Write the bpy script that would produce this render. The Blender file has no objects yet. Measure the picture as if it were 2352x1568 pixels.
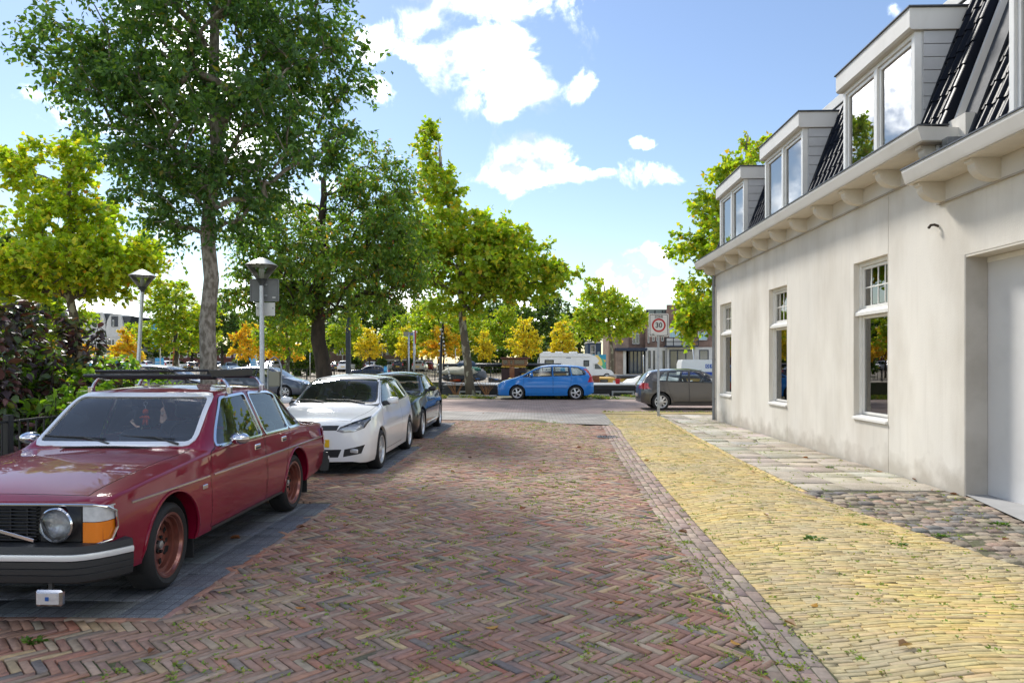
import bpy, bmesh, math, random
import numpy as np
from mathutils import Vector, Matrix
random.seed(7); RNG = np.random.default_rng(11)
SC = bpy.context.scene
COL = SC.collection
R = math.radians
# ------------------------------------------------------------------ camera
F, CX, HY, CAMH, YAW = 1575.0, 1176.0, 834.0, 1.65, R(1.6)      # pixels of a 2352 x 1568 picture
cam = bpy.data.cameras.new('camera'); camo = bpy.data.objects.new('camera', cam); COL.objects.link(camo)
camo.location = (0, 0, CAMH); camo.rotation_euler = (R(90), 0, YAW)
cam.sensor_width = 36; cam.lens = 36*F/2352; cam.shift_y = (HY-784)/2352
cam.clip_start = 0.05; cam.clip_end = 3000
SC.camera = camo
CS, SN = math.cos(YAW), math.sin(YAW)
def c2w(xc, yc): return (xc*CS-yc*SN, xc*SN+yc*CS)
def G(px, py, z=0.0):                     # the point at height z that a pixel of the photograph looks at
    d = F*(CAMH-z)/(py-HY); x, y = c2w((px-CX)/F*d, d); return Vector((x, y, z))
def D(px, d, z=0.0):                      # the point at depth d and height z below a pixel column
    x, y = c2w((px-CX)/F*d, d); return Vector((x, y, z))
def HZ(py, d): return CAMH+(HY-py)*d/F    # height of a pixel row at depth d
def proj(x, y, z):
    xc, yc = x*CS+y*SN, -x*SN+y*CS
    return CX+F*xc/yc, HY-F*(z-CAMH)/yc, yc
# ------------------------------------------------------------------ light
SUN_AZ, SUN_EL = R(30), R(43)             # azimuth to the left of the street's direction
sdir = Vector((-math.sin(SUN_AZ)*math.cos(SUN_EL), math.cos(SUN_AZ)*math.cos(SUN_EL), math.sin(SUN_EL)))
sl = bpy.data.lights.new('sun', 'SUN'); sl.energy = 1.35; sl.angle = R(10); sl.color = (1, .955, .88)
so = bpy.data.objects.new('sun', sl); COL.objects.link(so); so.rotation_euler = sdir.to_track_quat('Z', 'Y').to_euler(); so.location = (-20, 40, 40)
SC.view_settings.view_transform = 'Standard'; SC.view_settings.look = 'None'
SC.view_settings.exposure = 1.75; SC.view_settings.gamma = 1.0; SC.view_settings.use_curve_mapping = False
SC.cycles.max_bounces = 8; SC.cycles.transparent_max_bounces = 12; SC.cycles.diffuse_bounces = 3; SC.cycles.glossy_bounces = 3
SC.cycles.caustics_reflective = False; SC.cycles.caustics_refractive = False
SC.cycles.use_denoising = True
W = bpy.data.worlds.new('World'); SC.world = W; W.use_nodes = True
def world():
    nt = W.node_tree; N = nt.nodes; L = nt.links; N.clear()
    def nd(t, **k):
        n = N.new(t)
        for a, b in k.items(): setattr(n, a, b)
        return n
    def m(op, a, b=None, c=None):
        n = nd('ShaderNodeMath', operation=op)
        for i, v in enumerate((a, b, c)):
            if v is None: continue
            if isinstance(v, (int, float)): n.inputs[i].default_value = v
            else: L.new(v, n.inputs[i])
        return n.outputs[0]
    sky = nd('ShaderNodeTexSky', sky_type='NISHITA'); sky.sun_disc = False
    sky.sun_elevation = SUN_EL; sky.sun_rotation = -SUN_AZ
    sky.air_density = 1.25; sky.dust_density = 0.15; sky.ozone_density = 2.2
    tc = nd('ShaderNodeTexCoord'); sep = nd('ShaderNodeSeparateXYZ'); L.new(tc.outputs['Generated'], sep.inputs[0])
    x, y, z = sep.outputs
    yy = m('MAXIMUM', y, .08); u = m('DIVIDE', x, yy); v = m('DIVIDE', z, yy)
    field = None
    # the clouds over the street and three added for reflections: centre and half size of each puff as directions
    puffs = [(1115, 20, 200, 100), (1215, 20, 140, 80), (1075, 120, 170, 95), (1175, 160, 150, 90), (1240, 205, 90, 42), (985, 50, 110, 55), (1130, 90, 190, 110),
             (1145, 262, 45, 18), (1215, 375, 85, 62), (1290, 405, 135, 42), (1165, 410, 75, 36), (1385, 395, 42, 14),
             (1475, 328, 26, 15), (1500, 590, 60, 24), (1480, 640, 120, 45), (840, 90, 60, 60), (850, 200, 50, 26), (800, 40, 60, 30),
             (2050, 20, 24, 20), (430, 190, 270, 190), (570, 330, 130, 95), (670, 470, 130, 85), (230, 745, 380, 55), (560, 700, 130, 50), (950, 690, 130, 40), (1230, 720, 150, 40)]  # the three puffs behind the left trees are added to whiten the dormer panes
    for px, py, rx, ry in puffs:
        a = D(px, 1.0); k = 1.0/a.y
        u0, v0 = a.x*k, (HY-py)/F*k; ru, rv = rx/F, ry/F
        du = m('DIVIDE', m('SUBTRACT', u, u0), ru); dv = m('DIVIDE', m('SUBTRACT', v, v0), rv)
        e = m('SUBTRACT', 1.0, m('SQRT', m('ADD', m('MULTIPLY', du, du), m('MULTIPLY', dv, dv))))
        field = e if field is None else m('MAXIMUM', field, e)
    ahead = m('GREATER_THAN', y, .1)
    field = m('ADD', m('MULTIPLY', m('MAXIMUM', field, -1.2), ahead), m('MULTIPLY', m('SUBTRACT', 1.0, ahead), -1.2))
    # broken cumulus over the unseen rest of the sky, thickened for more ambient light
    zz = m('ADD', m('MAXIMUM', z, 0.0), .16); cmb = nd('ShaderNodeCombineXYZ')
    L.new(m('DIVIDE', x, zz), cmb.inputs[0]); L.new(m('DIVIDE', y, zz), cmb.inputs[1])
    n0 = nd('ShaderNodeTexNoise', noise_dimensions='3D'); n0.inputs['Scale'].default_value = .62; n0.inputs['Detail'].default_value = 4
    mp = nd('ShaderNodeMapping'); mp.inputs['Location'].default_value = (3.3, 8.1, 2.0); L.new(cmb.outputs[0], mp.inputs[0]); L.new(mp.outputs[0], n0.inputs['Vector'])
    g = m('MULTIPLY', m('SUBTRACT', n0.outputs[0], .51), 4.5)
    behind = m('SUBTRACT', 1.0, m('GREATER_THAN', y, .35))
    field = m('MAXIMUM', field, m('SUBTRACT', g, m('MULTIPLY', m('SUBTRACT', 1.0, behind), 2.2)))
    n1 = nd('ShaderNodeTexNoise'); n1.inputs['Scale'].default_value = 11; n1.inputs['Detail'].default_value = 12; n1.inputs['Roughness'].default_value = .60
    n1.inputs['Distortion'].default_value = .35
    L.new(tc.outputs['Generated'], n1.inputs['Vector'])
    dens = m('ADD', m('MULTIPLY', field, .85), m('MULTIPLY', m('SUBTRACT', n1.outputs[0], .49), 5.2))
    mr = nd('ShaderNodeMapRange', interpolation_type='SMOOTHSTEP'); L.new(dens, mr.inputs[0]); mr.inputs[1].default_value = -.05; mr.inputs[2].default_value = 1.35
    n2 = nd('ShaderNodeTexNoise'); n2.inputs['Scale'].default_value = 14; n2.inputs['Detail'].default_value = 6; L.new(tc.outputs['Generated'], n2.inputs['Vector'])
    cr = nd('ShaderNodeValToRGB'); L.new(n2.outputs[0], cr.inputs[0])
    cr.color_ramp.elements[0].position = .36; cr.color_ramp.elements[0].color = (.125, .14, .16, 1)
    cr.color_ramp.elements[1].position = .62; cr.color_ramp.elements[1].color = (1, 1, 1, 1)
    b1 = nd('ShaderNodeBackground'); b1.inputs[1].default_value = .047; hs = nd('ShaderNodeHueSaturation'); hs.inputs['Hue'].default_value = .507; hs.inputs['Saturation'].default_value = 1.0; L.new(sky.outputs[0], hs.inputs['Color']); L.new(hs.outputs[0], b1.inputs[0])
    b2 = nd('ShaderNodeBackground'); b2.inputs[1].default_value = 2.1; L.new(cr.outputs[0], b2.inputs[0])
    mx = nd('ShaderNodeMixShader'); L.new(mr.outputs[0], mx.inputs[0]); L.new(b1.outputs[0], mx.inputs[1]); L.new(b2.outputs[0], mx.inputs[2])
    out = nd('ShaderNodeOutputWorld'); L.new(mx.outputs[0], out.inputs[0])
world()
# ------------------------------------------------------------------ materials
def mat(name, col=(.5, .5, .5), rough=.6, metal=0., col2=None, nscale=3., lo=.35, hi=.65, detail=6., bump=0., bscale=40., coat=0., src=None,
        var=0., vscale=6., spec=.5, stretch=None, alpha=None, speck=None, emit=None):
    M = bpy.data.materials.new(name); M.use_nodes = True; nt = M.node_tree; N = nt.nodes; L = nt.links
    P = N['Principled BSDF']; P.inputs['Roughness'].default_value = rough; P.inputs['Metallic'].default_value = metal
    P.inputs['Specular IOR Level'].default_value = spec
    if coat: P.inputs['Coat Weight'].default_value = coat; P.inputs['Coat Roughness'].default_value = .03
    tc = N.new('ShaderNodeTexCoord'); vec = tc.outputs['Object']
    if src == 'obj' or stretch:
        mp = N.new('ShaderNodeMapping'); L.new(vec, mp.inputs[0])
        if stretch: mp.inputs['Scale'].default_value = stretch
        vec = mp.outputs[0]
        if src == 'obj':
            oi = N.new('ShaderNodeObjectInfo'); ad = N.new('ShaderNodeVectorMath'); ad.operation = 'ADD'
            L.new(oi.outputs['Location'], ad.inputs[0]); L.new(mp.outputs[0], ad.inputs[1]); vec = ad.outputs[0]
    def noise(s, d=6., r=.55):
        n = N.new('ShaderNodeTexNoise'); n.inputs['Scale'].default_value = s; n.inputs['Detail'].default_value = d; n.inputs['Roughness'].default_value = r
        L.new(vec, n.inputs['Vector']); return n.outputs[0]
    def mix(fac, a, b, mode='MIX'):
        n = N.new('ShaderNodeMix'); n.data_type = 'RGBA'; n.blend_type = mode
        for s, v in ((n.inputs[0], fac), (n.inputs[6], a), (n.inputs[7], b)):
            if isinstance(v, (int, float)): s.default_value = v
            elif isinstance(v, tuple): s.default_value = (*v[:3], 1)
            else: L.new(v, s)
        return n.outputs[2]
    def ramp(f, a, b):
        n = N.new('ShaderNodeMapRange'); L.new(f, n.inputs[0]); n.inputs[1].default_value = a; n.inputs[2].default_value = b; return n.outputs[0]
    if src == 'attr':
        a = N.new('ShaderNodeAttribute'); a.attribute_name = 'Col'; c = a.outputs['Color']
    elif src == 'obj': c = oi.outputs['Color']
    else: c = tuple(col)
    if col2 is not None: c = mix(ramp(noise(nscale, detail), lo, hi), c, tuple(col2))
    if speck: c = mix(ramp(noise(speck[0], 2), speck[1], speck[1]+.06), c, tuple(speck[2]))
    if var: c = mix(1.0, c, mix(ramp(noise(vscale, 5), .25, .75), (1-var,)*3, (1+var,)*3), 'MULTIPLY')
    if isinstance(c, tuple): P.inputs['Base Color'].default_value = (*c, 1)
    else: L.new(c, P.inputs['Base Color'])
    if bump:
        b = N.new('ShaderNodeBump'); b.inputs['Strength'].default_value = bump; b.inputs['Distance'].default_value = .01
        L.new(noise(bscale, 4), b.inputs['Height']); L.new(b.outputs[0], P.inputs['Normal'])
    if emit: P.inputs['Emission Color'].default_value = (*emit[0], 1); P.inputs['Emission Strength'].default_value = emit[1]
    return M
def glassmat(name, tint=(.75, .82, .8), ior=1.5, rough=0., refl=(1, 1, 1), refl_haze=0.0):
    M = bpy.data.materials.new(name); M.use_nodes = True; nt = M.node_tree; N = nt.nodes; L = nt.links; N.clear()
    o = N.new('ShaderNodeOutputMaterial'); t = N.new('ShaderNodeBsdfTransparent'); t.inputs[0].default_value = (*tint, 1)
    g = N.new('ShaderNodeBsdfGlossy'); g.inputs[0].default_value = (*refl, 1); g.inputs[1].default_value = rough
    fr = N.new('ShaderNodeFresnel'); fr.inputs[0].default_value = ior; mx = N.new('ShaderNodeMixShader')
    L.new(fr.outputs[0], mx.inputs[0]); L.new(t.outputs[0], mx.inputs[1]); L.new(g.outputs[0], mx.inputs[2])
    last = mx
    if refl_haze:  # pale diffuse veil standing in for sky reflection on the glass
        d = N.new('ShaderNodeBsdfDiffuse'); d.inputs[0].default_value = (.5, .5, .48, 1); m2 = N.new('ShaderNodeMixShader'); m2.inputs[0].default_value = refl_haze
        L.new(mx.outputs[0], m2.inputs[1]); L.new(d.outputs[0], m2.inputs[2]); last = m2
    L.new(last.outputs[0], o.inputs[0]); return M
def leafmat(name, trans=.45, rough=.45, gain=1.35, spec=.35):
    M = bpy.data.materials.new(name); M.use_nodes = True; nt = M.node_tree; N = nt.nodes; L = nt.links
    P = N['Principled BSDF']; P.inputs['Roughness'].default_value = rough; P.inputs['Specular IOR Level'].default_value = spec
    a = N.new('ShaderNodeAttribute'); a.attribute_name = 'Col'; L.new(a.outputs['Color'], P.inputs['Base Color'])
    h = N.new('ShaderNodeMix'); h.data_type = 'RGBA'; h.blend_type = 'MULTIPLY'; h.inputs[0].default_value = 1
    L.new(a.outputs['Color'], h.inputs[6]); h.inputs[7].default_value = (gain*1.25, gain*1.3, gain*.35, 1)
    t = N.new('ShaderNodeBsdfTranslucent'); L.new(h.outputs[2], t.inputs[0])
    mx = N.new('ShaderNodeMixShader'); mx.inputs[0].default_value = trans
    L.new(P.outputs[0], mx.inputs[1]); L.new(t.outputs[0], mx.inputs[2]); L.new(mx.outputs[0], N['Material Output'].inputs[0]); return M
# ------------------------------------------------------------------ objects
def tag(o, label=None, cat=None, group=None, kind=None):
    if label: o['label'] = label
    if cat: o['category'] = cat
    if group: o['group'] = group
    if kind: o['kind'] = kind
    return o
def link(name, me, parent=None, loc=(0, 0, 0), rot=(0, 0, 0)):
    o = bpy.data.objects.new(name, me); COL.objects.link(o); o.location = loc; o.rotation_euler = rot
    if parent is not None: o.parent = parent
    return o
def thing(name, label, cat, loc=(0, 0, 0), rz=0., group=None):
    return tag(link(name, None, None, loc, (0, 0, rz)), label, cat, group)
def kids(o): return [c for c in COL.objects if c.parent is o]
def copy_tree(o, parent=None, kidmap=None):
    if kidmap is None:
        kidmap = {}
        for c in COL.objects:
            if c.parent is not None: kidmap.setdefault(c.parent.name, []).append(c)
    c = o.copy(); COL.objects.link(c); c.parent = parent
    for ch in kidmap.get(o.name, []): copy_tree(ch, c, kidmap)
    return c
class MB:
    """collects faces for one mesh"""
    def __init__(s): s.v = []; s.f = []; s.m = []
    def add(s, vs, fs, mi=0):
        n = len(s.v); s.v += [tuple(p) for p in vs]; s.f += [tuple(i+n for i in f) for f in fs]; s.m += [mi]*len(fs); return s
    def box(s, x0, x1, y0, y1, z0, z1, c=0., mi=0, M=None):
        if x0 > x1: x0, x1 = x1, x0
        if y0 > y1: y0, y1 = y1, y0
        if z0 > z1: z0, z1 = z1, z0
        if c <= 0:
            vs = [(x, y, z) for z in (z0, z1) for (x, y) in ((x0, y0), (x1, y0), (x1, y1), (x0, y1))]
            fs = [(3, 2, 1, 0), (4, 5, 6, 7), (0, 1, 5, 4), (1, 2, 6, 5), (2, 3, 7, 6), (3, 0, 4, 7)]
        else:
            c = min(c, (x1-x0)*.49, (y1-y0)*.49, (z1-z0)*.49); vs = []; idx = {}
            for sx in (0, 1):
                for sy in (0, 1):
                    for sz in (0, 1):
                        X, Y, Z = (x0, x1)[sx], (y0, y1)[sy], (z0, z1)[sz]; dx, dy, dz = (c, -c)[sx], (c, -c)[sy], (c, -c)[sz]
                        for k, p in enumerate(((X, Y+dy, Z+dz), (X+dx, Y, Z+dz), (X+dx, Y+dy, Z))): idx[sx, sy, sz, k] = len(vs); vs.append(p)
            I = lambda a, b, d, k: idx[a, b, d, k]
            fs = []
            for sx in (0, 1): q = [I(sx, 0, 0, 0), I(sx, 1, 0, 0), I(sx, 1, 1, 0), I(sx, 0, 1, 0)]; fs.append(q if sx else q[::-1])
            for sy in (0, 1): q = [I(0, sy, 0, 1), I(1, sy, 0, 1), I(1, sy, 1, 1), I(0, sy, 1, 1)]; fs.append(q[::-1] if sy else q)
            for sz in (0, 1): q = [I(0, 0, sz, 2), I(1, 0, sz, 2), I(1, 1, sz, 2), I(0, 1, sz, 2)]; fs.append(q if sz else q[::-1])
            for a in (0, 1):
                for b in (0, 1):
                    q = [I(0, a, b, 1), I(1, a, b, 1), I(1, a, b, 2), I(0, a, b, 2)]; fs.append(q if a == b else q[::-1])
                    q = [I(a, 0, b, 0), I(a, 1, b, 0), I(a, 1, b, 2), I(a, 0, b, 2)]; fs.append(q[::-1] if a == b else q)
                    q = [I(a, b, 0, 0), I(a, b, 1, 0), I(a, b, 1, 1), I(a, b, 0, 1)]; fs.append(q if a == b else q[::-1])
                    for d in (0, 1):
                        t = [I(a, b, d, 0), I(a, b, d, 1), I(a, b, d, 2)]; fs.append(t if (a+b+d) % 2 else t[::-1])
        if M is not None: vs = [M @ Vector(p) for p in vs]
        return s.add(vs, fs, mi)
    def tube(s, pts, rad, n=6, caps=True, mi=0):
        pts = [Vector(p) for p in pts]; k = len(pts)
        if not hasattr(rad, '__len__'): rad = [rad]*k
        up = Vector((0, 0, 1)); vs = []; px = None
        for i, p in enumerate(pts):
            d = (pts[min(i+1, k-1)]-pts[max(i-1, 0)])
            d = d.normalized() if d.length > 1e-9 else up
            if px is None: px = d.cross(Vector((1, 0, 0)) if abs(d.x) < .8 else Vector((0, 1, 0)))
            px = (px-d*px.dot(d)); px = px.normalized() if px.length > 1e-6 else d.orthogonal().normalized()
            q = d.cross(px)
            for j in range(n):
                a = 2*math.pi*j/n; vs.append(p+(px*math.cos(a)+q*math.sin(a))*rad[i])
        fs = [(i*n+j, i*n+(j+1) % n, (i+1)*n+(j+1) % n, (i+1)*n+j) for i in range(k-1) for j in range(n)]
        if caps: fs += [tuple(range(n))[::-1], tuple((k-1)*n+j for j in range(n))]
        return s.add(vs, fs, mi)
    def lathe(s, prof, n=24, axis='z', c=(0, 0, 0), mi=0, close=False):
        vs = []; m = len(prof)
        for j in range(n):
            a = 2*math.pi*j/n; ca, sa = math.cos(a), math.sin(a)
            for r, h in prof:
                p = (r*ca, r*sa, h) if axis == 'z' else ((r*ca, h, r*sa) if axis == 'y' else (h, r*ca, r*sa))
                vs.append((p[0]+c[0], p[1]+c[1], p[2]+c[2]))
        fs = []
        for j in range(n):
            k = (j+1) % n
            for i in range(m-1 if not close else m):
                i2 = (i+1) % m; q = (j*m+i, k*m+i, k*m+i2, j*m+i2); fs.append(q[::-1] if axis == 'y' else q)
        return s.add(vs, fs, mi)
    def prism(s, poly, axis, a, b, mi=0):
        """poly: 2D outline; extruded from a to b along axis ('x': (y,z); 'y': (x,z); 'z': (x,y))"""
        put = {'x': lambda p, t: (t, p[0], p[1]), 'y': lambda p, t: (p[0], t, p[1]), 'z': lambda p, t: (p[0], p[1], t)}[axis]
        n = len(poly); vs = [put(p, a) for p in poly]+[put(p, b) for p in poly]
        ar = sum(poly[i][0]*poly[(i+1) % n][1]-poly[(i+1) % n][0]*poly[i][1] for i in range(n))
        flip = (ar > 0) != (b > a)
        if axis == 'y': flip = not flip
        fs = [tuple(range(n))[::-1], tuple(range(n, 2*n))]+[(i, (i+1) % n, n+(i+1) % n, n+i) for i in range(n)]
        if flip: fs = [f[::-1] for f in fs]
        return s.add(vs, fs, mi)
    def mesh(s, name, mats, smooth=False, angle=None):
        me = bpy.data.meshes.new(name); me.from_pydata(s.v, [], s.f)
        for m in (mats if isinstance(mats, (list, tuple)) else [mats]): me.materials.append(m)
        if len(me.materials) > 1: me.polygons.foreach_set('material_index', s.m)
        if smooth or angle: me.polygons.foreach_set('use_smooth', [True]*len(me.polygons))
        if angle: me.set_sharp_from_angle(angle=R(angle))
        me.update(); return me
    def build(s, name, mats, parent=None, smooth=False, angle=None, loc=(0, 0, 0), rot=(0, 0, 0)):
        return link(name, s.mesh(name, mats, smooth, angle), parent, loc, rot)
def npmesh(name, V, Fq, mats, cols=None, mi=None, smooth=False):
    """fast mesh from arrays; Fq is (n,3) or (n,4); cols is one rgb per vertex"""
    me = bpy.data.meshes.new(name); V = np.asarray(V, np.float32); Fq = np.asarray(Fq, np.int32); k = Fq.shape[1]
    me.vertices.add(len(V)); me.vertices.foreach_set('co', V.ravel())
    me.loops.add(Fq.size); me.loops.foreach_set('vertex_index', Fq.ravel())
    me.polygons.add(len(Fq)); me.polygons.foreach_set('loop_start', np.arange(0, Fq.size, k, dtype=np.int32))
    if cols is not None:
        a = me.attributes.new('Col', 'FLOAT_COLOR', 'POINT'); c = np.ones((len(V), 4), np.float32); c[:, :3] = cols; a.data.foreach_set('color', c.ravel())
    for m in (mats if isinstance(mats, (list, tuple)) else [mats]): me.materials.append(m)
    if mi is not None: me.polygons.foreach_set('material_index', np.asarray(mi, np.int32))
    if smooth: me.polygons.foreach_set('use_smooth', np.ones(len(Fq), bool))
    me.update(calc_edges=True); me.validate(); return me
def interp(pts, v): return float(np.interp(v, [p[0] for p in pts], [p[1] for p in pts]))
def textmesh(txt, size, ext=.001, bold=0.):
    cu = bpy.data.curves.new('lettering', 'FONT'); cu.body = txt; cu.size = size; cu.extrude = ext; cu.offset = bold; cu.align_x = 'CENTER'; cu.align_y = 'CENTER'
    o = bpy.data.objects.new('lettering', cu); COL.objects.link(o)
    me = bpy.data.meshes.new_from_object(o.evaluated_get(bpy.context.evaluated_depsgraph_get())); bpy.data.objects.remove(o); bpy.data.curves.remove(cu)
    me.materials.clear(); return me
# ================================================================== materials used everywhere
m_white = mat('white_paint', (.74, .73, .70), .45, col2=(.66, .64, .60), nscale=1.6, lo=.45, hi=.8)
m_black = mat('black_metal', (.012, .013, .016), .38, var=.2)
m_galv = mat('galvanised_steel', (.42, .43, .44), .42, .75, col2=(.30, .31, .33), nscale=9)
m_chrome = mat('chrome', (.72, .72, .74), .12, 1.)
m_rubber = mat('rubber', (.013, .013, .014), .75, bump=.2, bscale=60)
# ================================================================== ground
def gz(x, y):
    """height of the paving: worn hollows and humps of the old clinkers"""
    x = np.asarray(x, float); y = np.asarray(y, float)
    def sm(a, b, t): t = np.clip((t-a)/(b-a), 0, 1); return t*t*(3-2*t)
    road = .035*np.exp(-((x+.4)/1.5)**2)-.03*np.exp(-((x-1.55)/.35)**2)
    wav = .030*np.sin(y*1.45+.6*x+1.1)+.018*np.sin(y*2.9-1.3*x)+.012*np.sin(y*.7+2.1)
    yel = (wav+.03)*sm(1.75, 2.5, x)*(1-sm(3.1, 3.6, x))
    rr = (.010*np.sin(y*1.1+x*1.7)+.006*np.sin(y*2.3-x*2.2))*sm(-2.2, -1.6, x)*(1-sm(1.2, 1.7, x))
    return (road*sm(-2.35, -1.7, x)+yel+rr+.012*sm(3.3, 3.7, x))*(1-sm(18, 22, y))
XL = [(2, -2.42), (4.4, -2.40), (8, -2.33), (10, -2.24), (14, -2.16), (19, -2.08), (24, -2.0)]     # edge of the parking bays
XY = [(2, 1.60), (3.6, 1.62), (7.2, 1.72), (9.5, 1.80), (12.2, 1.92), (18, 2.22), (22.7, 2.36)]       # road gutter / yellow bricks
XS = [(2, 3.22), (4.7, 3.30), (8.3, 3.46), (11.6, 3.48), (15.3, 3.62), (21.6, 3.97), (24, 4.1)]         # yellow bricks / slabs
GUT = .36
xl = lambda y: np.interp(y, *zip(*XL)); xy_ = lambda y: np.interp(y, *zip(*XY)); xs = lambda y: np.interp(y, *zip(*XS))
m_sand = mat('joint_sand', (.14, .12, .09), .95, col2=(.085, .095, .035), nscale=2.6, lo=.4, hi=.62, bump=.6, bscale=90, var=.35, vscale=40)
m_earth = mat('earth_and_turf', (.075, .085, .032), .95, col2=(.12, .10, .06), nscale=.9, bump=.5, bscale=30)
def sheet(name, x0, x1, y0, y1, z, m, nx=1, ny=1, zf=None):
    X, Y = np.meshgrid(np.linspace(x0, x1, nx+1), np.linspace(y0, y1, ny+1)); Z = np.full_like(X, z)
    if zf: Z = Z+zf(X, Y)
    V = np.stack([X.ravel(), Y.ravel(), Z.ravel()], 1); I = np.arange((nx+1)*(ny+1)).reshape(ny+1, nx+1)
    Fq = np.stack([I[:-1, :-1].ravel(), I[:-1, 1:].ravel(), I[1:, 1:].ravel(), I[1:, :-1].ravel()], 1)
    return link(name, npmesh(name, V, Fq, m, smooth=True))
# terrain reaching the horizon with the harbour basin cut out of it
def ground():
    mb = MB(); far = 900
    mb.add([(-far, -60, -.06), (far, -60, -.06), (far, 34.3, -.06), (-far, 34.3, -.06)], [(0, 1, 2, 3)])
    ys = [(60, -.02), (80, .0), (95, .45), (140, .5), (2400, .5)]
    for (a, za), (b, zb) in zip(ys, ys[1:]): mb.add([(-far, a, za), (far, a, za), (far, b, zb), (-far, b, zb)], [(0, 1, 2, 3)])
    mb.add([(-far, 34.3, -.06), (far, 34.3, -.06), (far, 34.3, -2.2), (-far, 34.3, -2.2)], [(3, 2, 1, 0)])
    mb.add([(-far, 60, -.02), (far, 60, -.02), (far, 60, -2.2), (-far, 60, -2.2)], [(0, 1, 2, 3)])
    tag(mb.build('ground', m_earth), kind='structure')
ground()
def fargz(y): return float(np.interp(y, [60, 80, 95, 140], [-.02, 0, .45, .5]))
m_water = mat('canal_water', (.03, .05, .045), .06, spec=.6, bump=.35, bscale=3.)
tag(sheet('water', -300, 300, 34.3, 60, -1.05, m_water), kind='structure')
m_clink_far = mat('brown_clinkers', (.20, .135, .12), .85, col2=(.13, .10, .095), nscale=14, lo=.4, hi=.6, bump=.4, bscale=60, var=.25, vscale=1.2)
def brickmat(name, c1, c2, cm, scale, bw=.2, bh=.1, rough=.85, mortar=.012):
    M = bpy.data.materials.new(name); M.use_nodes = True; nt = M.node_tree; N = nt.nodes; L = nt.links; P = N['Principled BSDF']; P.inputs['Roughness'].default_value = rough
    tc = N.new('ShaderNodeTexCoord'); b = N.new('ShaderNodeTexBrick'); L.new(tc.outputs['UV'] if scale < 0 else tc.outputs['Object'], b.inputs['Vector'])
    b.inputs['Color1'].default_value = (*c1, 1); b.inputs['Color2'].default_value = (*c2, 1); b.inputs['Mortar'].default_value = (*cm, 1)
    b.inputs['Scale'].default_value = 1; b.inputs['Mortar Size'].default_value = mortar; b.inputs['Brick Width'].default_value = bw; b.inputs['Row Height'].default_value = bh
    n = N.new('ShaderNodeTexNoise'); n.inputs['Scale'].default_value = 1.3; n.inputs['Detail'].default_value = 7; L.new(tc.outputs['Object'], n.inputs['Vector'])
    mr = N.new('ShaderNodeMapRange'); L.new(n.outputs[0], mr.inputs[0]); mr.inputs[1].default_value = .3; mr.inputs[2].default_value = .7; mr.inputs[3].default_value = .72; mr.inputs[4].default_value = 1.25
    mx = N.new('ShaderNodeMix'); mx.data_type = 'RGBA'; mx.blend_type = 'MULTIPLY'; mx.inputs[0].default_value = 1
    L.new(b.outputs[0], mx.inputs[6]); L.new(mr.outputs[0], mx.inputs[7]); L.new(mx.outputs[2], P.inputs['Base Color'])
    bp = N.new('ShaderNodeBump'); bp.inputs['Strength'].default_value = .5; bp.inputs['Distance'].default_value = .006; L.new(b.outputs['Fac'], bp.inputs['Height']); bp.invert = True
    L.new(bp.outputs[0], P.inputs['Normal']); return M
m_cross = brickmat('quay_road_bricks', (.42, .29, .24), (.34, .24, .205), (.2, .16, .12), 1, .21, .105)
m_thresh = brickmat('grey_threshold_pavers', (.36, .325, .285), (.31, .285, .255), (.2, .18, .15), 1, .21, .105)
m_yfar = brickmat('yellow_bricks_far', (.50, .37, .15), (.43, .32, .13), (.2, .16, .07), 1, .165, .05, mortar=.008)
cr_ = sheet('quay_road', -120, 120, 22.3, 31.4, .0, m_cross); tag(cr_, kind='structure')
def polysheet(name, pts, z, m, kind='structure'):
    mb = MB(); mb.add([(x, y, z) for x, y in pts], [tuple(range(len(pts)))]); return tag(mb.build(name, m), kind=kind)
polysheet('road_threshold', [(-2.9, 20.1), (2.2, 18.3), (2.38, 22.2), (-3.2, 23.6)], .009, m_thresh)
m_kerb = mat('concrete_kerb', (.36, .34, .31), .85, col2=(.25, .24, .21), nscale=6, bump=.3, bscale=60)
# base sheet under the street paving (its surface is what shows in the joints)
st = tag(sheet('street', -2.6, 1.75, 1.6, 21.2, -.0075, m_sand, 30, 120, gz), kind='structure')
pv = tag(sheet('pavement', 1.45, 5.36, 1.6, 22.6, -.013, m_sand, 30, 120, gz), kind='structure')
polysheet('pavement_corner', [(2.36, 22.25), (9, 22.25), (9, 23.2), (2.36, 23.2)], .012, m_yfar)
polysheet('yard_left', [(-60, -2), (-2.3, -2), (-2.3, 22.4), (-60, 22.4)], -.045, mat('yard_clinkers', (.15, .12, .10), .9, col2=(.085, .09, .045), nscale=1.4, bump=.5, bscale=70))
polysheet('street_behind', [(-2.3, -40), (60, -40), (60, 1.7), (-2.3, 1.7)], -.03, mat('street_behind_clinkers', (.17, .13, .115), .9, col2=(.24, .18, .10), nscale=.5, bump=.4, bscale=60))
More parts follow.
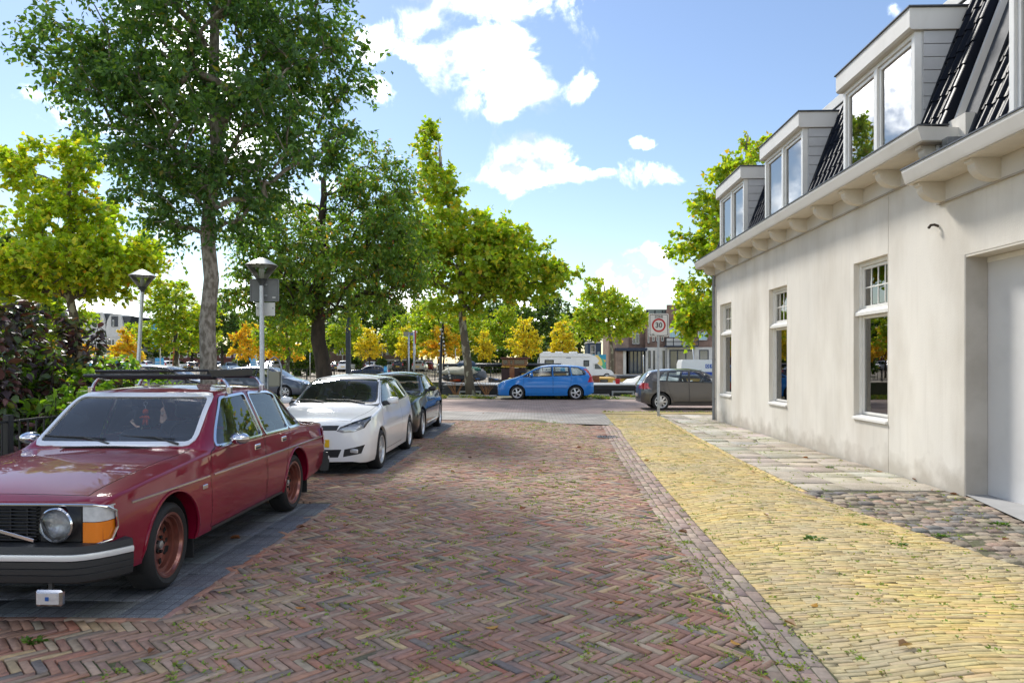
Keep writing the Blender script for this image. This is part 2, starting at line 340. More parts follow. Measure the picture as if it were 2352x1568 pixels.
# --- paving pieces
def tmpl(L_, W_, H_, c):
    """chamfered block template, top at z=0: 12 verts, 9 quads"""
    a, b = L_/2, W_/2; r = [(-1, -1), (1, -1), (1, 1), (-1, 1)]
    v = [(s*(a-c), t*(b-c), 0) for s, t in r]+[(s*a, t*b, -c*.8) for s, t in r]+[(s*a, t*b, -H_) for s, t in r]
    f = [(0, 1, 2, 3)]+[(4+i, 4+(i+1) % 4, (i+1) % 4, i) for i in range(4)]+[(8+i, 8+(i+1) % 4, 4+(i+1) % 4, 4+i) for i in range(4)]
    return np.array(v), np.array(f)
def pick(pal, n, rng, jit=.12):
    p = np.array([q[0] for q in pal], float); c = np.array([q[1] for q in pal], float)
    i = rng.choice(len(pal), n, p=p/p.sum()); k = c[i]*(1+rng.normal(0, jit, (n, 1)))*(1+rng.normal(0, .03, (n, 3))); return np.clip(k, .01, .9)
def lay(parent, name, X, Y, A, LW, H_, ch, pal, m_attr, m_obj, zof=None, nmax=300, jit=.004, dz=.0025, seed=1, bulkname='bricks', vj=.12):
    """lays blocks: the largest in the picture as objects of their own, the rest joined"""
    rng = np.random.default_rng(seed); n = len(X); X = np.array(X); Y = np.array(Y); A = np.array(A)
    LW = np.asarray(LW, float); LW = np.tile(LW, (n, 1)) if LW.ndim == 1 else LW
    C = pick(pal, n, rng, vj); dZ = rng.normal(0, dz, n)+(0 if zof is None else np.array(zof)); A = A+rng.normal(0, .012, n)
    LW = LW*(1+rng.normal(0, .012, (n, 2)))
    px, py, d = proj(X, Y, 0*X); vis = (px > -20) & (px < 2372) & (py < 1590) & (d > .5)
    key = np.where(vis, d, 1e6+d)
    single = set(np.argsort(key)[:nmax].tolist()) if nmax else set()
    single = {i for i in single if vis[i]}
    T, Fq = tmpl(1, 1, 1, 0); bulk = [i for i in range(n) if i not in single]
    vt = []
    base = []
    for k in range(8):
        v, f = tmpl(*LW.mean(0), H_, ch); v = v+rng.normal(0, jit, v.shape)*np.array([1, 1, .25]); v[8:, :2] = v[4:8, :2]; base.append((v, f))
    meshes = [npmesh(name, v, f, m_obj) for v, f in base]
    e = .06
    gx = (gz(X+e, Y)-gz(X-e, Y))/(2*e); gy = (gz(X, Y+e)-gz(X, Y-e))/(2*e); g0 = gz(X, Y)
    for i in sorted(single):
        o = link(name, meshes[i % 8], parent); z = float(g0[i]+dZ[i])
        nrm = Vector((-gx[i]+rng.normal(0, .012), -gy[i]+rng.normal(0, .012), 1)).normalized()
        q = Vector((0, 0, 1)).rotation_difference(nrm)
        o.rotation_euler = (q.to_matrix() @ Matrix.Rotation(A[i]+(math.pi if rng.random() < .5 else 0), 3, 'Z')).to_euler(); o.location = (X[i], Y[i], z)
        o.color = (*C[i], 1)
        mL = LW.mean(0); o.scale = (LW[i, 0]/mL[0], LW[i, 1]/mL[1], 1)
    if bulk:
        b = np.array(bulk); k = len(b); v0, f0 = tmpl(1, 1, H_, 0)
        Tm = np.tile(v0[None], (k, 1, 1)); Ls = LW[b]
        sx = np.sign(v0[:, 0])[None]; sy = np.sign(v0[:, 1])[None]; inset = np.where(np.arange(12) < 4, ch, 0)[None]
        Tm[:, :, 0] = sx*(Ls[:, :1]/2-inset); Tm[:, :, 1] = sy*(Ls[:, 1:]/2-inset); Tm[:, 4:8, 2] = -ch*.8
        J = rng.normal(0, jit, (k, 12, 2)); J[:, 8:] = J[:, 4:8]; Tm[:, :, :2] += J
        ca, sa = np.cos(A[b])[:, None], np.sin(A[b])[:, None]
        wx = X[b][:, None]+Tm[:, :, 0]*ca-Tm[:, :, 1]*sa; wy = Y[b][:, None]+Tm[:, :, 0]*sa+Tm[:, :, 1]*ca
        tilt = rng.normal(0, .008, (k, 2))
        wz = gz(wx, wy)+Tm[:, :, 2]+dZ[b][:, None]+(wx-X[b][:, None])*tilt[:, :1]+(wy-Y[b][:, None])*tilt[:, 1:]
        V = np.stack([wx, wy, wz], 2).reshape(-1, 3); FF = (f0[None]+(np.arange(k)*12)[:, None, None]).reshape(-1, 4)
        o = link(bulkname, npmesh(bulkname, V, FF, m_attr, np.repeat(C[b], 12, 0)), parent); tag(o, kind='stuff')
def bmats(name, rough=.8, bump=.2, bscale=120, var=.22, vscale=25, dirt=None):
    k = dict(rough=rough, bump=bump, bscale=bscale, var=var, vscale=vscale)
    if dirt: k.update(col2=dirt, nscale=.8, lo=.44, hi=.80)
    return mat(name+'_bulk', src='attr', **k), mat(name+'_piece', src='obj', **k)
PAL_ROAD = [(.42, (.315, .165, .115)), (.29, (.30, .185, .14)), (.07, (.42, .30, .165)), (.07, (.185, .155, .135)), (.04, (.37, .16, .10)), (.11, (.345, .26, .185))]
PAL_YEL = [(.6, (.56, .42, .165)), (.25, (.52, .40, .19)), (.15, (.60, .435, .145))]
PAL_GUT = [(.6, (.34, .235, .185)), (.25, (.29, .20, .17)), (.15, (.40, .31, .23))]
PAL_COB = [(.35, (.27, .215, .165)), (.25, (.165, .155, .145)), (.2, (.32, .23, .165)), (.2, (.37, .30, .21))]
ma, mo = bmats('clinker_brick', dirt=(.36, .275, .20))
def herring():
    Wb, n = .0515, 4; X, Y, A = [], [], []; N_ = 340
    s = 1/math.sqrt(2); y0 = 2.0
    for r in range(-N_, N_):
        for c in range(-N_, N_):
            t = (c-r) % 8
            if t == 0: a, b, ang = (c+2)*Wb, (r+.5)*Wb, 0
            elif t == 7: a, b, ang = (c+.5)*Wb, (r+2)*Wb, math.pi/2
            else: continue
            x, y = (a+b)*s, (b-a)*s+11
            if y < y0 or y > 20.2 or x < -5.2 or x > 2.3: continue
            yy = 20.0-(x+2.9)*.352 if True else 0
            if y > yy+.02: continue
            lim = -2.40 if y > 0 else 0
            L0 = float(xl(y))
            inbay = any(a0-.05 < y < a1+.05 for a0, a1 in BAYS)
            if x < (L0-.03 if inbay else -5.0): continue
            if x > float(xy_(y))-GUT+.04: continue
            X.append(x); Y.append(y); A.append(ang-math.pi/4)
    return X, Y, A
BAYS = [(4.38, 8.02), (10.18, 13.62), (15.05, 19.0)]
X, Y, A = herring()
zo = [-.006 if (x > float(xy_(y))-GUT-.02) else 0 for x, y in zip(X, Y)]
lay(st, 'brick', X, Y, A, (.199, .0460), .05, .003, PAL_ROAD, ma, mo, zo, 300, .0025, .0028, 3)
# gutter course of bricks laid lengthwise
ma, mo = bmats('gutter_brick', dirt=(.30, .27, .22))
X, Y, A = [], [], []
for k in range(4):
    y = 2.0+(.1 if k % 2 else 0)
    while y < 18.2:
        x = float(xy_(y))-GUT+.045+k*.09; sl_ = (float(xy_(y+.1))-float(xy_(y-.1)))/.2
        X.append(x); Y.append(y); A.append(math.pi/2-math.atan(sl_)); y += .205
lay(pv, 'gutter_brick', X, Y, A, (.196, .082), .05, .006, PAL_GUT, ma, mo, None, 300, .0025, .0025, 5, 'gutter_bricks')
# yellow bricks in courses across the pavement
ma, mo = bmats('yellow_brick', var=.2, dirt=(.40, .35, .25))
X, Y, A, LWs = [], [], [], []
y = 2.2; row = 0; rr = np.random.default_rng(21)
while y < 22.6:
    a, b = float(xy_(y))+.015, float(xs(y))-.02
    if y < 5.35: b = 5.3
    if 5.35 <= y < 8.75: b = float(np.interp(y, [5.35, 7.6, 8.75], [4.0, 3.62, 3.46]))
    x = a-.01; first = True
    while x < b:
        w = .160 if rr.random() > .1 else .08
        if first: w = (.16 if row % 2 else .08)+rr.uniform(-.02, .02); first = False
        xx = min(x+w, b); yw = y+.012*math.sin(x*2.1+y*.6)+.008*math.sin(x*5.3+y*1.7)
        if xx-x > .04: X.append((x+xx)/2); Y.append(yw); A.append(.04*math.cos(x*2.1+y*.6)); LWs.append((xx-x, .0342))
        x = xx+.008
    y += .0395; row += 1
lay(pv, 'yellow_brick', X, Y, A, LWs, .05, .0025, PAL_YEL, ma, mo, None, 300, .0018, .0018, 8, 'yellow_bricks', .075)
# edging course between yellow bricks and slabs
ma, mo = bmats('edging_brick', var=.2)
X, Y, A = [], [], []
for k in range(2):
    y = 8.9+k*.08
    while y < 22.4:
        X.append(float(xs(y))+.01+.05*k); Y.append(y); A.append(math.pi/2-.02); y += .172
lay(pv, 'edging_brick', X, Y, A, (.162, .04), .05, .004, PAL_YEL, ma, mo, None, 160, .002, .002, 9, 'edging_bricks')
X, Y, A = [], [], []
for y in np.arange(8.2, 8.95, .205): X.append(float(xs(y))+.02); Y.append(y); A.append(math.pi/2)
lay(pv, 'edging_brick', X, Y, A, (.196, .09), .05, .006, [(1, (.25, .15, .15))], ma, mo, None, 99, .002, .002, 10)
# aggregate concrete slabs along the house
PAL_SLAB = [(.5, (.46, .40, .32)), (.3, (.48, .44, .37)), (.2, (.42, .36, .285))]
k = dict(rough=.92, bump=1., bscale=75, var=.18, vscale=4, speck=(95, .58, (.62, .56, .47)), col2=(.30, .27, .17), nscale=1.7, lo=.45, hi=.75)
ma, mo = mat('aggregate_bulk', src='attr', **k), mat('aggregate_slab', src='obj', **k)
X, Y, A, LWs = [], [], [], []
y = 8.98; rr = np.random.default_rng(4)
while y < 22.2:
    a, b = float(xs(y))+.10, 5.34; w = .5; x = b if y < 20.4 else 9.0
    while x > a+.05:
        x0 = max(x-w*1.2, a)
        if x-x0 > .08: X.append((x+x0)/2); Y.append(y+.25); A.append(rr.normal(0, .006)); LWs.append((x-x0-.007, .493))
        x = x0-.004
    y += .5
lay(pv, 'slab', X, Y, A, LWs, .045, .006, PAL_SLAB, ma, mo, rr.normal(0, .003, len(X)), 300, .002, .002, 12)
# cobbles in front of the garage
ma, mo = bmats('cobble', bump=.6, bscale=70, var=.3, dirt=(.17, .15, .11))
X, Y, A, LWs = [], [], [], []
y = 5.42; row = 0; rr = np.random.default_rng(6)
while y < 8.93:
    a = float(np.interp(y, [5.35, 7.6, 8.75], [4.0, 3.63, 3.47])); b = float(np.interp(y, [5.3, 7.15, 8.64, 8.9], [4.62, 5.03, 5.34, 5.34]))
    x = a; first = True
    while x < b:
        w = rr.uniform(.125, .165) if not first or row % 2 else .08; first = False; X.append(x+w/2); Y.append(y+rr.normal(0, .006)); A.append(rr.normal(0, .05)); LWs.append((w-.012, .118)); x += w
    y += .13; row += 1
lay(pv, 'cobblestone', X, Y, A, LWs, .07, .016, PAL_COB, ma, mo, rr.normal(0, .006, len(X)), 300, .006, .005, 14, 'cobblestones')
# parking bays of dark grey scored tiles
def scored(name, src):
    M = mat(name, rough=.8, bump=.3, bscale=140, var=.25, vscale=5, src=src, speck=(160, .60, (.30, .31, .33)))
    nt = M.node_tree; N = nt.nodes; L = nt.links; P = N['Principled BSDF']; tc = N.new('ShaderNodeTexCoord')
    w = [None, None]
    for i, d in enumerate('XY'):
        t = N.new('ShaderNodeTexWave'); t.bands_direction = d; t.inputs['Scale'].default_value = 3.18; t.wave_profile = 'SIN'; L.new(tc.outputs['Object'], t.inputs[0])
        mr = N.new('ShaderNodeMapRange'); L.new(t.outputs[1], mr.inputs[0]); mr.inputs[1].default_value = .0; mr.inputs[2].default_value = .025; w[i] = mr.outputs[0]
    mu = N.new('ShaderNodeMath'); mu.operation = 'MULTIPLY'; L.new(w[0], mu.inputs[0]); L.new(w[1], mu.inputs[1])
    old = P.inputs['Base Color'].links[0].from_socket; mx = N.new('ShaderNodeMix'); mx.data_type = 'RGBA'; L.new(mu.outputs[0], mx.inputs[0])
    mx.inputs[6].default_value = (.05, .05, .055, 1); L.new(old, mx.inputs[7]); L.new(mx.outputs[2], P.inputs['Base Color'])
    return M
ma, mo = scored('bay_tile_bulk', 'attr'), scored('bay_tile', 'obj')
PAL_BAY = [(.7, (.105, .112, .128)), (.3, (.125, .128, .14))]
for (a, b), cl in zip(BAYS, ('burgundy saloon', 'white hatchback', 'black saloon')):
    bay = polysheet('parking_bay', [(-5.05, a), (float(xl(a)), a), (float(xl(b)), b), (-5.05, b)], -.028, m_sand)
    X, Y, A, LWs = [], [], [], []
    y = a+.15
    while y < b-.1:
        x = float(xl(y))-.15; 
        while x > -4.95: X.append(x); Y.append(y); A.append(0); LWs.append((.296, .296)); x -= .301
        y += .301
    lay(bay, 'tile', X, Y, A, LWs, .04, .003, PAL_BAY, ma, mo, [.004]*len(X), 300, .0008, .0012, 15, 'tiles')
    X, Y, A = [], [], []; y = a
    while y < b: X.append(float(xl(y))+.03); Y.append(y+.1); A.append(math.pi/2-.02); y += .203
    x = float(xl(a))-.1
    while x > -4.9: X.append(x); Y.append(a-.03); A.append(0); x -= .203
    lay(bay, 'edging_brick', X, Y, A, (.197, .05), .05, .005, PAL_ROAD, *bmats('bay_edging'), [.003]*len(X), 60, .002, .0015, 16)
# kerbs and verge on the quay side
vg = tag(sheet('verge', -120, 120, 31.4, 34.3, .015, m_earth, 1, 1), kind='structure')
m_verge = mat('verge_gravel', (.21, .18, .13), .95, col2=(.11, .12, .05), nscale=1.4, lo=.45, hi=.6, bump=.7, bscale=40)
vg.data.materials.clear(); vg.data.materials.append(m_verge)
# storm drain
dp = G(1395, 1002); dr = thing('storm_drain', 'cast iron storm drain grate set in the gutter strip beside yellow bricks', 'drain', (dp.x+.02, dp.y, float(gz(dp.x, dp.y))+.004))
mb = MB()
for s in (-1, 1): mb.box(-.25, .25, s*.16-.02, s*.16+.02, -.02, .012, .004); mb.box(s*.23-.02, s*.23+.02, -.14, .14, -.02, .012, .004)
mb.build('frame', m_black, dr)
me = MB().box(-.018, .018, -.14, .14, -.02, .008, .003).mesh('bar', m_black)
for i in range(7): link('bar', me, dr, (-.18+i*.06, 0, 0))
# ================================================================== the rendered corner house and its neighbour
WX = 5.365                                                   # face of the wall
def wallY(px, X=WX):
    t = (px-CX)/F; return X*(CS+t*SN)/(t*CS-SN)
m_render = mat('cement_render', (.755, .715, .64), .9, col2=(.58, .53, .45), nscale=1.25, lo=.44, hi=.80, bump=.35, bscale=100, var=.11, vscale=.8, stretch=(1, 1, .40), detail=9)
def splash(M):                                               # rain streaks and the dirty splash zone above the paving
    nt = M.node_tree; N = nt.nodes; L = nt.links; P = N['Principled BSDF']; tc = N.new('ShaderNodeTexCoord'); sp = N.new('ShaderNodeSeparateXYZ'); L.new(tc.outputs['Object'], sp.inputs[0])
    n = N.new('ShaderNodeTexNoise'); n.inputs['Scale'].default_value = 3.; n.inputs['Detail'].default_value = 8; L.new(tc.outputs['Object'], n.inputs['Vector'])
    a = N.new('ShaderNodeMath'); a.operation = 'MULTIPLY_ADD'; L.new(n.outputs[0], a.inputs[0]); a.inputs[1].default_value = -.9; L.new(sp.outputs[2], a.inputs[2])
    r = N.new('ShaderNodeMapRange'); L.new(a.outputs[0], r.inputs[0]); r.inputs[1].default_value = -.42; r.inputs[2].default_value = -.10; r.inputs[3].default_value = .75; r.inputs[4].default_value = 0
    mp = N.new('ShaderNodeMapping'); mp.inputs['Scale'].default_value = (1, 7, .35); L.new(tc.outputs['Object'], mp.inputs[0]); s2 = N.new('ShaderNodeTexNoise'); s2.inputs['Scale'].default_value = 1.6; s2.inputs['Detail'].default_value = 6; L.new(mp.outputs[0], s2.inputs['Vector'])
    r2 = N.new('ShaderNodeMapRange'); L.new(s2.outputs[0], r2.inputs[0]); r2.inputs[1].default_value = .54; r2.inputs[2].default_value = .74; r2.inputs[4].default_value = .14
    mxx = N.new('ShaderNodeMath'); mxx.operation = 'MAXIMUM'; L.new(r.outputs[0], mxx.inputs[0]); L.new(r2.outputs[0], mxx.inputs[1])
    old = P.inputs['Base Color'].links[0].from_socket; m = N.new('ShaderNodeMix'); m.data_type = 'RGBA'; L.new(mxx.outputs[0], m.inputs[0]); L.new(old, m.inputs[6]); m.inputs[7].default_value = (.44, .39, .32, 1); L.new(m.outputs[2], P.inputs['Base Color'])
splash(m_render)
m_reveal = mat('render_reveal_shade', (.50, .47, .43), .9, col2=(.40, .37, .33), nscale=2, bump=.2, bscale=130)  # shade of the garage jamb put into a darker copy of the render
m_frame = mat('window_frame_paint', (.80, .78, .73), .35, var=.05)
m_fascia = mat('fascia_paint', (.70, .675, .63), .5, col2=(.58, .55, .49), nscale=1.4, lo=.5, hi=.8, stretch=(1, 1, .5))
m_soffit = mat('soffit_paint', (.66, .61, .52), .6, var=.06)
m_board = mat('grey_weatherboard', (.60, .60, .60), .55, col2=(.52, .52, .52), nscale=2, var=.05)
m_zinc = mat('zinc', (.10, .105, .115), .45, .6, var=.2)
m_tile = mat('glazed_black_tile', (.008, .010, .016), .33, spec=.08, var=.3, vscale=4)
m_lead = mat('lead_flashing', (.040, .045, .055), .6, .0, bump=.5, bscale=14, var=.3, spec=.25)
m_pane = glassmat('window_pane', (.60, .64, .62), 2.7)
m_pane2 = glassmat('dormer_pane', (.97, .98, 1.), 3.6)
m_reflsheet = mat('white_reflection_sheet', (.82, .83, .84), .8)  # white of the sheet that imitates bright reflection in the dormer panes
m_room = mat('room_wall', (.42, .40, .36), .9)
m_curtain = mat('grey_curtain', (.55, .56, .57), .9, col2=(.40, .41, .42), nscale=12, stretch=(1, 1, .02))
m_garage = mat('white_garage_panel', (.66, .65, .635), .6, bump=.25, bscale=220, col2=(.57, .56, .545), nscale=2.0, lo=.5, hi=.9)
m_pipe = mat('grey_downpipe', (.22, .23, .245), .45, .3, var=.12)
YF = wallY(1640)                # far corner
YN = wallY(2215)                # garage jamb
JT = [wallY(2040), wallY(1808), wallY(1680)]
ZE = 4.46                       # underside of the box gutter
house = thing('corner_house', 'long pale rendered house with three dormers, black tiled mansard and garage bay', 'house', (WX, 14, 0))
H0 = Vector((WX, 14, 0))
def hb(mb, name, m, parent=None, angle=None):                # geometry given in world coordinates
    mb.v = [(x-H0.x, y-H0.y, z-H0.z) for x, y, z in mb.v]
    return mb.build(name, m, parent or house, angle=angle)
# --- wall panels with their window openings at the near end
def panel(y0, y1, z0, z1, hole, name='wall_panel', m=None, th=.30):
    mb = MB()
    if hole is None: mb.box(WX, WX+th, y0, y1, z0, z1)
    else:
        a, b, c, d = hole                                    # y range and z range of the opening
        mb.box(WX, WX+th, y0, y1, z0, c); mb.box(WX, WX+th, y0, y1, d, z1)
        if b < y1-.01: mb.box(WX, WX+th, b, y1, c, d)
        if a > y0+.01: mb.box(WX, WX+th, y0, a, c, d)
    return hb(mb, name, m or m_render)
WW, WZ0, WZ1 = 1.09, .72, 3.30
edges = [YN]+JT+[YF]
panel(YN, JT[0]-.009, -.03, 4.25, None)
for j in JT: mb = MB(); mb.box(WX+.018, WX+.06, j-.008, j+.003, 0, 4.25); hb(mb, 'joint_filler', mat('joint_filler', (.16, .15, .13), .9))
for k in range(3):
    a, b = JT[k]+.004, edges[k+2]-.004
    panel(a, b, -.03, 4.25, (a+.012, a+.012+WW, WZ0, WZ1))
mb = MB(); mb.box(WX+.02, WX+.3, YN+.01, YF-.01, 4.25, ZE+.3); hb(mb, 'wall_head', m_render)
mb = MB(); mb.box(WX+.31, 12, YF-.3, YF, -.03, 4.6); hb(mb, 'end_wall', m_render)
# --- ground floor windows
def window(y0):
    y1 = y0+WW; f0 = WX+.085; fw = .065
    mb = MB()
    mb.box(f0, f0+.09, y0, y0+fw, WZ0, WZ1, .006); mb.box(f0, f0+.09, y1-fw, y1, WZ0, WZ1, .006)
    mb.box(f0, f0+.088, y0+fw, y1-fw, WZ1-fw, WZ1, .006); mb.box(f0, f0+.088, y0+fw, y1-fw, WZ0+.02, WZ0+fw+.02, .006)
    w = hb(mb, 'window', m_frame)
    mb = MB(); mb.prism([(WX-.035, WZ0+.012), (f0+.09, WZ0+.012), (f0+.09, WZ0+.085), (f0-.01, WZ0+.085), (WX-.035, WZ0+.045)], 'y', y0+.002, y1-.002); hb(mb, 'sill', m_frame, w)
    tz = 2.46
    mb = MB(); mb.prism([(WX+.02, tz-.03), (f0+.087, tz-.03), (f0+.087, tz+.075), (f0-.005, tz+.075), (WX+.02, tz+.02)], 'y', y0+.004, y1-.004); hb(mb, 'transom', m_frame, w)
    def sash(za, zb):
        mb = MB(); s = .048; g = f0+.03
        mb.box(g, g+.05, y0+fw+.006, y0+fw+s, za, zb, .005); mb.box(g, g+.05, y1-fw-s, y1-fw-.006, za, zb, .005)
        mb.box(g, g+.048, y0+fw+s, y1-fw-s, za, za+s, .005); mb.box(g, g+.048, y0+fw+s, y1-fw-s, zb-s, zb, .005); hb(mb, 'sash', m_frame, w)
        return y0+fw+s, y1-fw-s, za+s, zb-s, g+.025
    a, b, c, d, g = sash(WZ0+fw+.024, tz-.034)
    mb = MB(); mb.box(g, g+.006, a, b, c, d); hb(mb, 'pane', m_pane, w)
    a, b, c, d, g = sash(tz+.08, WZ1-fw-.004)
    for k in range(1, 4): mb = MB(); yy = a+(b-a)*k/4; mb.box(g-.012, g+.012, yy-.011, yy+.011, c, d, .003); hb(mb, 'glazing_bar', m_frame, w)
    mb = MB(); zz = (c+d)/2; mb.box(g-.010, g+.010, a, b, zz-.011, zz+.011, .003); hb(mb, 'glazing_bar', m_frame, w)
    for k in range(4):
        for j in range(2):
            q = (b-a)/4; h = (d-c)/2; mb = MB(); mb.box(g-.002, g+.003, a+k*q+.011, a+(k+1)*q-.011, c+j*h+.011, c+(j+1)*h-.011); hb(mb, 'pane', m_pane, w)
    mb = MB()
    ys = np.linspace(y0+.55, y1+.3, 24)
    mb.add([(WX+.30+.02*(-1)**i, y, z) for i, y in enumerate(ys) for z in (WZ0-.1, WZ1+.1)], [(2*i, 2*i+2, 2*i+3, 2*i+1) for i in range(23)]); hb(mb, 'curtain', m_curtain, w)
for k in range(3): window(JT[k]+.016)
mb = MB(); mb.add([(WX+3.2, YN+.1, 0), (WX+3.2, YF-.35, 0), (WX+3.2, YF-.35, 4.3), (WX+3.2, YN+.1, 4.3)], [(0, 1, 2, 3)])
mb.add([(WX+.31, YN+.1, .05), (WX+3.2, YN+.1, .05), (WX+3.2, YF-.35, .05), (WX+.31, YF-.35, .05)], [(0, 1, 2, 3)]); mb.add([(WX+.31, YN+.1, 4.2), (WX+3.2, YN+.1, 4.2), (WX+3.2, YF-.35, 4.2), (WX+.31, YF-.35, 4.2)], [(0, 3, 2, 1)])
hb(mb, 'room', m_room)
# --- eaves: frieze, box gutter, corbels
def eaves(root_hb, y0, y1, ze, far_end=False):
    o = .435
    mb = MB(); mb.box(WX-.03, WX+.02, y0, y1+(.02 if far_end else 0), ze-.25, ze-.002, .004); root_hb(mb, 'frieze', m_fascia)
    mb = MB(); mb.box(WX-.036, WX-.004, y0, y1, ze-.272, ze-.252); root_hb(mb, 'frieze_bead', m_reveal)  # thin bead in a darker tone along the frieze's lower edge
    e = y1+(.38 if far_end else 0)
    mb = MB(); mb.prism([(WX-o, ze), (WX+.05, ze), (WX+.05, ze+.16), (WX-o-.05, ze+.185), (WX-o-.05, ze+.15), (WX-o-.012, ze+.03)], 'y', y0, e); g = root_hb(mb, 'gutter', m_fascia)
    mb = MB(); mb.box(WX-o+.012, WX-.032, y0+.012, e-.012, ze-.012, ze-.001); root_hb(mb, 'soffit', m_soffit)
    mb = MB(); mb.box(WX-o-.064, WX-.1, y0-.012, e+.012, ze+.187, ze+.203); root_hb(mb, 'gutter_lip', m_zinc)
    t = .265
    arc = [(WX-.03-.05-.25*math.sin(a), ze-.013-.055-.19*math.cos(a)) for a in np.linspace(0, math.pi/2, 8)]
    prof = [(WX-.03, ze-.013), (WX-.03-.335, ze-.013), (WX-.03-.335, ze-.05), (WX-.03-.30, ze-.068)]+arc[::-1]+[(WX-.03, ze-.013-.245)]
    mbp = MB(); mbp.prism([(x-WX, z) for x, z in prof], 'y', -.065, .065); me = mbp.mesh('corbel', m_soffit)
    n = max(1, int((y1-y0)/1.08)); sp = (y1-y0-.35)/max(1, n)
    for i in range(n+1): c = link('corbel', me, root_hb.root, (0, y0+.22+i*sp-root_hb.y, 0))
class HB:
    def __init__(s, root, o): s.root = root; s.o = o; s.y = o.y
    def __call__(s, mb, name, m, parent=None, angle=None):
        mb.v = [(x-s.o.x, y-s.o.y, z-s.o.z) for x, y, z in mb.v]; return mb.build(name, m, parent or s.root, angle=angle)
hh = HB(house, H0)
Y1E = wallY(2113, WX-.46)
eaves(hh, Y1E, YF, ZE, True)
# --- mansard roof slope
RX0, RZ0, RX1, RZ1 = WX-.02, ZE+.17, WX+.83, ZE+2.42
def roofx(z, dz=0): return RX0+(z-RZ0-dz)/(RZ1-RZ0)*(RX1-RX0)
def roofslab(hbx, y0, y1, dz, far_hip=False, gaps=()):
    mb = MB(); P_ = lambda y, z: (roofx(z, dz)+.03, y, z); cuts = [y0]
    for a, b in sorted(gaps): cuts += [a, b]
    cuts += [y1]; ztop, zd = RZ1+dz, DZT+dz-.05
    for k in range(0, len(cuts), 2):
        a, b = cuts[k], cuts[k+1]; last = far_hip and k == len(cuts)-2; h = .85 if last else 0
        mb.add([P_(a, RZ0+dz-.02), P_(b, RZ0+dz-.02), P_(b-h*.8, zd), P_(a, zd)], [(3, 2, 1, 0)])
    e = y1-(.85 if far_hip else 0); mb.add([P_(y0, zd), P_(e+.1, zd), P_(e, ztop), P_(y0, ztop)], [(3, 2, 1, 0)])
    if far_hip: mb.add([P_(y1, RZ0+dz-.02), (12, y1, RZ0+dz-.02), (12, y1-.85, ztop), P_(y1-.85, ztop)], [(0, 1, 2, 3)])
    mb.add([P_(y0, ztop), P_(e, ztop), (12, e, ztop), (12, y0, ztop)], [(3, 2, 1, 0)])
    return hbx(mb, 'roof', m_zinc)
DZT = 6.60
DR = [(wallY(px), wallY(px)+2.2) for px in (2100, 1843, 1708)]
roofslab(hh, Y1E+.3, YF+.1, 0, True, DR)
TW, TL = .215, .315
slopeang = math.atan2(RZ1-RZ0, RX1-RX0); slen = math.hypot(RZ1-RZ0, RX1-RX0)
def tilemesh():
    # local: u along the eaves (+y), v up the slope, w out of the slope
    prof = [(0.0, .0), (.02, .022), (.04, .040), (.065, .046), (.09, .040), (.11, .018), (.135, .004), (.175, .0), (.222, .006)]
    mb = MB(); vs = []; n = len(prof)
    for v, lift in ((-.02, .026), (TL+.03, .004)):
        for u, w in prof: vs.append((u, v, w+lift))
    for u, w in prof: vs.append((u, -.02, w+.010))
    fs = [(i, i+1, n+i+1, n+i) for i in range(n-1)]+[(2*n+i, 2*n+i+1, i+1, i) for i in range(n-1)]
    # to the slope frame: x = -w*sin + v*cos , z = v*sin + w*cos
    sx, cx = math.sin(slopeang), math.cos(slopeang)
    mb.add([(v*cx-w*sx, u, v*sx+w*cx) for u, v, w in vs], fs)
    return mb.mesh('roof_tile', m_tile, smooth=True, angle=60)
TM = tilemesh()
def tiles(root, o, y0, y1, dz, cut=None, rows=7):
    ny = max(1, int(round((y1-y0)/TW))); tw = (y1-y0)/ny
    for r in range(rows):
        v = .02+r*TL
        for i in range(ny):
            y = y0+i*tw
            if cut and not cut(y+tw/2, v): continue
            x, z = RX0+v*math.cos(slopeang), RZ0+dz+v*math.sin(slopeang)
            t = link('roof_tile', TM, root, (x-o.x, y-o.y, z-o.z)); t.scale = (1, tw/TW, 1)
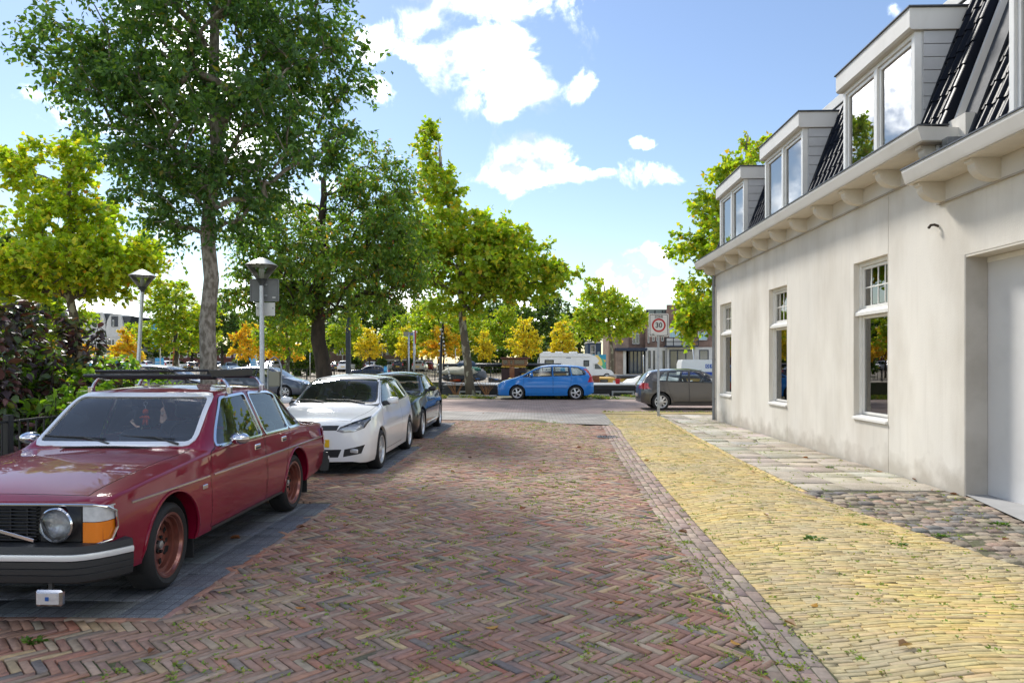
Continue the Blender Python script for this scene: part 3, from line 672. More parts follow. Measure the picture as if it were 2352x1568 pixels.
# --- dormers
DX = WX+.005; DZ0, DZ1 = ZE+.19, 6.60
def dormer(hbx, y0, y1, dz=0, zt=DZ1):
    fx = DX; p = .085; z0, z1 = DZ0+dz, zt+dz; zf = z1-.30
    mb = MB()
    for y in (y0, y1-p): mb.box(fx, fx+.10, y, y+p, z0, zf, .005)
    mb.box(fx, fx+.098, (y0+y1)/2-.05, (y0+y1)/2+.05, z0+.06, zf-.07, .005); mb.box(fx, fx+.097, y0+p, y1-p, zf-.07, zf, .005); mb.box(fx-.03, fx+.097, y0+p, y1-p, z0, z0+.06, .005)
    d = hbx(mb, 'dormer', m_frame)
    for a, b in ((y0+p, (y0+y1)/2-.05), ((y0+y1)/2+.05, y1-p)):
        mb = MB(); s = .062; g = fx+.03; za, zb = z0+.062, zf-.072
        mb.box(g, g+.06, a+.003, a+s, za, zb, .006); mb.box(g, g+.06, b-s, b-.003, za, zb, .006); mb.box(g, g+.058, a+s, b-s, za, za+s, .006); mb.box(g, g+.058, a+s, b-s, zb-s, zb, .006)
        hbx(mb, 'sash', m_frame, d)
        mb = MB(); mb.add([(g+.03, a+s, za+s), (g+.03, b-s, za+s), (g+.03, b-s, zb-s), (g+.03, a+s, zb-s)], [(3, 2, 1, 0)]); hbx(mb, 'pane', m_pane2, d)
    mb = MB(); mb.box(fx+.112, fx+.12, y0+.06, y1-.06, z0, zf); hbx(mb, 'reflection_sheet', m_reflsheet, d)  # added white sheet behind the panes, stands in for their reflected cloud
    xb = roofx(z1, dz)+.12
    mb = MB(); mb.prism([(fx-.07, zf), (xb, zf), (xb, z1), (fx-.10, z1), (fx-.10, zf+.03)], 'y', y0-.055, y1+.055); hbx(mb, 'dormer_fascia', m_fascia, d)
    mb = MB(); mb.box(fx-.125, xb, y0-.085, y1+.085, z1+.001, z1+.028, .006); hbx(mb, 'dormer_roof', m_zinc, d)
    for s, yy in ((-1, y0), (1, y1)):                            # cheeks: corner post and weatherboards cut to the slope
        n = 9; h = (zf-z0)/n
        mb = MB(); q = (yy+.002, yy+.05) if s < 0 else (yy-.05, yy-.002); xt, xbm = roofx(zf, dz), roofx(z0, dz)
        mb.prism([(fx+.10, z0), (max(xbm+.02, fx+.11), z0), (xt+.06, zf), (fx+.10, zf)], 'y', q[0], q[1]); hbx(mb, 'cheek', m_board, d)
        for i in range(n):
            za, zb = z0+i*h, z0+(i+1)*h-.012; xa, xc = roofx(za, dz)+.03, roofx(zb, dz)+.03
            if xa < fx+.125: continue
            mb = MB(); t0, t1 = (yy-.022, yy) if s < 0 else (yy, yy+.022)
            mb.prism([(fx+.115, za), (xa, za), (xc, zb), (fx+.115, zb)], 'y', t0, t1); hbx(mb, 'board', m_board, d)
        mb = MB(); xx = [(roofx(z, dz), z) for z in np.linspace(z0, zf+.05, 6)]
        lead = [(x-.05, z-.02) for x, z in xx]+[(x+.14, z+.02) for x, z in xx[::-1]]
        mb.prism(lead, 'y', yy+s*.024, yy+s*.034); hbx(mb, 'flashing', m_lead, d)
    return d
for a, b in DR: dormer(hh, a, b)
def clear(y, v):
    z = RZ0+v*math.sin(slopeang)
    return not any(a-.06 < y < b+.06 for a, b in DR) or z > DZ1
strips = [(Y1E+.34, DR[0][0]-.04), (DR[0][1]+.04, DR[1][0]-.04), (DR[1][1]+.04, DR[2][0]-.04), (DR[2][1]+.04, YF+.1)]
for i, (a, b) in enumerate(strips):
    tiles(house, H0, a, b, 0, (lambda y, v: y < YF+.15-v*.36) if i == 3 else None)
# verge tiles down the near edge of the tiled slope
mb = MB(); sx, cx_ = math.sin(slopeang), math.cos(slopeang)
for r in range(7):
    v0, v1 = .02+r*TL-.03, .02+(r+1)*TL+.02
    P = lambda u, v, w: (RX0+v*cx_-w*sx, Y1E+.30+u, RZ0+v*sx+w*cx_)
    mq = MB()
    pr = [(-.08, -.10), (-.09, .02), (-.075, .055), (-.04, .07), (.0, .065), (.05, .045)]
    vs = [P(u, v0, w+.02) for u, w in pr]+[P(u, v1, w) for u, w in pr]; n = len(pr)
    mq.add(vs, [(n+i, n+i+1, i+1, i) for i in range(n-1)]); mq.add([P(u, v0, w+.02) for u, w in pr]+[P(u, v0, w) for u, w in pr], [(i, i+1, n+i+1, n+i) for i in range(n-1)])
    hh(mq, 'verge_tile', m_tile, angle=40)
mb = MB(); mb.box(RX1-.02, RX1+.25, Y1E+.3, DR[0][0]+7, RZ1-.04, RZ1+.16, .01); hh(mb, 'roof_edge', m_fascia)
# gutter stub, downpipes
mb = MB(); px_, py_ = WX-.05, YF-.14
mb.tube([(px_, py_, -.02), (px_, py_, ZE-.02)], .04, 12); hh(mb, 'downpipe', m_pipe, angle=40)
for z in (.6, 1.75, 2.7, 3.9): mb = MB(); mb.lathe([(.044, z), (.05, z), (.05, z+.03), (.044, z+.03)], 12, c=(px_, py_, 0)); mb.box(px_, WX+.01, py_-.01, py_+.01, z, z+.03); hh(mb, 'pipe_clip', m_pipe)
mb = MB(); hk = D(2155, 9.35, HZ(530, 9.35)); hy = wallY(2155)
mb.tube([(WX+.01, hy, hk.z), (WX-.05, hy, hk.z+.02), (WX-.08, hy+.03, hk.z+.02), (WX-.085, hy+.07, hk.z-.01)], .018, 6); hh(mb, 'wall_hook', mat('rusty_iron', (.06, .045, .035), .9, bump=.6, bscale=60))
# garage bay: jamb, lintel, panel
GZ1 = 2.99
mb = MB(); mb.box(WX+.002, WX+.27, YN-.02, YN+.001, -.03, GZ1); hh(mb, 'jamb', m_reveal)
mb = MB(); mb.box(WX, WX+.3, 2.2, YN-.0, GZ1, 3.85); hh(mb, 'lintel', m_render)
mb = MB(); mb.box(WX+.005, WX+.27, 2.2, YN-.021, GZ1-.03, GZ1-.001); hh(mb, 'lintel_soffit', m_soffit)
mb = MB(); mb.box(WX+.275, WX+.33, 2.2, YN-.012, .03, GZ1-.032); hh(mb, 'garage_panel', m_garage)
mb = MB(); mb.box(WX+.262, WX+.274, 2.2, YN-.022, GZ1-.10, GZ1-.032, .004); hh(mb, 'panel_trim', m_frame)
polysheet('garage_apron', [(WX+1, 1.0), (WX+1, YN), (WX, YN), (5.05, 7.15), (4.66, 5.42), (3.7, 1.0)], .03, mat('smooth_concrete', (.40, .395, .385), .7, col2=(.34, .335, .325), nscale=3, bump=.1, bscale=90))
# --- the neighbour: same eaves, one step lower
Y2 = wallY(2073, WX-.46); ZE2 = 4.00
nb = thing('neighbour_house', 'lower neighbouring roof with white verge board, black tiles and gutter over the garage', 'house', (WX, 6, 0)); N0 = Vector((WX, 6, 0)); nn = HB(nb, N0)
eaves(nn, 1.5, Y2-.02, ZE2)
dz2 = ZE2-ZE
mb = MB(); mb.box(WX+.03, WX+.3, 2.2, YN-.01, 3.86, ZE2+.3); nn(mb, 'wall_head', m_render)
mb = MB(); mb.box(WX+.31, 12, 1.5, 1.8, 0, ZE2+.2); nn(mb, 'end_wall', m_render)
yv = Y1E+.02
d2 = wallY(2316); roofslab(nn, 1.5, yv+.05, dz2, False, [(d2-2.2, d2)])
tiles(nb, N0, 6.3, yv-.20, dz2)
mb = MB(); P = lambda v, w: (RX0+v*cx_-w*sx, RZ0+dz2+v*sx+w*cx_)                    # white verge board up the party line
mb.prism([P(-.05, -.06), P(slen+.1, -.06), P(slen+.1, .13), P(-.05, .13)], 'y', yv+.12, yv+.17); nn(mb, 'verge_board', m_fascia)
mb = MB(); mb.prism([P(0, .02), P(slen+.1, .02), P(slen+.1, .05), P(0, .05)], 'y', yv-.19, yv+.115); nn(mb, 'flashing', m_lead)
d2 = wallY(2316); dormer(nn, d2-2.2, d2, dz2-.02, 6.9)
mb = MB(); mb.box(WX-.2, WX+.0, Y1E-.14, Y1E-.02, ZE-.32, ZE-.0, .0); mb.tube([(WX-.12, Y1E+.16, ZE-.4), (WX-.12, Y1E+.16, ZE)], .06, 10); hh(mb, 'gutter_outlet', m_galv)
# ================================================================== cars
def pchip(xs, ys):
    xs = np.asarray(xs, float); ys = np.asarray(ys, float); h = np.diff(xs); d = np.diff(ys)/h; n = len(xs); m = np.zeros(n)
    for i in range(1, n-1):
        if d[i-1]*d[i] > 0: w1, w2 = 2*h[i]+h[i-1], h[i]+2*h[i-1]; m[i] = (w1+w2)/(w1/d[i-1]+w2/d[i])
    m[0], m[-1] = d[0], d[-1]
    def f(x):
        x = np.clip(x, xs[0], xs[-1]); i = int(np.clip(np.searchsorted(xs, x)-1, 0, n-2)); t = (x-xs[i])/h[i]
        return ((1+2*t)*(1-t)**2*ys[i]+t*(1-t)**2*h[i]*m[i]+t*t*(3-2*t)*ys[i+1]+t*t*(t-1)*h[i]*m[i+1])
    return f
def rpoly(pts, r=.04, k=3):
    """outline with rounded corners"""
    out = []; n = len(pts); P = [Vector(p) for p in pts]
    rs = r if hasattr(r, '__len__') else [r]*n
    for i in range(n):
        a, b, c = P[i-1], P[i], P[(i+1) % n]; q = min(rs[i], (a-b).length*.45, (c-b).length*.45)
        if q < .004: out.append(tuple(b)); continue
        p0, p2 = b+(a-b).normalized()*q, b+(c-b).normalized()*q
        for t in np.linspace(0, 1, k): out.append(tuple(p0*(1-t)**2+b*2*t*(1-t)+p2*t*t))
    return out
def grow(poly, g):
    n = len(poly); P = [Vector(p) for p in poly]; ar = sum(P[i].x*P[(i+1) % n].y-P[(i+1) % n].x*P[i].y for i in range(n)); s = 1 if ar > 0 else -1; out = []
    for i in range(n):
        e1, e2 = (P[i]-P[i-1]).normalized(), (P[(i+1) % n]-P[i]).normalized(); n1, n2 = Vector((e1.y, -e1.x))*s, Vector((e2.y, -e2.x))*s
        b = n1+n2; b = b/max(.35, b.dot(n1)) if b.length > 1e-6 else n1; out.append(tuple(P[i]+b*g))
    return out
def inpoly(poly, x, y):
    c = False; n = len(poly); j = n-1
    for i in range(n):
        xi, yi = poly[i]; xj, yj = poly[j]
        if (yi > y) != (yj > y) and x < (xj-xi)*(y-yi)/(yj-yi)+xi: c = not c
        j = i
    return c
KEYN = ('s', 'zb', 'zm', 'zs', 'zr', 'zt', 'wb', 'ws', 'wt', 'wr')
class Shell:
    """car body lofted from cross sections; s runs from the nose backwards, x = s0 - s points forward"""
    def __init__(S, keys, L, step=.06, bf=.08, br=.05, rc=.03, rd=.07, xo=None, dens=1.):
        S.L = L; S.x0 = L/2; ks = sorted(keys); S.s0, S.s1 = ks[0][0], ks[-1][0]
        S.fn = {n: pchip([k[0] for k in ks], [k[i] for k in ks]) for i, n in enumerate(KEYN) if i}
        S.rc, S.rd = rc, rd; S.n1 = max(4, int(8*dens)); S.n2 = max(3, int(6*dens)); S.n3 = max(4, int(8*dens)); S.na = 4 if dens >= 1 else 2
        st = sorted(set([round(k[0], 4) for k in ks]+[round(v, 4) for v in np.arange(S.s0, S.s1, step)])); st = [st[0]]+[b for a, b in zip(st, st[1:]) if b-a > step*.28]
        if st[-1] < S.s1: st[-1] = S.s1
        bm = S.bm = bmesh.new(); S.lay = bm.faces.layers.int.new('part'); rows = []
        for s in st:
            sec = S.section(s); n = len(sec)
            rows.append([bm.verts.new((S.x0-s, y, z)) for y, z in sec]+[bm.verts.new((S.x0-s, -y, z)) for y, z in sec[:-1]][::-1])
        S.nsec = n; m = len(rows[0])
        for a, b in zip(rows, rows[1:]):
            for j in range(m-1): S.face((a[j], a[j+1], b[j+1], b[j]))
        for row, sg, bulge in ((rows[0], 1, bf), (rows[-1], -1, br)):
            M = max(6, int(16*dens)); prev = None; w0 = max(abs(v.co.y) for v in row)
            for i in range(n):
                a, b = row[i], row[m-1-i]
                if i == n-1: cur = [a]
                else:
                    w = a.co.y; cur = [a]+[bm.verts.new((a.co.x+sg*bulge*(1-(1-2*j/M)**2)*(w/w0)**2, w*(1-2*j/M), a.co.z)) for j in range(1, M)]+[b]
                if prev is not None:
                    for j in range(M):
                        if len(cur) == 1: f = (prev[j], prev[j+1], cur[0])
                        else: f = (prev[j], prev[j+1], cur[j+1], cur[j])
                        S.face(f if sg < 0 else f[::-1])
                prev = cur
        bmesh.ops.remove_doubles(bm, verts=bm.verts, dist=1e-5); bmesh.ops.recalc_face_normals(bm, faces=bm.faces)
        c = sum((f.normal.dot(f.calc_center_median()-Vector((0, 0, .7)))*f.calc_area() for f in bm.faces))
        if c < 0: bmesh.ops.reverse_faces(bm, faces=bm.faces)
    def face(S, vs):
        vs = list(dict.fromkeys(vs))
        if len(vs) > 2:
            try: S.bm.faces.new(vs)
            except ValueError: pass
    def section(S, s):
        g = {k: float(f(s)) for k, f in S.fn.items()}
        side = pchip([g['zb'], g['zb']+.35*(g['zm']-g['zb']), g['zm'], g['zs']], [g['wb'], g['wb']+.8*(g['ws']-g['wb']), g['ws'], g['wt']])
        pts = [(side(z), z) for z in np.linspace(g['zb'], g['zs'], S.n1+1)[:-1]]
        C = Vector((g['wt'], g['zs'])); Dd = Vector((g['wr'], max(g['zr'], g['zs']+.004))); B = Vector(pts[-1])
        E = Vector((g['wr']*.6, g['zr']+(g['zt']-g['zr'])*.64))
        def fil(a, b, c, r):
            r1, r2 = min(r, (a-b).length*.45), min(r, (c-b).length*.45); p0, p2 = b+(a-b).normalized()*r1, b+(c-b).normalized()*r2
            return [tuple(p0*(1-t)**2+b*2*t*(1-t)+p2*t*t) for t in np.linspace(0, 1, S.na)]
        pts += fil(B, C, Dd, S.rc); f2 = fil(C, Dd, E, S.rd); a = Vector(pts[-1]); b = Vector(f2[0])
        pts += [tuple(a.lerp(b, i/S.n2)) for i in range(1, S.n2)]+f2
        y0 = f2[-1][0]; z0 = f2[-1][1]
        for i in range(1, S.n3+1): t = i/S.n3; pts.append((y0*(1-t), z0+(g['zt']-z0)*(1-(1-t)**2)))
        pts[-1] = (0., pts[-1][1]); return pts
    def side_y(S, x, z):
        sec = S.section(S.x0-x); best = 0
        for (y0, z0), (y1, z1) in zip(sec, sec[1:]):
            if min(z0, z1) <= z <= max(z0, z1) and abs(z1-z0) > 1e-6: best = max(best, y0+(y1-y0)*(z-z0)/(z1-z0))
        return best
    def X(S, s): return S.x0-s
    def cut(S, poly, axis, tagid, pred, only=None):
        """poly in (x,z) for axis 'y', (y,z) for 'x', (x,y) for 'z'"""
        bm = S.bm; i, j = {'y': (0, 2), 'x': (1, 2), 'z': (0, 1)}[axis]; lay = S.lay
        xs_ = [p[0] for p in poly]; ys_ = [p[1] for p in poly]; bb = (min(xs_)-1e-3, max(xs_)+1e-3, min(ys_)-1e-3, max(ys_)+1e-3)
        def near(f):
            a = [v.co[i] for v in f.verts]; b = [v.co[j] for v in f.verts]
            return max(a) > bb[0] and min(a) < bb[1] and max(b) > bb[2] and min(b) < bb[3]
        bm.normal_update()
        fs = [f for f in bm.faces if near(f) and (only is None or f[lay] in only) and pred(f.calc_center_median(), f.normal)]
        n = len(poly)
        for k in range(n):
            if not fs: return
            p, q = poly[k], poly[(k+1) % n]; co = [0, 0, 0]; co[i], co[j] = p; no = [0, 0, 0]; no[i], no[j] = (q[1]-p[1]), -(q[0]-p[0])
            if no[i]**2+no[j]**2 < 1e-12: continue
            es = set(); vs = set()
            for f in fs: es.update(f.edges); vs.update(f.verts)
            r = bmesh.ops.bisect_plane(bm, geom=fs+list(es)+list(vs), dist=2e-5, plane_co=co, plane_no=no)
            fs = [g for g in r['geom'] if isinstance(g, bmesh.types.BMFace)]
        for f in fs:
            if not f.is_valid: continue
            c = f.calc_center_median()
            if inpoly(poly, c[i], c[j]): f[lay] = tagid
    def drop(S, tagid, lip=.07, liptag=0):
        bm = S.bm; fs = [f for f in bm.faces if f[S.lay] == tagid]; bmesh.ops.delete(bm, geom=fs, context='FACES')
    def arch_lip(S, cx, cz, r, depth=.10):
        bm = S.bm; es = [e for e in bm.edges if e.is_boundary and all(abs(math.hypot(v.co.x-cx, v.co.z-cz)-r) < .02 for v in e.verts)]
        if not es: return
        ret = bmesh.ops.extrude_edge_only(bm, edges=es)
        for v in [g for g in ret['geom'] if isinstance(g, bmesh.types.BMVert)]: v.co.y -= math.copysign(depth, v.co.y)
    def emit(S, ids, name, m, parent, side=0, off=0., angle=38, thick=0.):
        """the faces carrying one of ids become an object; side +1/-1 keeps only that half"""
        ids = ids if isinstance(ids, (set, list, tuple)) else {ids}
        fs = [f for f in S.bm.faces if f[S.lay] in ids and (side == 0 or f.calc_center_median().y*side > 0)]
        if not fs: return None
        idx = {}; V = []; Nn = []; FF = []
        for f in fs:
            q = []
            for v in f.verts:
                if v.index not in idx or True:
                    k = id(v) if False else v
                    if k not in idx: idx[k] = len(V); V.append(v.co.copy()); Nn.append(v.normal.copy())
                q.append(idx[k])
            FF.append(q)
        if off: V = [p+n*off for p, n in zip(V, Nn)]
        if thick:
            n = len(V); V = V+[p-nn*thick for p, nn in zip(V, Nn)]; cnt = {}
            for q in FF:
                for a, b in zip(q, q[1:]+q[:1]): cnt[(a, b)] = 1
            FF = FF+[[b, a, a+n, b+n] for (a, b) in cnt if (b, a) not in cnt]
        mb = MB(); mb.v = [tuple(p) for p in V]; mb.f = [tuple(q) for q in FF]; mb.m = [0]*len(FF)
        return mb.build(name, m, parent, angle=angle)
m_glass = glassmat('car_glass', (.82, .88, .86), 1.8, refl_haze=.02)
m_glassd = glassmat('privacy_glass', (.20, .23, .24), 1.62)
m_seam = mat('shut_line', (.008, .008, .009), .8)
m_plast = mat('black_plastic', (.018, .019, .021), .5, bump=.15, bscale=180)
m_int = mat('dark_upholstery', (.10, .104, .11), .85)
m_lens = glassmat('clear_lens', (.92, .93, .94), 1.5)
m_refl = mat('lamp_reflector', (.62, .63, .65), .22, .45, bump=.5, bscale=30)
m_red = mat('red_lens', (.42, .012, .014), .15, spec=.6, coat=.6)
m_amber = mat('amber_lens', (.75, .20, .012), .2, coat=.6)
m_alloy = mat('silver_alloy', (.62, .63, .65), .32, .6)
m_plate = mat('yellow_plate', (.80, .50, .02), .4, col2=(.62, .37, .02), nscale=14)
m_dark = mat('wheel_housing', (.006, .006, .007), .95)
def paint(name, c, metal=.0, rough=.32, c2=None):
    return mat(name, c, rough, metal, coat=1., col2=c2, nscale=1.2, spec=.2)
def wheelmeshes(Rw, Rr, wd, style, rim_m):
    """tyre and rim meshes about the y axis; the outside looks to +y"""
    h = wd/2
    prof = [(Rr-.012, -h*.8), (Rr+.006, -h*.92), (Rr+.02, -h), ((Rr+Rw)/2, -h*1.06), (Rw-.02, -h*.96), (Rw-.004, -h*.78), (Rw, -h*.4), (Rw, h*.4), (Rw-.004, h*.78), (Rw-.02, h*.96), ((Rr+Rw)/2, h*1.06), (Rr+.02, h), (Rr+.006, h*.92), (Rr-.012, h*.8)]
    t = MB(); t.lathe(prof, 40, 'y')
    for w in (-.45, -.15, .15, .45): t.lathe([(Rw+.0015, h*w-.006), (Rw-.006, h*w-.006), (Rw-.006, h*w+.006), (Rw+.0015, h*w+.006)], 40, 'y') if False else None
    tm = t.mesh('wheel', m_rubber, angle=40)
    r = MB()
    if style == 'steel':                                                       # deep dish bronze steel wheel with stepped lip
        r.lathe([(Rr-.004, h*.86), (Rr+.008, h*.90), (Rr+.004, h*.95), (Rr-.012, h*.93), (Rr-.022, h*.72), (Rr-.028, h*.70), (Rr-.034, h*.40), (Rr-.058, h*.36), (Rr-.064, h*.05), (Rr-.085, h*-.02), (Rr*.50, h*.02), (Rr*.44, h*.14), (Rr*.30, h*.16), (Rr*.27, h*.02), (0.001, h*.02)], 40, 'y')
        r.lathe([(Rr-.01, -h*.8), (Rr-.04, -h*.4), (Rr-.07, h*.0)], 40, 'y')
        for i in range(10):
            a = 2*math.pi*i/10; c, s = math.cos(a)*Rr*.60, math.sin(a)*Rr*.60
            M = Matrix.Translation((c, h*.02, s)) @ Matrix.Rotation(-a, 4, 'Y')
            r.box(-.020, .020, -.004, .004, -.014, .014, .0, 1, M)
        for i in range(5):
            a = 2*math.pi*(i+.5)/5; r.lathe([(.013, h*.16), (.013, h*.30), (.0, h*.32)], 6, 'y', (math.cos(a)*.054, 0, math.sin(a)*.054), 1)
        r.lathe([(.03, h*.02), (.03, h*.34), (.024, h*.38), (.0, h*.38)], 16, 'y', (0, 0, 0), 2)
    else:
        r.lathe([(Rr-.002, h*.86), (Rr+.004, h*.93), (Rr-.006, h*.95), (Rr-.018, h*.88), (Rr-.03, h*.45), (Rr-.04, -h*.6)], 36, 'y')
        r.lathe([(Rr-.045, -h*.1), (0.001, -h*.1)], 24, 'y', mi=1)
        n, dbl, w0 = {'ten': (5, True, .026), 'seven': (7, True, .020), 'six': (6, True, .022), 'blade': (7, False, .034), 'cover': (8, True, .03)}[style]
        for i in range(n):
            for sd in ((-1, 1) if dbl else (0,)):
                a = 2*math.pi*i/n+sd*.5/n*1.15; M = Matrix.Rotation(-a, 4, 'Y'); b, c = Rr*.16, Rr-.012
                t0, t1 = w0*.62, w0*.62
                vs = [(b, h*.82, -t0), (c, h*.66, -t1), (c, h*.66, t1), (b, h*.82, t0), (b, h*.45, -t0*1.3), (c, h*.30, -t1*1.3), (c, h*.30, t1*1.3), (b, h*.45, t0*1.3)]
                r.add([M @ Vector(v) for v in vs], [(3, 2, 1, 0), (0, 1, 5, 4), (1, 2, 6, 5), (2, 3, 7, 6), (3, 0, 4, 7)][0:5])
        r.lathe([(Rr*.30, h*.40), (Rr*.28, h*.78), (Rr*.2, h*.86), (.034, h*.86), (.03, h*.90), (.0, h*.90)], 20, 'y')
    rm = r.mesh('rim', [rim_m, m_dark if style == 'steel' else m_dark, m_galv], angle=35)
    return tm, rm
def add_wheels(root, S, sf, sr, Rw, Rr, wd, track, style, rim_m, steer=0.):
    tm, rm = wheelmeshes(Rw, Rr, wd, style, rim_m)
    for s, st in ((sf, steer), (sr, 0.)):
        for sd in (-1, 1):
            w = link('wheel', tm, root, (S.X(s), sd*track, Rw-.004), (0, 0, (0 if sd > 0 else math.pi)+st)); link('rim', rm, w)
    for s in (sf, sr):
        for sd in (-1, 1):
            mb = MB(); r = Rw+.05; n = 16; y0, y1 = sd*(track-wd/2-.10), sd*(track+wd/2-.045)
            vs = [(S.X(s)+r*math.cos(a), y, Rw+r*math.sin(a)) for y in (y0, y1) for a in np.linspace(-.35, math.pi+.35, n+1)]
            mb.add(vs, [(i, i+1, n+2+i, n+1+i) for i in range(n)]+[tuple(range(n+1))]); mb.build('wheel_housing', m_dark, root)
def seat(mb, x, y, z, w=.25, rear=False):
    M = Matrix.Translation((x, y, z))
    mb.box(-.25, .25, -w, w, 0, .16, .05, M=M)
    M2 = M @ Matrix.Translation((-.22, 0, .10)) @ Matrix.Rotation(R(-16), 4, 'Y'); mb.box(-.06, .07, -w*.95, w*.95, 0, .56, .05, M=M2)
    mb.box(-.045, .045, -w*.52, w*.52, .60, .78, .04, M=M2); mb.tube([M2 @ Vector((0, -w*.2, .5)), M2 @ Vector((0, -w*.2, .62))], .008, 6); mb.tube([M2 @ Vector((0, w*.2, .5)), M2 @ Vector((0, w*.2, .62))], .008, 6)
def interior(root, S, s_dash, z_belt, s_front, s_rear, w, zf=.28, wheel_side=1):
    for sd in (-1, 1):
        mb = MB(); seat(mb, S.X(s_front), sd*w*.48, zf); mb.build('front_seat', m_int, root, angle=40)
        if s_rear: mb = MB(); seat(mb, S.X(s_rear), sd*w*.46, zf+.02, .29); mb.build('rear_seat', m_int, root, angle=40)
    mb = MB(); x = S.X(s_dash); mb.prism([(x, zf+.1), (x, z_belt-.03), (x-.16, z_belt-.015), (x-.42, z_belt-.06), (x-.46, z_belt-.2), (x-.40, zf+.1)], 'y', -w*.94, w*.94); mb.build('dashboard', m_int, root)
    mb = MB(); c = Vector((x-.56, wheel_side*w*.48, z_belt-.02)); ax = Matrix.Translation(c) @ Matrix.Rotation(R(-65), 4, 'Y')
    mb.tube([ax @ Vector((.185*math.cos(a), .185*math.sin(a), 0)) for a in np.linspace(0, 2*math.pi, 25)], .014, 6, False); mb.box(-.05, .05, -.17, .17, -.03, -.005, .01, M=ax)
    mb.tube([c, (x-.3, c.y, z_belt-.2)], .03, 8); mb.build('steering_wheel', m_plast, root, angle=40)
    mb = MB(); mb.box(S.X(S.s1-.35), S.X(S.s0+.55), -w*.92, w*.92, zf-.12, zf-.08); mb.build('floor', m_dark, root)
def mirror_part(root, S, x, z, m, ln=.17, h=.12):
    for sd in (-1, 1):
        y = S.side_y(x, z)-.01; mb = MB(); prof = []
        for t, k in ((0, .55), (.25, .86), (.6, 1.), (.88, .9), (1, .62)):
            prof.append((t, k))
        n = 12; vs = []
        for t, k in prof:
            for i in range(n):
                a = 2*math.pi*i/n; e = .62
                cx_, sz_ = math.copysign(abs(math.cos(a))**e, math.cos(a)), math.copysign(abs(math.sin(a))**e, math.sin(a))
                vs.append((x-.03+cx_*.062*k+(.03 if cx_ > 0 else 0)*k, sd*(y+.06+t*ln), z+.055+sz_*h*.5*k))
        fs = [(i*n+j, i*n+(j+1) % n, (i+1)*n+(j+1) % n, (i+1)*n+j) for i in range(len(prof)-1) for j in range(n)]+[tuple(range(n))[::-1], tuple((len(prof)-1)*n+j for j in range(n))]
        if sd < 0: fs = [f[::-1] for f in fs]
        mb.add(vs, fs); o = mb.build('side_mirror', m, root, angle=50)
        mb = MB(); mb.box(x-.10, x-.092, sd*(y+.075), sd*(y+.06+ln*.93), z+.012, z+.10, .002); mb.build('mirror_glass', m_chrome, o)
        mb = MB(); mb.prism([(x+.03, z-.02), (x-.05, z-.02), (x-.03, z+.05), (x+.02, z+.05)], 'y', sd*(y-.01), sd*(y+.09)); mb.build('mirror_arm', m_plast, o)
def arcpoly(cx, cz, r, n=26, zlow=None):
    p = [(cx+r*math.cos(a), cz+r*math.sin(a)) for a in np.linspace(R(-12), R(192), n)]
    zl = zlow if zlow is not None else .0
    return [(cx+r, zl)]+p+[(cx-r, zl)] if False else p[:]+[(cx-r*.98, zl), (cx+r*.98, zl)]
SIDE = lambda c, n: abs(n.y) > .25
def handles(root, S, pts, m):
    for x, z in pts:
        for sd in (-1, 1):
            y = S.side_y(x, z); mb = MB(); mb.box(x-.09, x+.09, sd*(y-.005), sd*(y+.028), z-.014, z+.014, .010); mb.build('door_handle', m, root)
def strip(root, S, name, m, x0, x1, zfn, h=.02, t=.012, inset=.004, step=.12):
    xs_ = np.linspace(x0, x1, max(3, int(abs(x1-x0)/step)))
    for sd in (-1, 1):
        mb = MB(); vs = []
        for x in xs_:
            z = zfn(x); y = S.side_y(x, z)
            vs += [(x, sd*(y-inset), z-h/2), (x, sd*(y+t), z-h*.35), (x, sd*(y+t), z+h*.35), (x, sd*(y-inset), z+h/2)]
        k = len(xs_); fs = [(4*i+j, 4*i+j+1, 4*i+4+j+1, 4*i+4+j) for i in range(k-1) for j in range(3)]+[(0, 1, 2, 3)[::-1], (4*k-4, 4*k-3, 4*k-2, 4*k-1)]
        if (sd > 0) == (x1 > x0): fs = [f[::-1] for f in fs]
        mb.add(vs, fs); mb.build(name, m, root)
def underside(root, S, z=.19, w=.68):
    mb = MB(); mb.box(S.X(S.s1-.25), S.X(S.s0+.2), -w, w, z, z+.12); mb.build('underbody', m_dark, root)
def wipers(root, S, s, z, spec):
    for y0, y1, dz in spec:
        mb = MB(); x = S.X(s); mb.tube([(x, y0, z), (x-.08, y0+(y1-y0)*.5, z+.045+dz), (x-.10, y1, z+.05+dz)], [.010, .008, .006], 6)
        mb.tube([(x-.055, y0+(y1-y0)*.12, z+.035+dz), (x-.115, y1+(y1-y0)*.2, z+.055+dz)], .007, 5); mb.build('wiper', m_plast, root)
def platebox(root, x, y, z, m=None, rx=0, w=.26, h=.055):
    mb = MB(); mb.box(x-.006, x+.006, y-w, y+w, z-h, z+h, .003, M=None); mb.build('number_plate', m or m_plate, root)
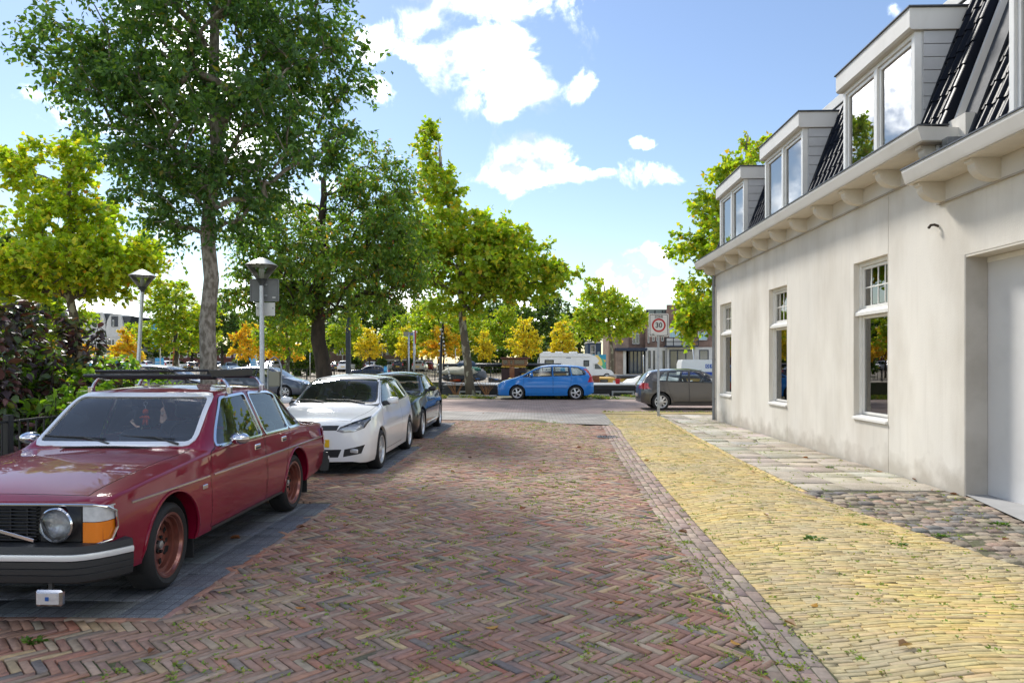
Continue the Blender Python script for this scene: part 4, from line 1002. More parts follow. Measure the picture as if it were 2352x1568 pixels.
K_POLO = [(0.00, .22, .45, .70, .74, .77, .58, .65, .61, .50), (.06, .20, .46, .745, .775, .80, .67, .735, .685, .54), (.20, .19, .48, .80, .825, .845, .755, .80, .74, .58),
          (.50, .19, .52, .86, .875, .895, .80, .835, .775, .63), (.95, .19, .55, .925, .945, .965, .81, .838, .78, .68), (1.10, .19, .55, .94, 1.0, 1.02, .81, .838, .78, .67),
          (1.85, .19, .57, .965, 1.375, 1.42, .82, .84, .775, .575), (2.30, .19, .57, .975, 1.40, 1.462, .82, .84, .775, .575), (3.0, .19, .58, .995, 1.385, 1.445, .82, .84, .77, .57),
          (3.55, .20, .58, 1.01, 1.34, 1.385, .80, .825, .75, .54), (3.72, .22, .58, 1.0, 1.24, 1.27, .78, .81, .74, .56), (3.88, .25, .58, .97, 1.02, 1.05, .72, .77, .71, .60), (3.97, .28, .55, .86, .90, .92, .64, .70, .66, .56)]
K_CMAX = [(0, .22, .45, .66, .70, .72, .62, .70, .66, .52), (.08, .2, .48, .74, .77, .79, .74, .80, .74, .56), (.3, .19, .52, .84, .86, .88, .82, .87, .80, .62), (.7, .19, .56, .95, .97, .99, .86, .905, .84, .70),
          (.95, .19, .58, .985, 1.05, 1.07, .87, .912, .85, .72), (2.0, .19, .6, 1.03, 1.49, 1.54, .88, .915, .845, .62), (2.6, .19, .6, 1.05, 1.52, 1.59, .88, .915, .845, .61), (3.5, .2, .6, 1.08, 1.49, 1.56, .87, .91, .83, .60),
          (4.0, .21, .6, 1.09, 1.42, 1.47, .85, .89, .80, .58), (4.15, .24, .6, 1.08, 1.25, 1.28, .82, .87, .79, .60), (4.27, .3, .58, 1.0, 1.04, 1.06, .76, .83, .76, .62), (4.33, .32, .55, .80, .84, .86, .70, .76, .72, .6)]
K_SEDAN = [(0, .22, .45, .70, .74, .76, .62, .68, .64, .50), (.08, .2, .47, .76, .79, .81, .72, .78, .72, .55), (.35, .19, .5, .84, .86, .89, .82, .87, .79, .62), (.9, .19, .54, .92, .94, .97, .86, .90, .82, .70),
           (1.4, .19, .56, .955, .98, 1.0, .87, .905, .83, .72), (1.55, .19, .56, .96, 1.03, 1.05, .87, .905, .83, .70), (2.25, .19, .58, .975, 1.36, 1.40, .87, .905, .82, .58), (2.75, .19, .58, .98, 1.385, 1.442, .87, .905, .82, .58),
           (3.45, .2, .58, .99, 1.34, 1.39, .86, .90, .81, .56), (4.05, .22, .58, 1.0, 1.07, 1.10, .84, .88, .79, .62), (4.3, .24, .58, .99, 1.02, 1.04, .81, .86, .77, .64), (4.6, .28, .57, .93, .97, .99, .74, .80, .72, .60), (4.69, .3, .55, .80, .84, .86, .66, .74, .68, .56)]
K_JAZZ = [(0, .2, .45, .66, .70, .72, .60, .68, .64, .50), (.1, .19, .48, .76, .79, .81, .72, .78, .70, .55), (.4, .19, .52, .86, .88, .90, .79, .835, .76, .62), (.75, .19, .55, .95, .99, 1.01, .81, .845, .78, .66),
          (1.65, .19, .58, 1.0, 1.44, 1.48, .82, .847, .775, .58), (2.3, .19, .58, 1.02, 1.46, 1.525, .82, .847, .77, .57), (3.2, .2, .58, 1.06, 1.42, 1.47, .81, .84, .76, .56), (3.65, .22, .58, 1.06, 1.32, 1.36, .79, .82, .74, .56),
          (3.8, .26, .58, 1.02, 1.10, 1.13, .75, .79, .73, .6), (3.9, .3, .55, .84, .88, .9, .66, .72, .68, .56)]
W_POLO3 = [[(1.22, .965), (1.90, 1.365), (2.45, 1.375), (2.52, .995)], [(2.57, 1.0), (2.51, 1.373), (3.05, 1.345), (3.38, 1.10), (3.30, 1.03)]]
W_POLO5 = [[(1.22, .965), (1.90, 1.365), (2.22, 1.372), (2.27, .985)], [(2.35, .99), (2.30, 1.373), (2.95, 1.355), (3.05, 1.01)], [(3.11, 1.015), (3.02, 1.35), (3.12, 1.335), (3.40, 1.10), (3.33, 1.03)]]
W_CMAX = [[(1.12, 1.03), (1.50, 1.235), (1.52, 1.04)], [(1.58, 1.045), (1.56, 1.27), (2.02, 1.46), (2.42, 1.485), (2.44, 1.065)], [(2.52, 1.07), (2.50, 1.49), (3.22, 1.48), (3.28, 1.095)], [(3.36, 1.105), (3.30, 1.475), (3.62, 1.45), (3.90, 1.30), (3.96, 1.15), (3.90, 1.125)]]
W_SEDAN = [[(1.72, .99), (2.28, 1.335), (2.72, 1.35), (2.76, .995)], [(2.84, 1.0), (2.80, 1.352), (3.35, 1.32), (3.50, 1.02)], [(3.56, 1.02), (3.43, 1.30), (3.56, 1.25), (3.80, 1.085), (3.75, 1.03)]]
W_JAZZ = [[(.98, 1.0), (1.32, 1.19), (1.36, 1.01)], [(1.42, 1.02), (1.40, 1.24), (1.72, 1.405), (2.1, 1.425), (2.14, 1.04)], [(2.22, 1.045), (2.18, 1.43), (2.85, 1.40), (2.95, 1.08)], [(3.02, 1.09), (2.92, 1.39), (3.15, 1.37), (3.42, 1.24), (3.36, 1.13)]]
def sym(pts): return [(-y, z) for y, z in pts[::-1]]
def modern(name, label, loc, rz, keys, L, wins, paint_m, sf, sr, Rw, Rr, style, front_glass, rear_glass, doors, hnd, lamps, rlamps, grille, intake, track, plate=None, rplate=None, dash=1.0, seats=(1.95, 2.9),
           mirror=(1.35, .99), rim_m=None, dens=1., step=.06, side_rl=None, group=None, mir_m=None, fog=None, glass=None, bmp=None, wheel_side=1, cat='car', chrome_z=None, badge=True, low_trim=True):
    root = thing(name, label, cat, loc, rz, group)
    S = Shell(keys, L, step, dens=dens); X = S.X; glass = glass or m_glass
    for s in (sf, sr): S.cut(arcpoly(X(s), Rw, Rw+.055), 'y', 99, SIDE)
    S.drop(99)
    for s in (sf, sr): S.arch_lip(X(s), Rw, Rw+.055)
    up = lambda c, n: abs(n.y) > .25 and c.z > .93
    k = 2
    for w in wins:
        p = rpoly([(X(s), z) for s, z in w], .035, 3)
        S.cut(grow(p, .016), 'y', 1, up, {0}); S.cut(p, 'y', 2, up, {1})
    fg = rpoly(front_glass+sym(front_glass)[0:0]+[(-y, z) for y, z in front_glass[::-1]], .06, 3)
    fp = lambda c, n: n.x > .2 and c.z > front_glass[0][1]-.05
    S.cut(grow(fg, .02), 'x', 3, fp, {0, 1}); S.cut(fg, 'x', 4, fp, {3})
    rg = rpoly(rear_glass+[(-y, z) for y, z in rear_glass[::-1]], .06, 3); rp = lambda c, n: n.x < -.15 and c.z > rear_glass[0][1]-.05
    S.cut(grow(rg, .015), 'x', 5, rp, {0, 1}); S.cut(rg, 'x', 6, rp, {5})
    if dens >= 1:
        for i, d in enumerate(doors):
            p = rpoly([(X(s), z) for s, z in d], .05, 3); S.cut(p, 'y', 20, SIDE, {0}); S.cut(grow(p, -.007), 'y', 30+i, SIDE, {20})
        hb_ = [(X(.10), .52), (X(.55), .64), (X(1.02 if L < 4.5 else 1.42), .69)]; hb_ = hb_+[(x, -y) for x, y in hb_[::-1]]
        hp = lambda c, n: n.z > .6 and c.z < 1.1 and c.x > 0
        S.cut(hb_, 'z', 21, hp, {0}); S.cut(grow(hb_, -.006), 'z', 22, hp, {21})
    fr = lambda c, n: n.x > .12 and c.x > L/2-.9
    for p in lamps: 
        for q in (p, sym(p)): S.cut(q, 'x', 10, fr, {0})
    if grille: S.cut(grille, 'x', 11, fr, {0})
    for p in intake: S.cut(p, 'x', 12, fr, {0})
    re = lambda c, n: n.x < -.12 and c.x < -L/2+.7
    for p in rlamps:
        for q in (p, sym(p)): S.cut(q, 'x', 13, re, {0})
    if side_rl: S.cut([(X(s), z) for s, z in side_rl], 'y', 13, SIDE, {0})
    if bmp: S.cut([(X(s), z) for s, z in bmp], 'y', 14, SIDE, {0})
    body = S.emit({0}, 'body', paint_m, root)
    if dens >= 1:
        S.emit({22}, 'bonnet', paint_m, root); S.emit({20, 21}, 'shut_lines', m_seam, root, off=-.006)
        for i in range(len(doors)):
            for sd in (-1, 1): S.emit({30+i}, 'door', paint_m, root, side=sd)
    for sd in (-1, 1): S.emit({1}, 'window_seal', m_plast, root, side=sd)
    S.emit({3}, 'windscreen_seal', m_plast, root); S.emit({5}, 'rear_window_seal', m_plast, root)
    for sd in (-1, 1): S.emit({2}, 'side_window', glass, root, side=sd, off=-.004)
    S.emit({4}, 'windscreen', glass, root, off=-.003); S.emit({6}, 'rear_window', glass, root, off=-.003)
    for sd in (-1, 1):
        h = S.emit({10}, 'headlight', m_refl if dens >= 1 else m_refl, root, side=sd, off=-.035 if dens >= 1 else 0)
        if h and dens >= 1:
            S.emit({10}, 'lens', m_lens, h, side=sd, off=.001); v = [p.co for p in h.data.vertices]; c = sum(v, Vector())/len(v)
            for dy, r in ((.07, .058), (-.09, .045)):
                mb = MB(); mb.lathe([(r, .034), (r*.9, .02), (r*.5, .0), (0.001, -.005)], 20, 'x', (c.x+.0-abs(dy)*.15, c.y+dy*sd, c.z+.006)); mb.build('lamp_bowl', m_chrome, h, angle=40)
        S.emit({13}, 'tail_light', m_red, root, side=sd, off=.004)
    g = S.emit({11}, 'grille', m_plast, root, off=-.012); S.emit({12}, 'air_intake', m_plast, root, off=-.015)
    if bmp: S.emit({14}, 'sill', m_plast, root, off=.004)
    if g and dens >= 1:
        ys = [v.co.y for v in g.data.vertices]; zs = [v.co.z for v in g.data.vertices]; xm = max(v.co.x for v in g.data.vertices)
        for z in np.linspace(min(zs)+.012, max(zs)-.012, 3):
            mb = MB(); w = max(ys)-.02; pts = [(xm-.02-.10*(t*t), t*w, z) for t in np.linspace(-1, 1, 9)]; mb.tube(pts, .006, 5); mb.build('grille_bar', m_chrome if abs(z-(min(zs)+max(zs))/2) < .01 else m_plast, g)
        if badge:
            mb = MB(); mb.lathe([(.052, -.01), (.052, .012), (.042, .018), (.040, .010), (0.001, .010)], 24, 'x', (xm+.005, 0, (min(zs)+max(zs))/2)); mb.build('badge', m_chrome, g, angle=40)
    if fog:
        for y, z, w, h_ in fog:
            for sd in (-1, 1):
                xx = max([v.co.x for v in body.data.vertices if abs(v.co.y-sd*y) < .08 and abs(v.co.z-z) < .12] or [L/2-.1])
                M = Matrix.Translation((xx-.012, sd*y, z)) @ Matrix.Rotation(-sd*.45, 4, 'Z'); mb = MB(); mb.box(-.02, .015, -w, w, -h_, h_, .012, M=M); mb.build('fog_light', m_refl, root)
    add_wheels(root, S, sf, sr, Rw, Rr, .205, track, style, rim_m or m_alloy)
    underside(root, S)
    if dens >= 1:
        interior(root, S, dash, front_glass[0][1], seats[0], seats[1], .76, wheel_side=wheel_side)
        handles(root, S, hnd, paint_m); mirror_part(root, S, X(mirror[0]), mirror[1], mir_m or paint_m)
        wipers(root, S, dash+.03, front_glass[0][1]-.012, ((.5, -.05, 0), (-.12, -.62, 0)))
    else:
        mb = MB(); mb.box(X(S.s1-.5), X(1.2), -.66, .66, .5, .95); mb.build('seats', m_int, root)
    if plate: platebox(root, *plate)
    if rplate: platebox(root, *rplate)
    if chrome_z: strip(root, S, 'side_moulding', chrome_z[2], X(chrome_z[0]), X(chrome_z[1]), lambda x: chrome_z[3], .03)
    S.bm.free(); return root
p_white = paint('white_car_paint', (.78, .79, .80)); p_black = paint('black_car_paint', (.010, .011, .014)); p_blue = paint('bright_blue_paint', (.008, .17, .53), .0, .35)
p_grey = paint('pepper_grey_paint', (.085, .080, .078), .35); p_steel = paint('steel_blue_grey_paint', (.085, .105, .14), .3)
FG_POLO = [(.655, 1.02), (.545, 1.38)]
modern('parked_car', 'white three-door hatchback with yellow number plate parked behind the burgundy saloon', (-3.18, 11.90, 0), R(-90), K_POLO, 3.97, W_POLO3, p_white, .82, 3.29, .305, .215, 'ten',
       FG_POLO, [(.57, 1.05), (.47, 1.30)], [[(1.02, .27), (1.02, .90), (1.12, .955), (1.86, 1.385), (2.5, 1.39), (2.55, .98), (2.55, .27)]], [(2.38, .83)],
       [[(.36, .665), (.41, .725), (.60, .80), (.755, .855), (.77, .80), (.73, .70), (.60, .65), (.45, .64)]], [[0, 0]] and [], [(-.36, .675), (.36, .675), (.39, .745), (-.39, .745)],
       [[(-.38, .285), (.38, .285), (.43, .40), (-.43, .40)], [(.45, .29), (.70, .335), (.745, .46), (.60, .425), (.47, .40)], sym([(.45, .29), (.70, .335), (.745, .46), (.60, .425), (.47, .40)])], .735,
       plate=(1.985+.075, 0, .49), dash=1.04, mirror=(1.38, .985), rim_m=m_alloy, fog=[(.58, .375, .10, .03)])
modern('parked_car', 'glossy black saloon parked nose to tail behind the white hatchback', (-3.27, 16.62, 0), R(-90), K_SEDAN, 4.69, W_SEDAN, p_black, .80, 3.64, .325, .235, 'seven',
       [(.67, 1.055), (.55, 1.365)], [(.60, 1.09), (.50, 1.33)], [[(1.45, .28), (1.45, .90), (1.62, .96), (2.24, 1.345), (2.75, 1.365), (2.80, .97), (2.80, .28)], [(2.81, .28), (2.81, .97), (2.78, 1.365), (3.36, 1.33), (3.52, 1.0), (3.40, .62), (3.20, .28)]],
       [(2.62, .87), (3.36, .88)], [[(.42, .62), (.72, .68), (.76, .76), (.55, .77), (.42, .72)]], [[(.45, .74), (.80, .74), (.80, .88), (.45, .88)]], [(-.36, .50), (.36, .50), (.40, .74), (-.40, .74)],
       [[(-.5, .26), (.5, .26), (.55, .36), (-.55, .36)]], .79, dash=1.5, seats=(2.35, 3.25), mirror=(1.85, 1.0), mir_m=m_plast, chrome_z=(1.3, 3.2, m_chrome, .30))
modern('parked_car', 'bright blue people carrier parked side-on along the quay verge', tuple(D(1253, 31.85)), R(180), K_CMAX, 4.33, W_CMAX, p_blue, .87, 3.51, .32, .225, 'ten',
       [(.70, 1.07), (.58, 1.50)], [(.60, 1.12), (.50, 1.40)], [[(1.14, .26), (1.14, .95), (1.30, 1.02), (2.02, 1.475), (2.45, 1.495), (2.48, 1.0), (2.48, .26)], [(2.49, .26), (2.49, 1.0), (2.47, 1.50), (3.24, 1.49), (3.32, 1.05), (3.30, .75), (3.10, .26)]],
       [(2.28, .90), (3.16, .93)], [[(.44, .64), (.72, .70), (.78, .80), (.62, .80), (.46, .72)]], [[(.58, .92), (.76, .92), (.66, 1.40), (.60, 1.40)]], [(-.36, .55), (.36, .55), (.38, .66), (-.38, .66)],
       [[(-.62, .24), (.62, .24), (.64, .40), (-.64, .40)]], .80, dash=.92, seats=(2.05, 3.0), mirror=(1.50, 1.06), side_rl=[(4.05, .80), (4.36, .80), (4.36, .98), (4.25, 1.1), (4.06, 1.44), (4.0, 1.44), (4.15, 1.05)],
       chrome_z=(1.2, 3.1, p_blue, .56), wheel_side=1)
modern('parked_car', 'dark grey five-door hatchback parked at the corner by the zone sign', (5.86, 25.02, 0), R(0), K_POLO, 3.97, W_POLO5, p_grey, .82, 3.29, .305, .215, 'cover',
       FG_POLO, [(.58, 1.04), (.47, 1.30)], [[(1.02, .27), (1.02, .90), (1.12, .955), (1.86, 1.385), (2.25, 1.388), (2.30, .98), (2.30, .27)], [(2.31, .27), (2.31, .98), (2.27, 1.388), (2.97, 1.37), (3.08, .98), (2.98, .62), (2.85, .27)]],
       [(2.12, .84), (2.86, .86)], [[(.36, .665), (.60, .80), (.755, .855), (.73, .70), (.45, .64)]], [[(.42, .76), (.80, .78), (.78, .95), (.46, .95)]], [(-.36, .675), (.36, .675), (.39, .745), (-.39, .745)], [[(-.38, .285), (.38, .285), (.43, .40), (-.43, .40)]], .735,
       dash=1.04, mirror=(1.38, .985), side_rl=[(3.66, .76), (3.99, .74), (3.99, .95), (3.80, .96)], rplate=(-1.985-.055, 0, .52, mat('blurred_plate', (.42, .34, .30), .5)), chrome_z=(1.2, 2.8, m_plast, .30))
modern('parked_car', 'steel grey compact hatchback with silver wheels parked beyond the lamp post', tuple(D(612, 32.9)), R(0), K_JAZZ, 3.9, W_JAZZ, p_steel, .78, 3.28, .30, .215, 'seven',
       [(.66, 1.01), (.55, 1.44)], [(.56, 1.10), (.48, 1.32)], [[(1.02, .27), (1.02, .92), (1.2, 1.0), (1.70, 1.42), (2.13, 1.435), (2.17, 1.0), (2.17, .27)], [(2.18, .27), (2.18, 1.0), (2.16, 1.435), (2.88, 1.41), (3.0, 1.03), (2.95, .65), (2.8, .27)]],
       [(1.98, .88), (2.78, .90)], [[(.40, .62), (.72, .70), (.76, .86), (.58, .80), (.42, .70)]], [[(.50, .78), (.80, .80), (.78, 1.02), (.54, 1.0)]], [(-.36, .58), (.36, .58), (.38, .66), (-.38, .66)], [[(-.5, .26), (.5, .26), (.52, .38), (-.52, .38)]], .735,
       dash=.74, seats=(1.75, 2.65), mirror=(1.28, 1.02), side_rl=[(3.60, .80), (3.93, .78), (3.93, 1.0), (3.72, 1.02)], chrome_z=(1.1, 2.75, p_steel, .32))
modern('parked_car', 'black people carrier parked behind the shrubs beyond the leaning lamp post', tuple(D(382, 30.2)), R(0), K_CMAX, 4.33, W_CMAX, p_black, .87, 3.51, .32, .225, 'ten',
       [(.70, 1.07), (.58, 1.50)], [(.60, 1.12), (.50, 1.40)], [[(1.14, .26), (1.14, .95), (1.30, 1.02), (2.02, 1.475), (2.45, 1.495), (2.48, 1.0), (2.48, .26)]],
       [(2.28, .90), (3.16, .93)], [[(.44, .64), (.72, .70), (.78, .80), (.62, .80), (.46, .72)]], [[(.58, .92), (.76, .92), (.66, 1.40), (.60, 1.40)]], None, [], .80, dash=.92, seats=(2.05, 3.0), mirror=(1.50, 1.06))
# ------------------------------------------------------------------ the burgundy vintage saloon
K_VOLVO = [(.12, .36, .56, .755, .775, .785, .76, .79, .775, .70), (.16, .34, .56, .775, .795, .806, .79, .825, .80, .71), (.45, .28, .57, .815, .842, .868, .81, .845, .815, .69), (1.0, .26, .58, .865, .895, .925, .82, .853, .82, .69),
           (1.44, .26, .58, .90, .928, .955, .82, .855, .82, .70), (1.52, .26, .58, .905, .985, 1.0, .82, .855, .82, .685), (2.02, .26, .58, .92, 1.345, 1.385, .82, .855, .82, .628), (2.14, .26, .58, .92, 1.375, 1.415, .82, .855, .82, .624), (2.6, .26, .58, .92, 1.388, 1.435, .82, .855, .82, .624),
           (3.15, .26, .58, .92, 1.375, 1.418, .82, .855, .82, .624), (3.33, .26, .58, .92, 1.345, 1.385, .82, .855, .82, .628), (3.90, .27, .58, .915, .985, 1.01, .815, .85, .815, .67), (3.98, .28, .58, .912, .935, .965, .815, .85, .81, .69), (4.50, .32, .58, .885, .905, .928, .80, .84, .79, .69), (4.62, .36, .57, .86, .88, .90, .78, .82, .775, .69), (4.66, .38, .56, .80, .82, .84, .75, .79, .75, .68)]
def volvo():
    m = mat('burgundy_paint', (.215, .003, .024), .40, .0, coat=.9, col2=(.18, .004, .021), nscale=1.5, spec=.1)
    root = thing('parked_car', 'burgundy vintage saloon with bronze wheels, roof rack and round headlights', 'car', (-3.465, 6.47, .012), R(-90))
    L = 4.75; S = Shell(K_VOLVO, L, .05, bf=.03, br=.02, rc=.022, rd=.05); X = S.X
    sf, sr, Rw, Rr = .87, 3.51, .31, .230
    for s in (sf, sr): S.cut(arcpoly(X(s), Rw+.015, Rw+.06, 30), 'y', 99, SIDE)
    S.drop(99)
    for s in (sf, sr): S.arch_lip(X(s), Rw+.015, Rw+.06, .12)
    up = lambda c, n: abs(n.y) > .25 and c.z > .9
    for w in ([(1.66, .945), (2.05, 1.315), (2.54, 1.335), (2.58, .945)], [(2.69, .945), (2.65, 1.335), (3.12, 1.325), (3.28, 1.30), (3.30, .945)], [(3.345, .945), (3.325, 1.295), (3.40, 1.265), (3.72, 1.0), (3.70, .95)]):
        p = rpoly([(X(s), z) for s, z in w], .03, 3); S.cut(grow(p, .022), 'y', 1, up, {0}); S.cut(p, 'y', 2, up, {1})
    fg0 = [(.645, .985), (.580, 1.335)]; fg = rpoly(fg0+[(-y, z) for y, z in fg0[::-1]], .05, 4); fp = lambda c, n: n.x > .2 and c.z > .95
    S.cut(grow(fg, .034), 'x', 3, fp, {0}); S.cut(fg, 'x', 4, fp, {3})
    rg0 = [(.625, 1.0), (.57, 1.32)]; rg = rpoly(rg0+[(-y, z) for y, z in rg0[::-1]], .05, 3); rp = lambda c, n: n.x < -.2 and c.z > .95
    S.cut(grow(rg, .03), 'x', 7, rp, {0}); S.cut(rg, 'x', 6, rp, {7})
    doors = ([(1.46, .29), (1.44, .70), (1.50, .905), (1.62, .93), (2.03, 1.335), (2.57, 1.36), (2.62, .92), (2.62, .29)], [(2.64, .29), (2.64, .92), (2.62, 1.36), (3.14, 1.352), (3.30, 1.33), (3.34, .93), (3.20, .62), (3.06, .29)])
    for i, d in enumerate(doors): p = rpoly([(X(s), z) for s, z in d], .03, 3); S.cut(p, 'y', 20, SIDE, {0}); S.cut(grow(p, -.006), 'y', 30+i, SIDE, {20})
    hb_ = [(X(.17), .665), (X(1.0), .655), (X(1.45), .668)]; hb_ = hb_+[(x, -y) for x, y in hb_[::-1]]; hp = lambda c, n: n.z > .6 and c.z < 1.0 and c.x > 0
    S.cut(hb_, 'z', 21, hp, {0}); S.cut(grow(hb_, -.006), 'z', 22, hp, {21})
    fr = lambda c, n: n.x > .3 and c.x > L/2-.4
    S.cut([(-.785, .52), (.785, .52), (.785, .752), (-.785, .752)], 'x', 11, fr, {0})
    S.cut([(X(.05), .535), (X(.195), .535), (X(.195), .748), (X(.05), .748)], 'y', 12, SIDE, {0})
    S.cut([(X(4.5), .62), (X(4.7), .62), (X(4.7), .82), (X(4.5), .82)], 'y', 13, SIDE, {0})
    re = lambda c, n: n.x < -.3 and c.x < -L/2+.4
    for q in ([(.42, .62), (.80, .62), (.80, .82), (.42, .82)],): S.cut(q, 'x', 13, re, {0}); S.cut(sym(q), 'x', 13, re, {0})
    S.emit({0}, 'body', m, root, angle=32); S.emit({22}, 'bonnet', m, root, angle=32); S.emit({20, 21}, 'shut_lines', m_seam, root, off=-.006)
    for i in range(2):
        for sd in (-1, 1): S.emit({30+i}, 'door', m, root, side=sd)
    mwt = mat('windscreen_trim', (.78, .78, .78), .3, .4); S.emit({3}, 'windscreen_trim', mwt, root, off=.008, thick=.012); S.emit({7}, 'rear_window_trim', mwt, root, off=.008, thick=.012)
    for sd in (-1, 1): S.emit({1}, 'window_trim', m_chrome, root, side=sd, off=.006, thick=.012)
    for sd in (-1, 1): S.emit({2}, 'side_window', m_glass, root, side=sd, off=-.008); S.emit({13}, 'tail_light', m_red, root, side=sd, off=.01)
    gl = glassmat('windscreen_glass', (.90, .95, .97), 1.75, refl_haze=.08)  # bright reflection put into the windscreen as a pale veil
    S.emit({4}, 'windscreen', gl, root, off=-.006); S.emit({6}, 'rear_window', m_glass, root, off=-.006)
    # nose: grille, lamp panels, headlights, corner lamps
    fx = X(.12)+.01; mk = mat('black_nose_panel', (.010, .011, .014), .35)
    mb = MB(); mb.box(fx-.10, fx-.09, -.78, .78, .515, .755); mb.build('nose_panel', m_dark, root); S.emit({11}, 'nose_edge', m_seam, root, off=-.05)
    g = MB(); g.box(fx-.03, fx-.01, -.392, .392, .525, .748, .006); gr = g.build('grille', m_plast, root)
    me = MB().box(-.012, .016, -.385, .385, -.0045, .0045, .003).mesh('grille_bar', mk)
    for i in range(10): link('grille_bar', me, gr, (fx+.006, 0, .538+i*.0222))
    me = MB().box(-.010, .006, -.004, .004, -.105, .105).mesh('grille_rib', mk)
    for y in np.linspace(-.32, .32, 7): link('grille_rib', me, gr, (fx+.004, float(y), .637))
    mb = MB(); M = Matrix.Translation((fx+.026, 0, .637)) @ Matrix.Rotation(R(-15), 4, 'X'); mb.box(-.006, .006, -.39, .39, -.011, .011, .003, M=M); mb.build('diagonal_bar', m_chrome, gr)
    for sd in (-1, 1):
        mb = MB(); mb.box(fx-.025, fx+.006, sd*.398, sd*.668, .522, .748, .006); mb.build('lamp_panel', mk, root)
        c = (fx+.046, sd*.535, .640); r = .098
        mb = MB(); mb.lathe([(r+.006, -.045), (r+.010, .014), (r+.002, .022), (r-.004, .012), (r-.006, -.012)], 32, 'x', c); h = mb.build('headlight', m_chrome, root, angle=40)
        mb = MB(); mb.lathe([(r-.004, .006), (r*.7, -.016), (r*.3, -.03), (.001, -.034)], 32, 'x', c); mb.build('reflector', m_refl, h, angle=40)
        mb = MB(); mb.lathe([(r-.004, .012), (r*.85, .024), (r*.5, .034), (.001, .038)], 32, 'x', c); mb.build('lens', glassmat('ribbed_lens', (.80, .82, .84), 1.5, .12), h, angle=40)
        mb = MB(); mb.tube([(fx+.05, sd*.535-.10, .66+.02), (fx+.088, sd*.535-.04, .612), (fx+.088, sd*.535+.005, .55)], [.010, .008, .004], 6); mb.build('headlight_wiper', m_plast, h)
        # corner lamp, clear over amber, wrapping round the wing
        for nm, mm, z0, z1 in (('corner_lamp', mat('clear_ribbed_lens', (.62, .63, .64), .25, coat=.5, bump=.6, bscale=5, col2=(.48, .49, .5), nscale=20), .652, .746), ('indicator_lamp', m_amber, .522, .648)):
            def ring(z, g_): return [(fx+.016+g_, sd*.678, z), (fx+.016+g_, sd*.752, z), (fx+.004+g_*.7, sd*(.778+g_*.5), z), (fx-.03, sd*(.802+g_), z), (fx-.10, sd*(.812+g_), z)]
            A_, B_ = ring(z0, 0), ring(z1, 0); mb = MB(); n = 5; fs = [(i, i+1, n+i+1, n+i) for i in range(n-1)]
            top = B_+[(fx-.10, sd*.70, z1), (fx-.06, sd*.678, z1)]; bot = A_+[(fx-.10, sd*.70, z0), (fx-.06, sd*.678, z0)]
            n = 7; fs = [(i, (i+1) % n, n+(i+1) % n, n+i) for i in range(n)]+[tuple(range(n))[::-1], tuple(range(n, 2*n))]
            if sd < 0: fs = [f[::-1] for f in fs]
            mb.add(bot+top, fs); mb.build(nm, mm, root, angle=60)
        mb = MB(); mb.tube([(fx+.018, 0, .757), (fx+.018, sd*.62, .757), (fx+.012, sd*.74, .754), (fx-.02, sd*.808, .742), (fx-.09, sd*.826, .70), (fx-.10, sd*.828, .60), (fx-.05, sd*.82, .53), (fx-.0, sd*.78, .517), (fx+.018, sd*.70, .512), (fx+.018, 0, .512)], .0085, 6); mb.build('nose_trim', m_chrome, root)
    # bumpers: rubber beams with a bright strip
    for sg, xb, nm in ((1, X(.0), 'front_bumper'), (-1, X(4.76), 'rear_bumper')):
        path = []
        for t in np.linspace(-1, 1, 33):
            y = t*.885; e = max(0, (abs(t)-.72)/.28); path.append((xb-sg*(.035+.0*e)-sg*.22*e**2.2, y*(1 if abs(t) < .99 else 1.0)))
        def swp(prof, name, mm, par):
            mb = MB(); n = len(prof); vs = []
            for (x, y) in path:
                e = abs(y)/.885; tx, ty = (1, 0) if e < .72 else (max(.25, 1-(e-.72)*3), math.copysign(min(.95, (e-.72)*3.2), y))
                for o, z in prof: vs.append((x+sg*o*tx, y+o*ty*.8, z))
            k = len(path); fs = [(i*n+j, i*n+(j+1) % n, (i+1)*n+(j+1) % n, (i+1)*n+j) for i in range(k-1) for j in range(n)]+[tuple(range(n))[::-1], tuple((k-1)*n+j for j in range(n))]
            if sg < 0: fs = [f[::-1] for f in fs]
            mb.add(vs, fs); return mb.build(name, mm, par, angle=40)
        b = swp([(-.11, 0.290), (-.02, 0.280), (.025, 0.300), (.032, 0.340), (.026, 0.344), (.033, 0.348), (.035, 0.380), (.029, 0.384), (.036, 0.388), (.036, 0.425), (.020, 0.430), (.020, 0.470), (.032, 0.475), (.020, 0.515), (-.06, 0.523), (-.11, 0.520)], nm, m_plast, root)
        swp([(.018, .429), (.036, .432), (.040, .450), (.035, .468), (.018, .471)], 'bumper_strip', mat('bumper_strip', (.66, .67, .68), .3, .3), b)
    mb = MB(); c = (X(.015), .52, .205); mb.box(c[0]-.03, c[0]+.012, c[1]-.085, c[1]+.085, c[2]-.05, c[2]+.05, .012); fl = mb.build('fog_light', m_chrome, root)
    mb = MB(); mb.box(c[0]+.010, c[0]+.018, c[1]-.07, c[1]+.07, c[2]-.037, c[2]+.037, .006); mb.build('lens', m_refl, fl)
    mb = MB(); mb.box(c[0]-.03, c[0]-.01, c[1]-.012, c[1]+.012, c[2]+.045, .30); mb.build('bracket', m_plast, fl)
    mb = MB(); mb.box(c[0]+.018, c[0]+.020, c[1]-.012, c[1]+.010, c[2]-.012, c[2]+.012); mb.build('sticker', mat('blue_sticker', (.01, .08, .3), .4), fl)
    # brightwork along the sides
    strip(root, S, 'side_moulding', m_chrome, X(.36), X(1.42), lambda x: .722+.0*x, .018, .010); strip(root, S, 'side_moulding', m_chrome, X(1.50), X(4.60), lambda x: .722, .018, .010)
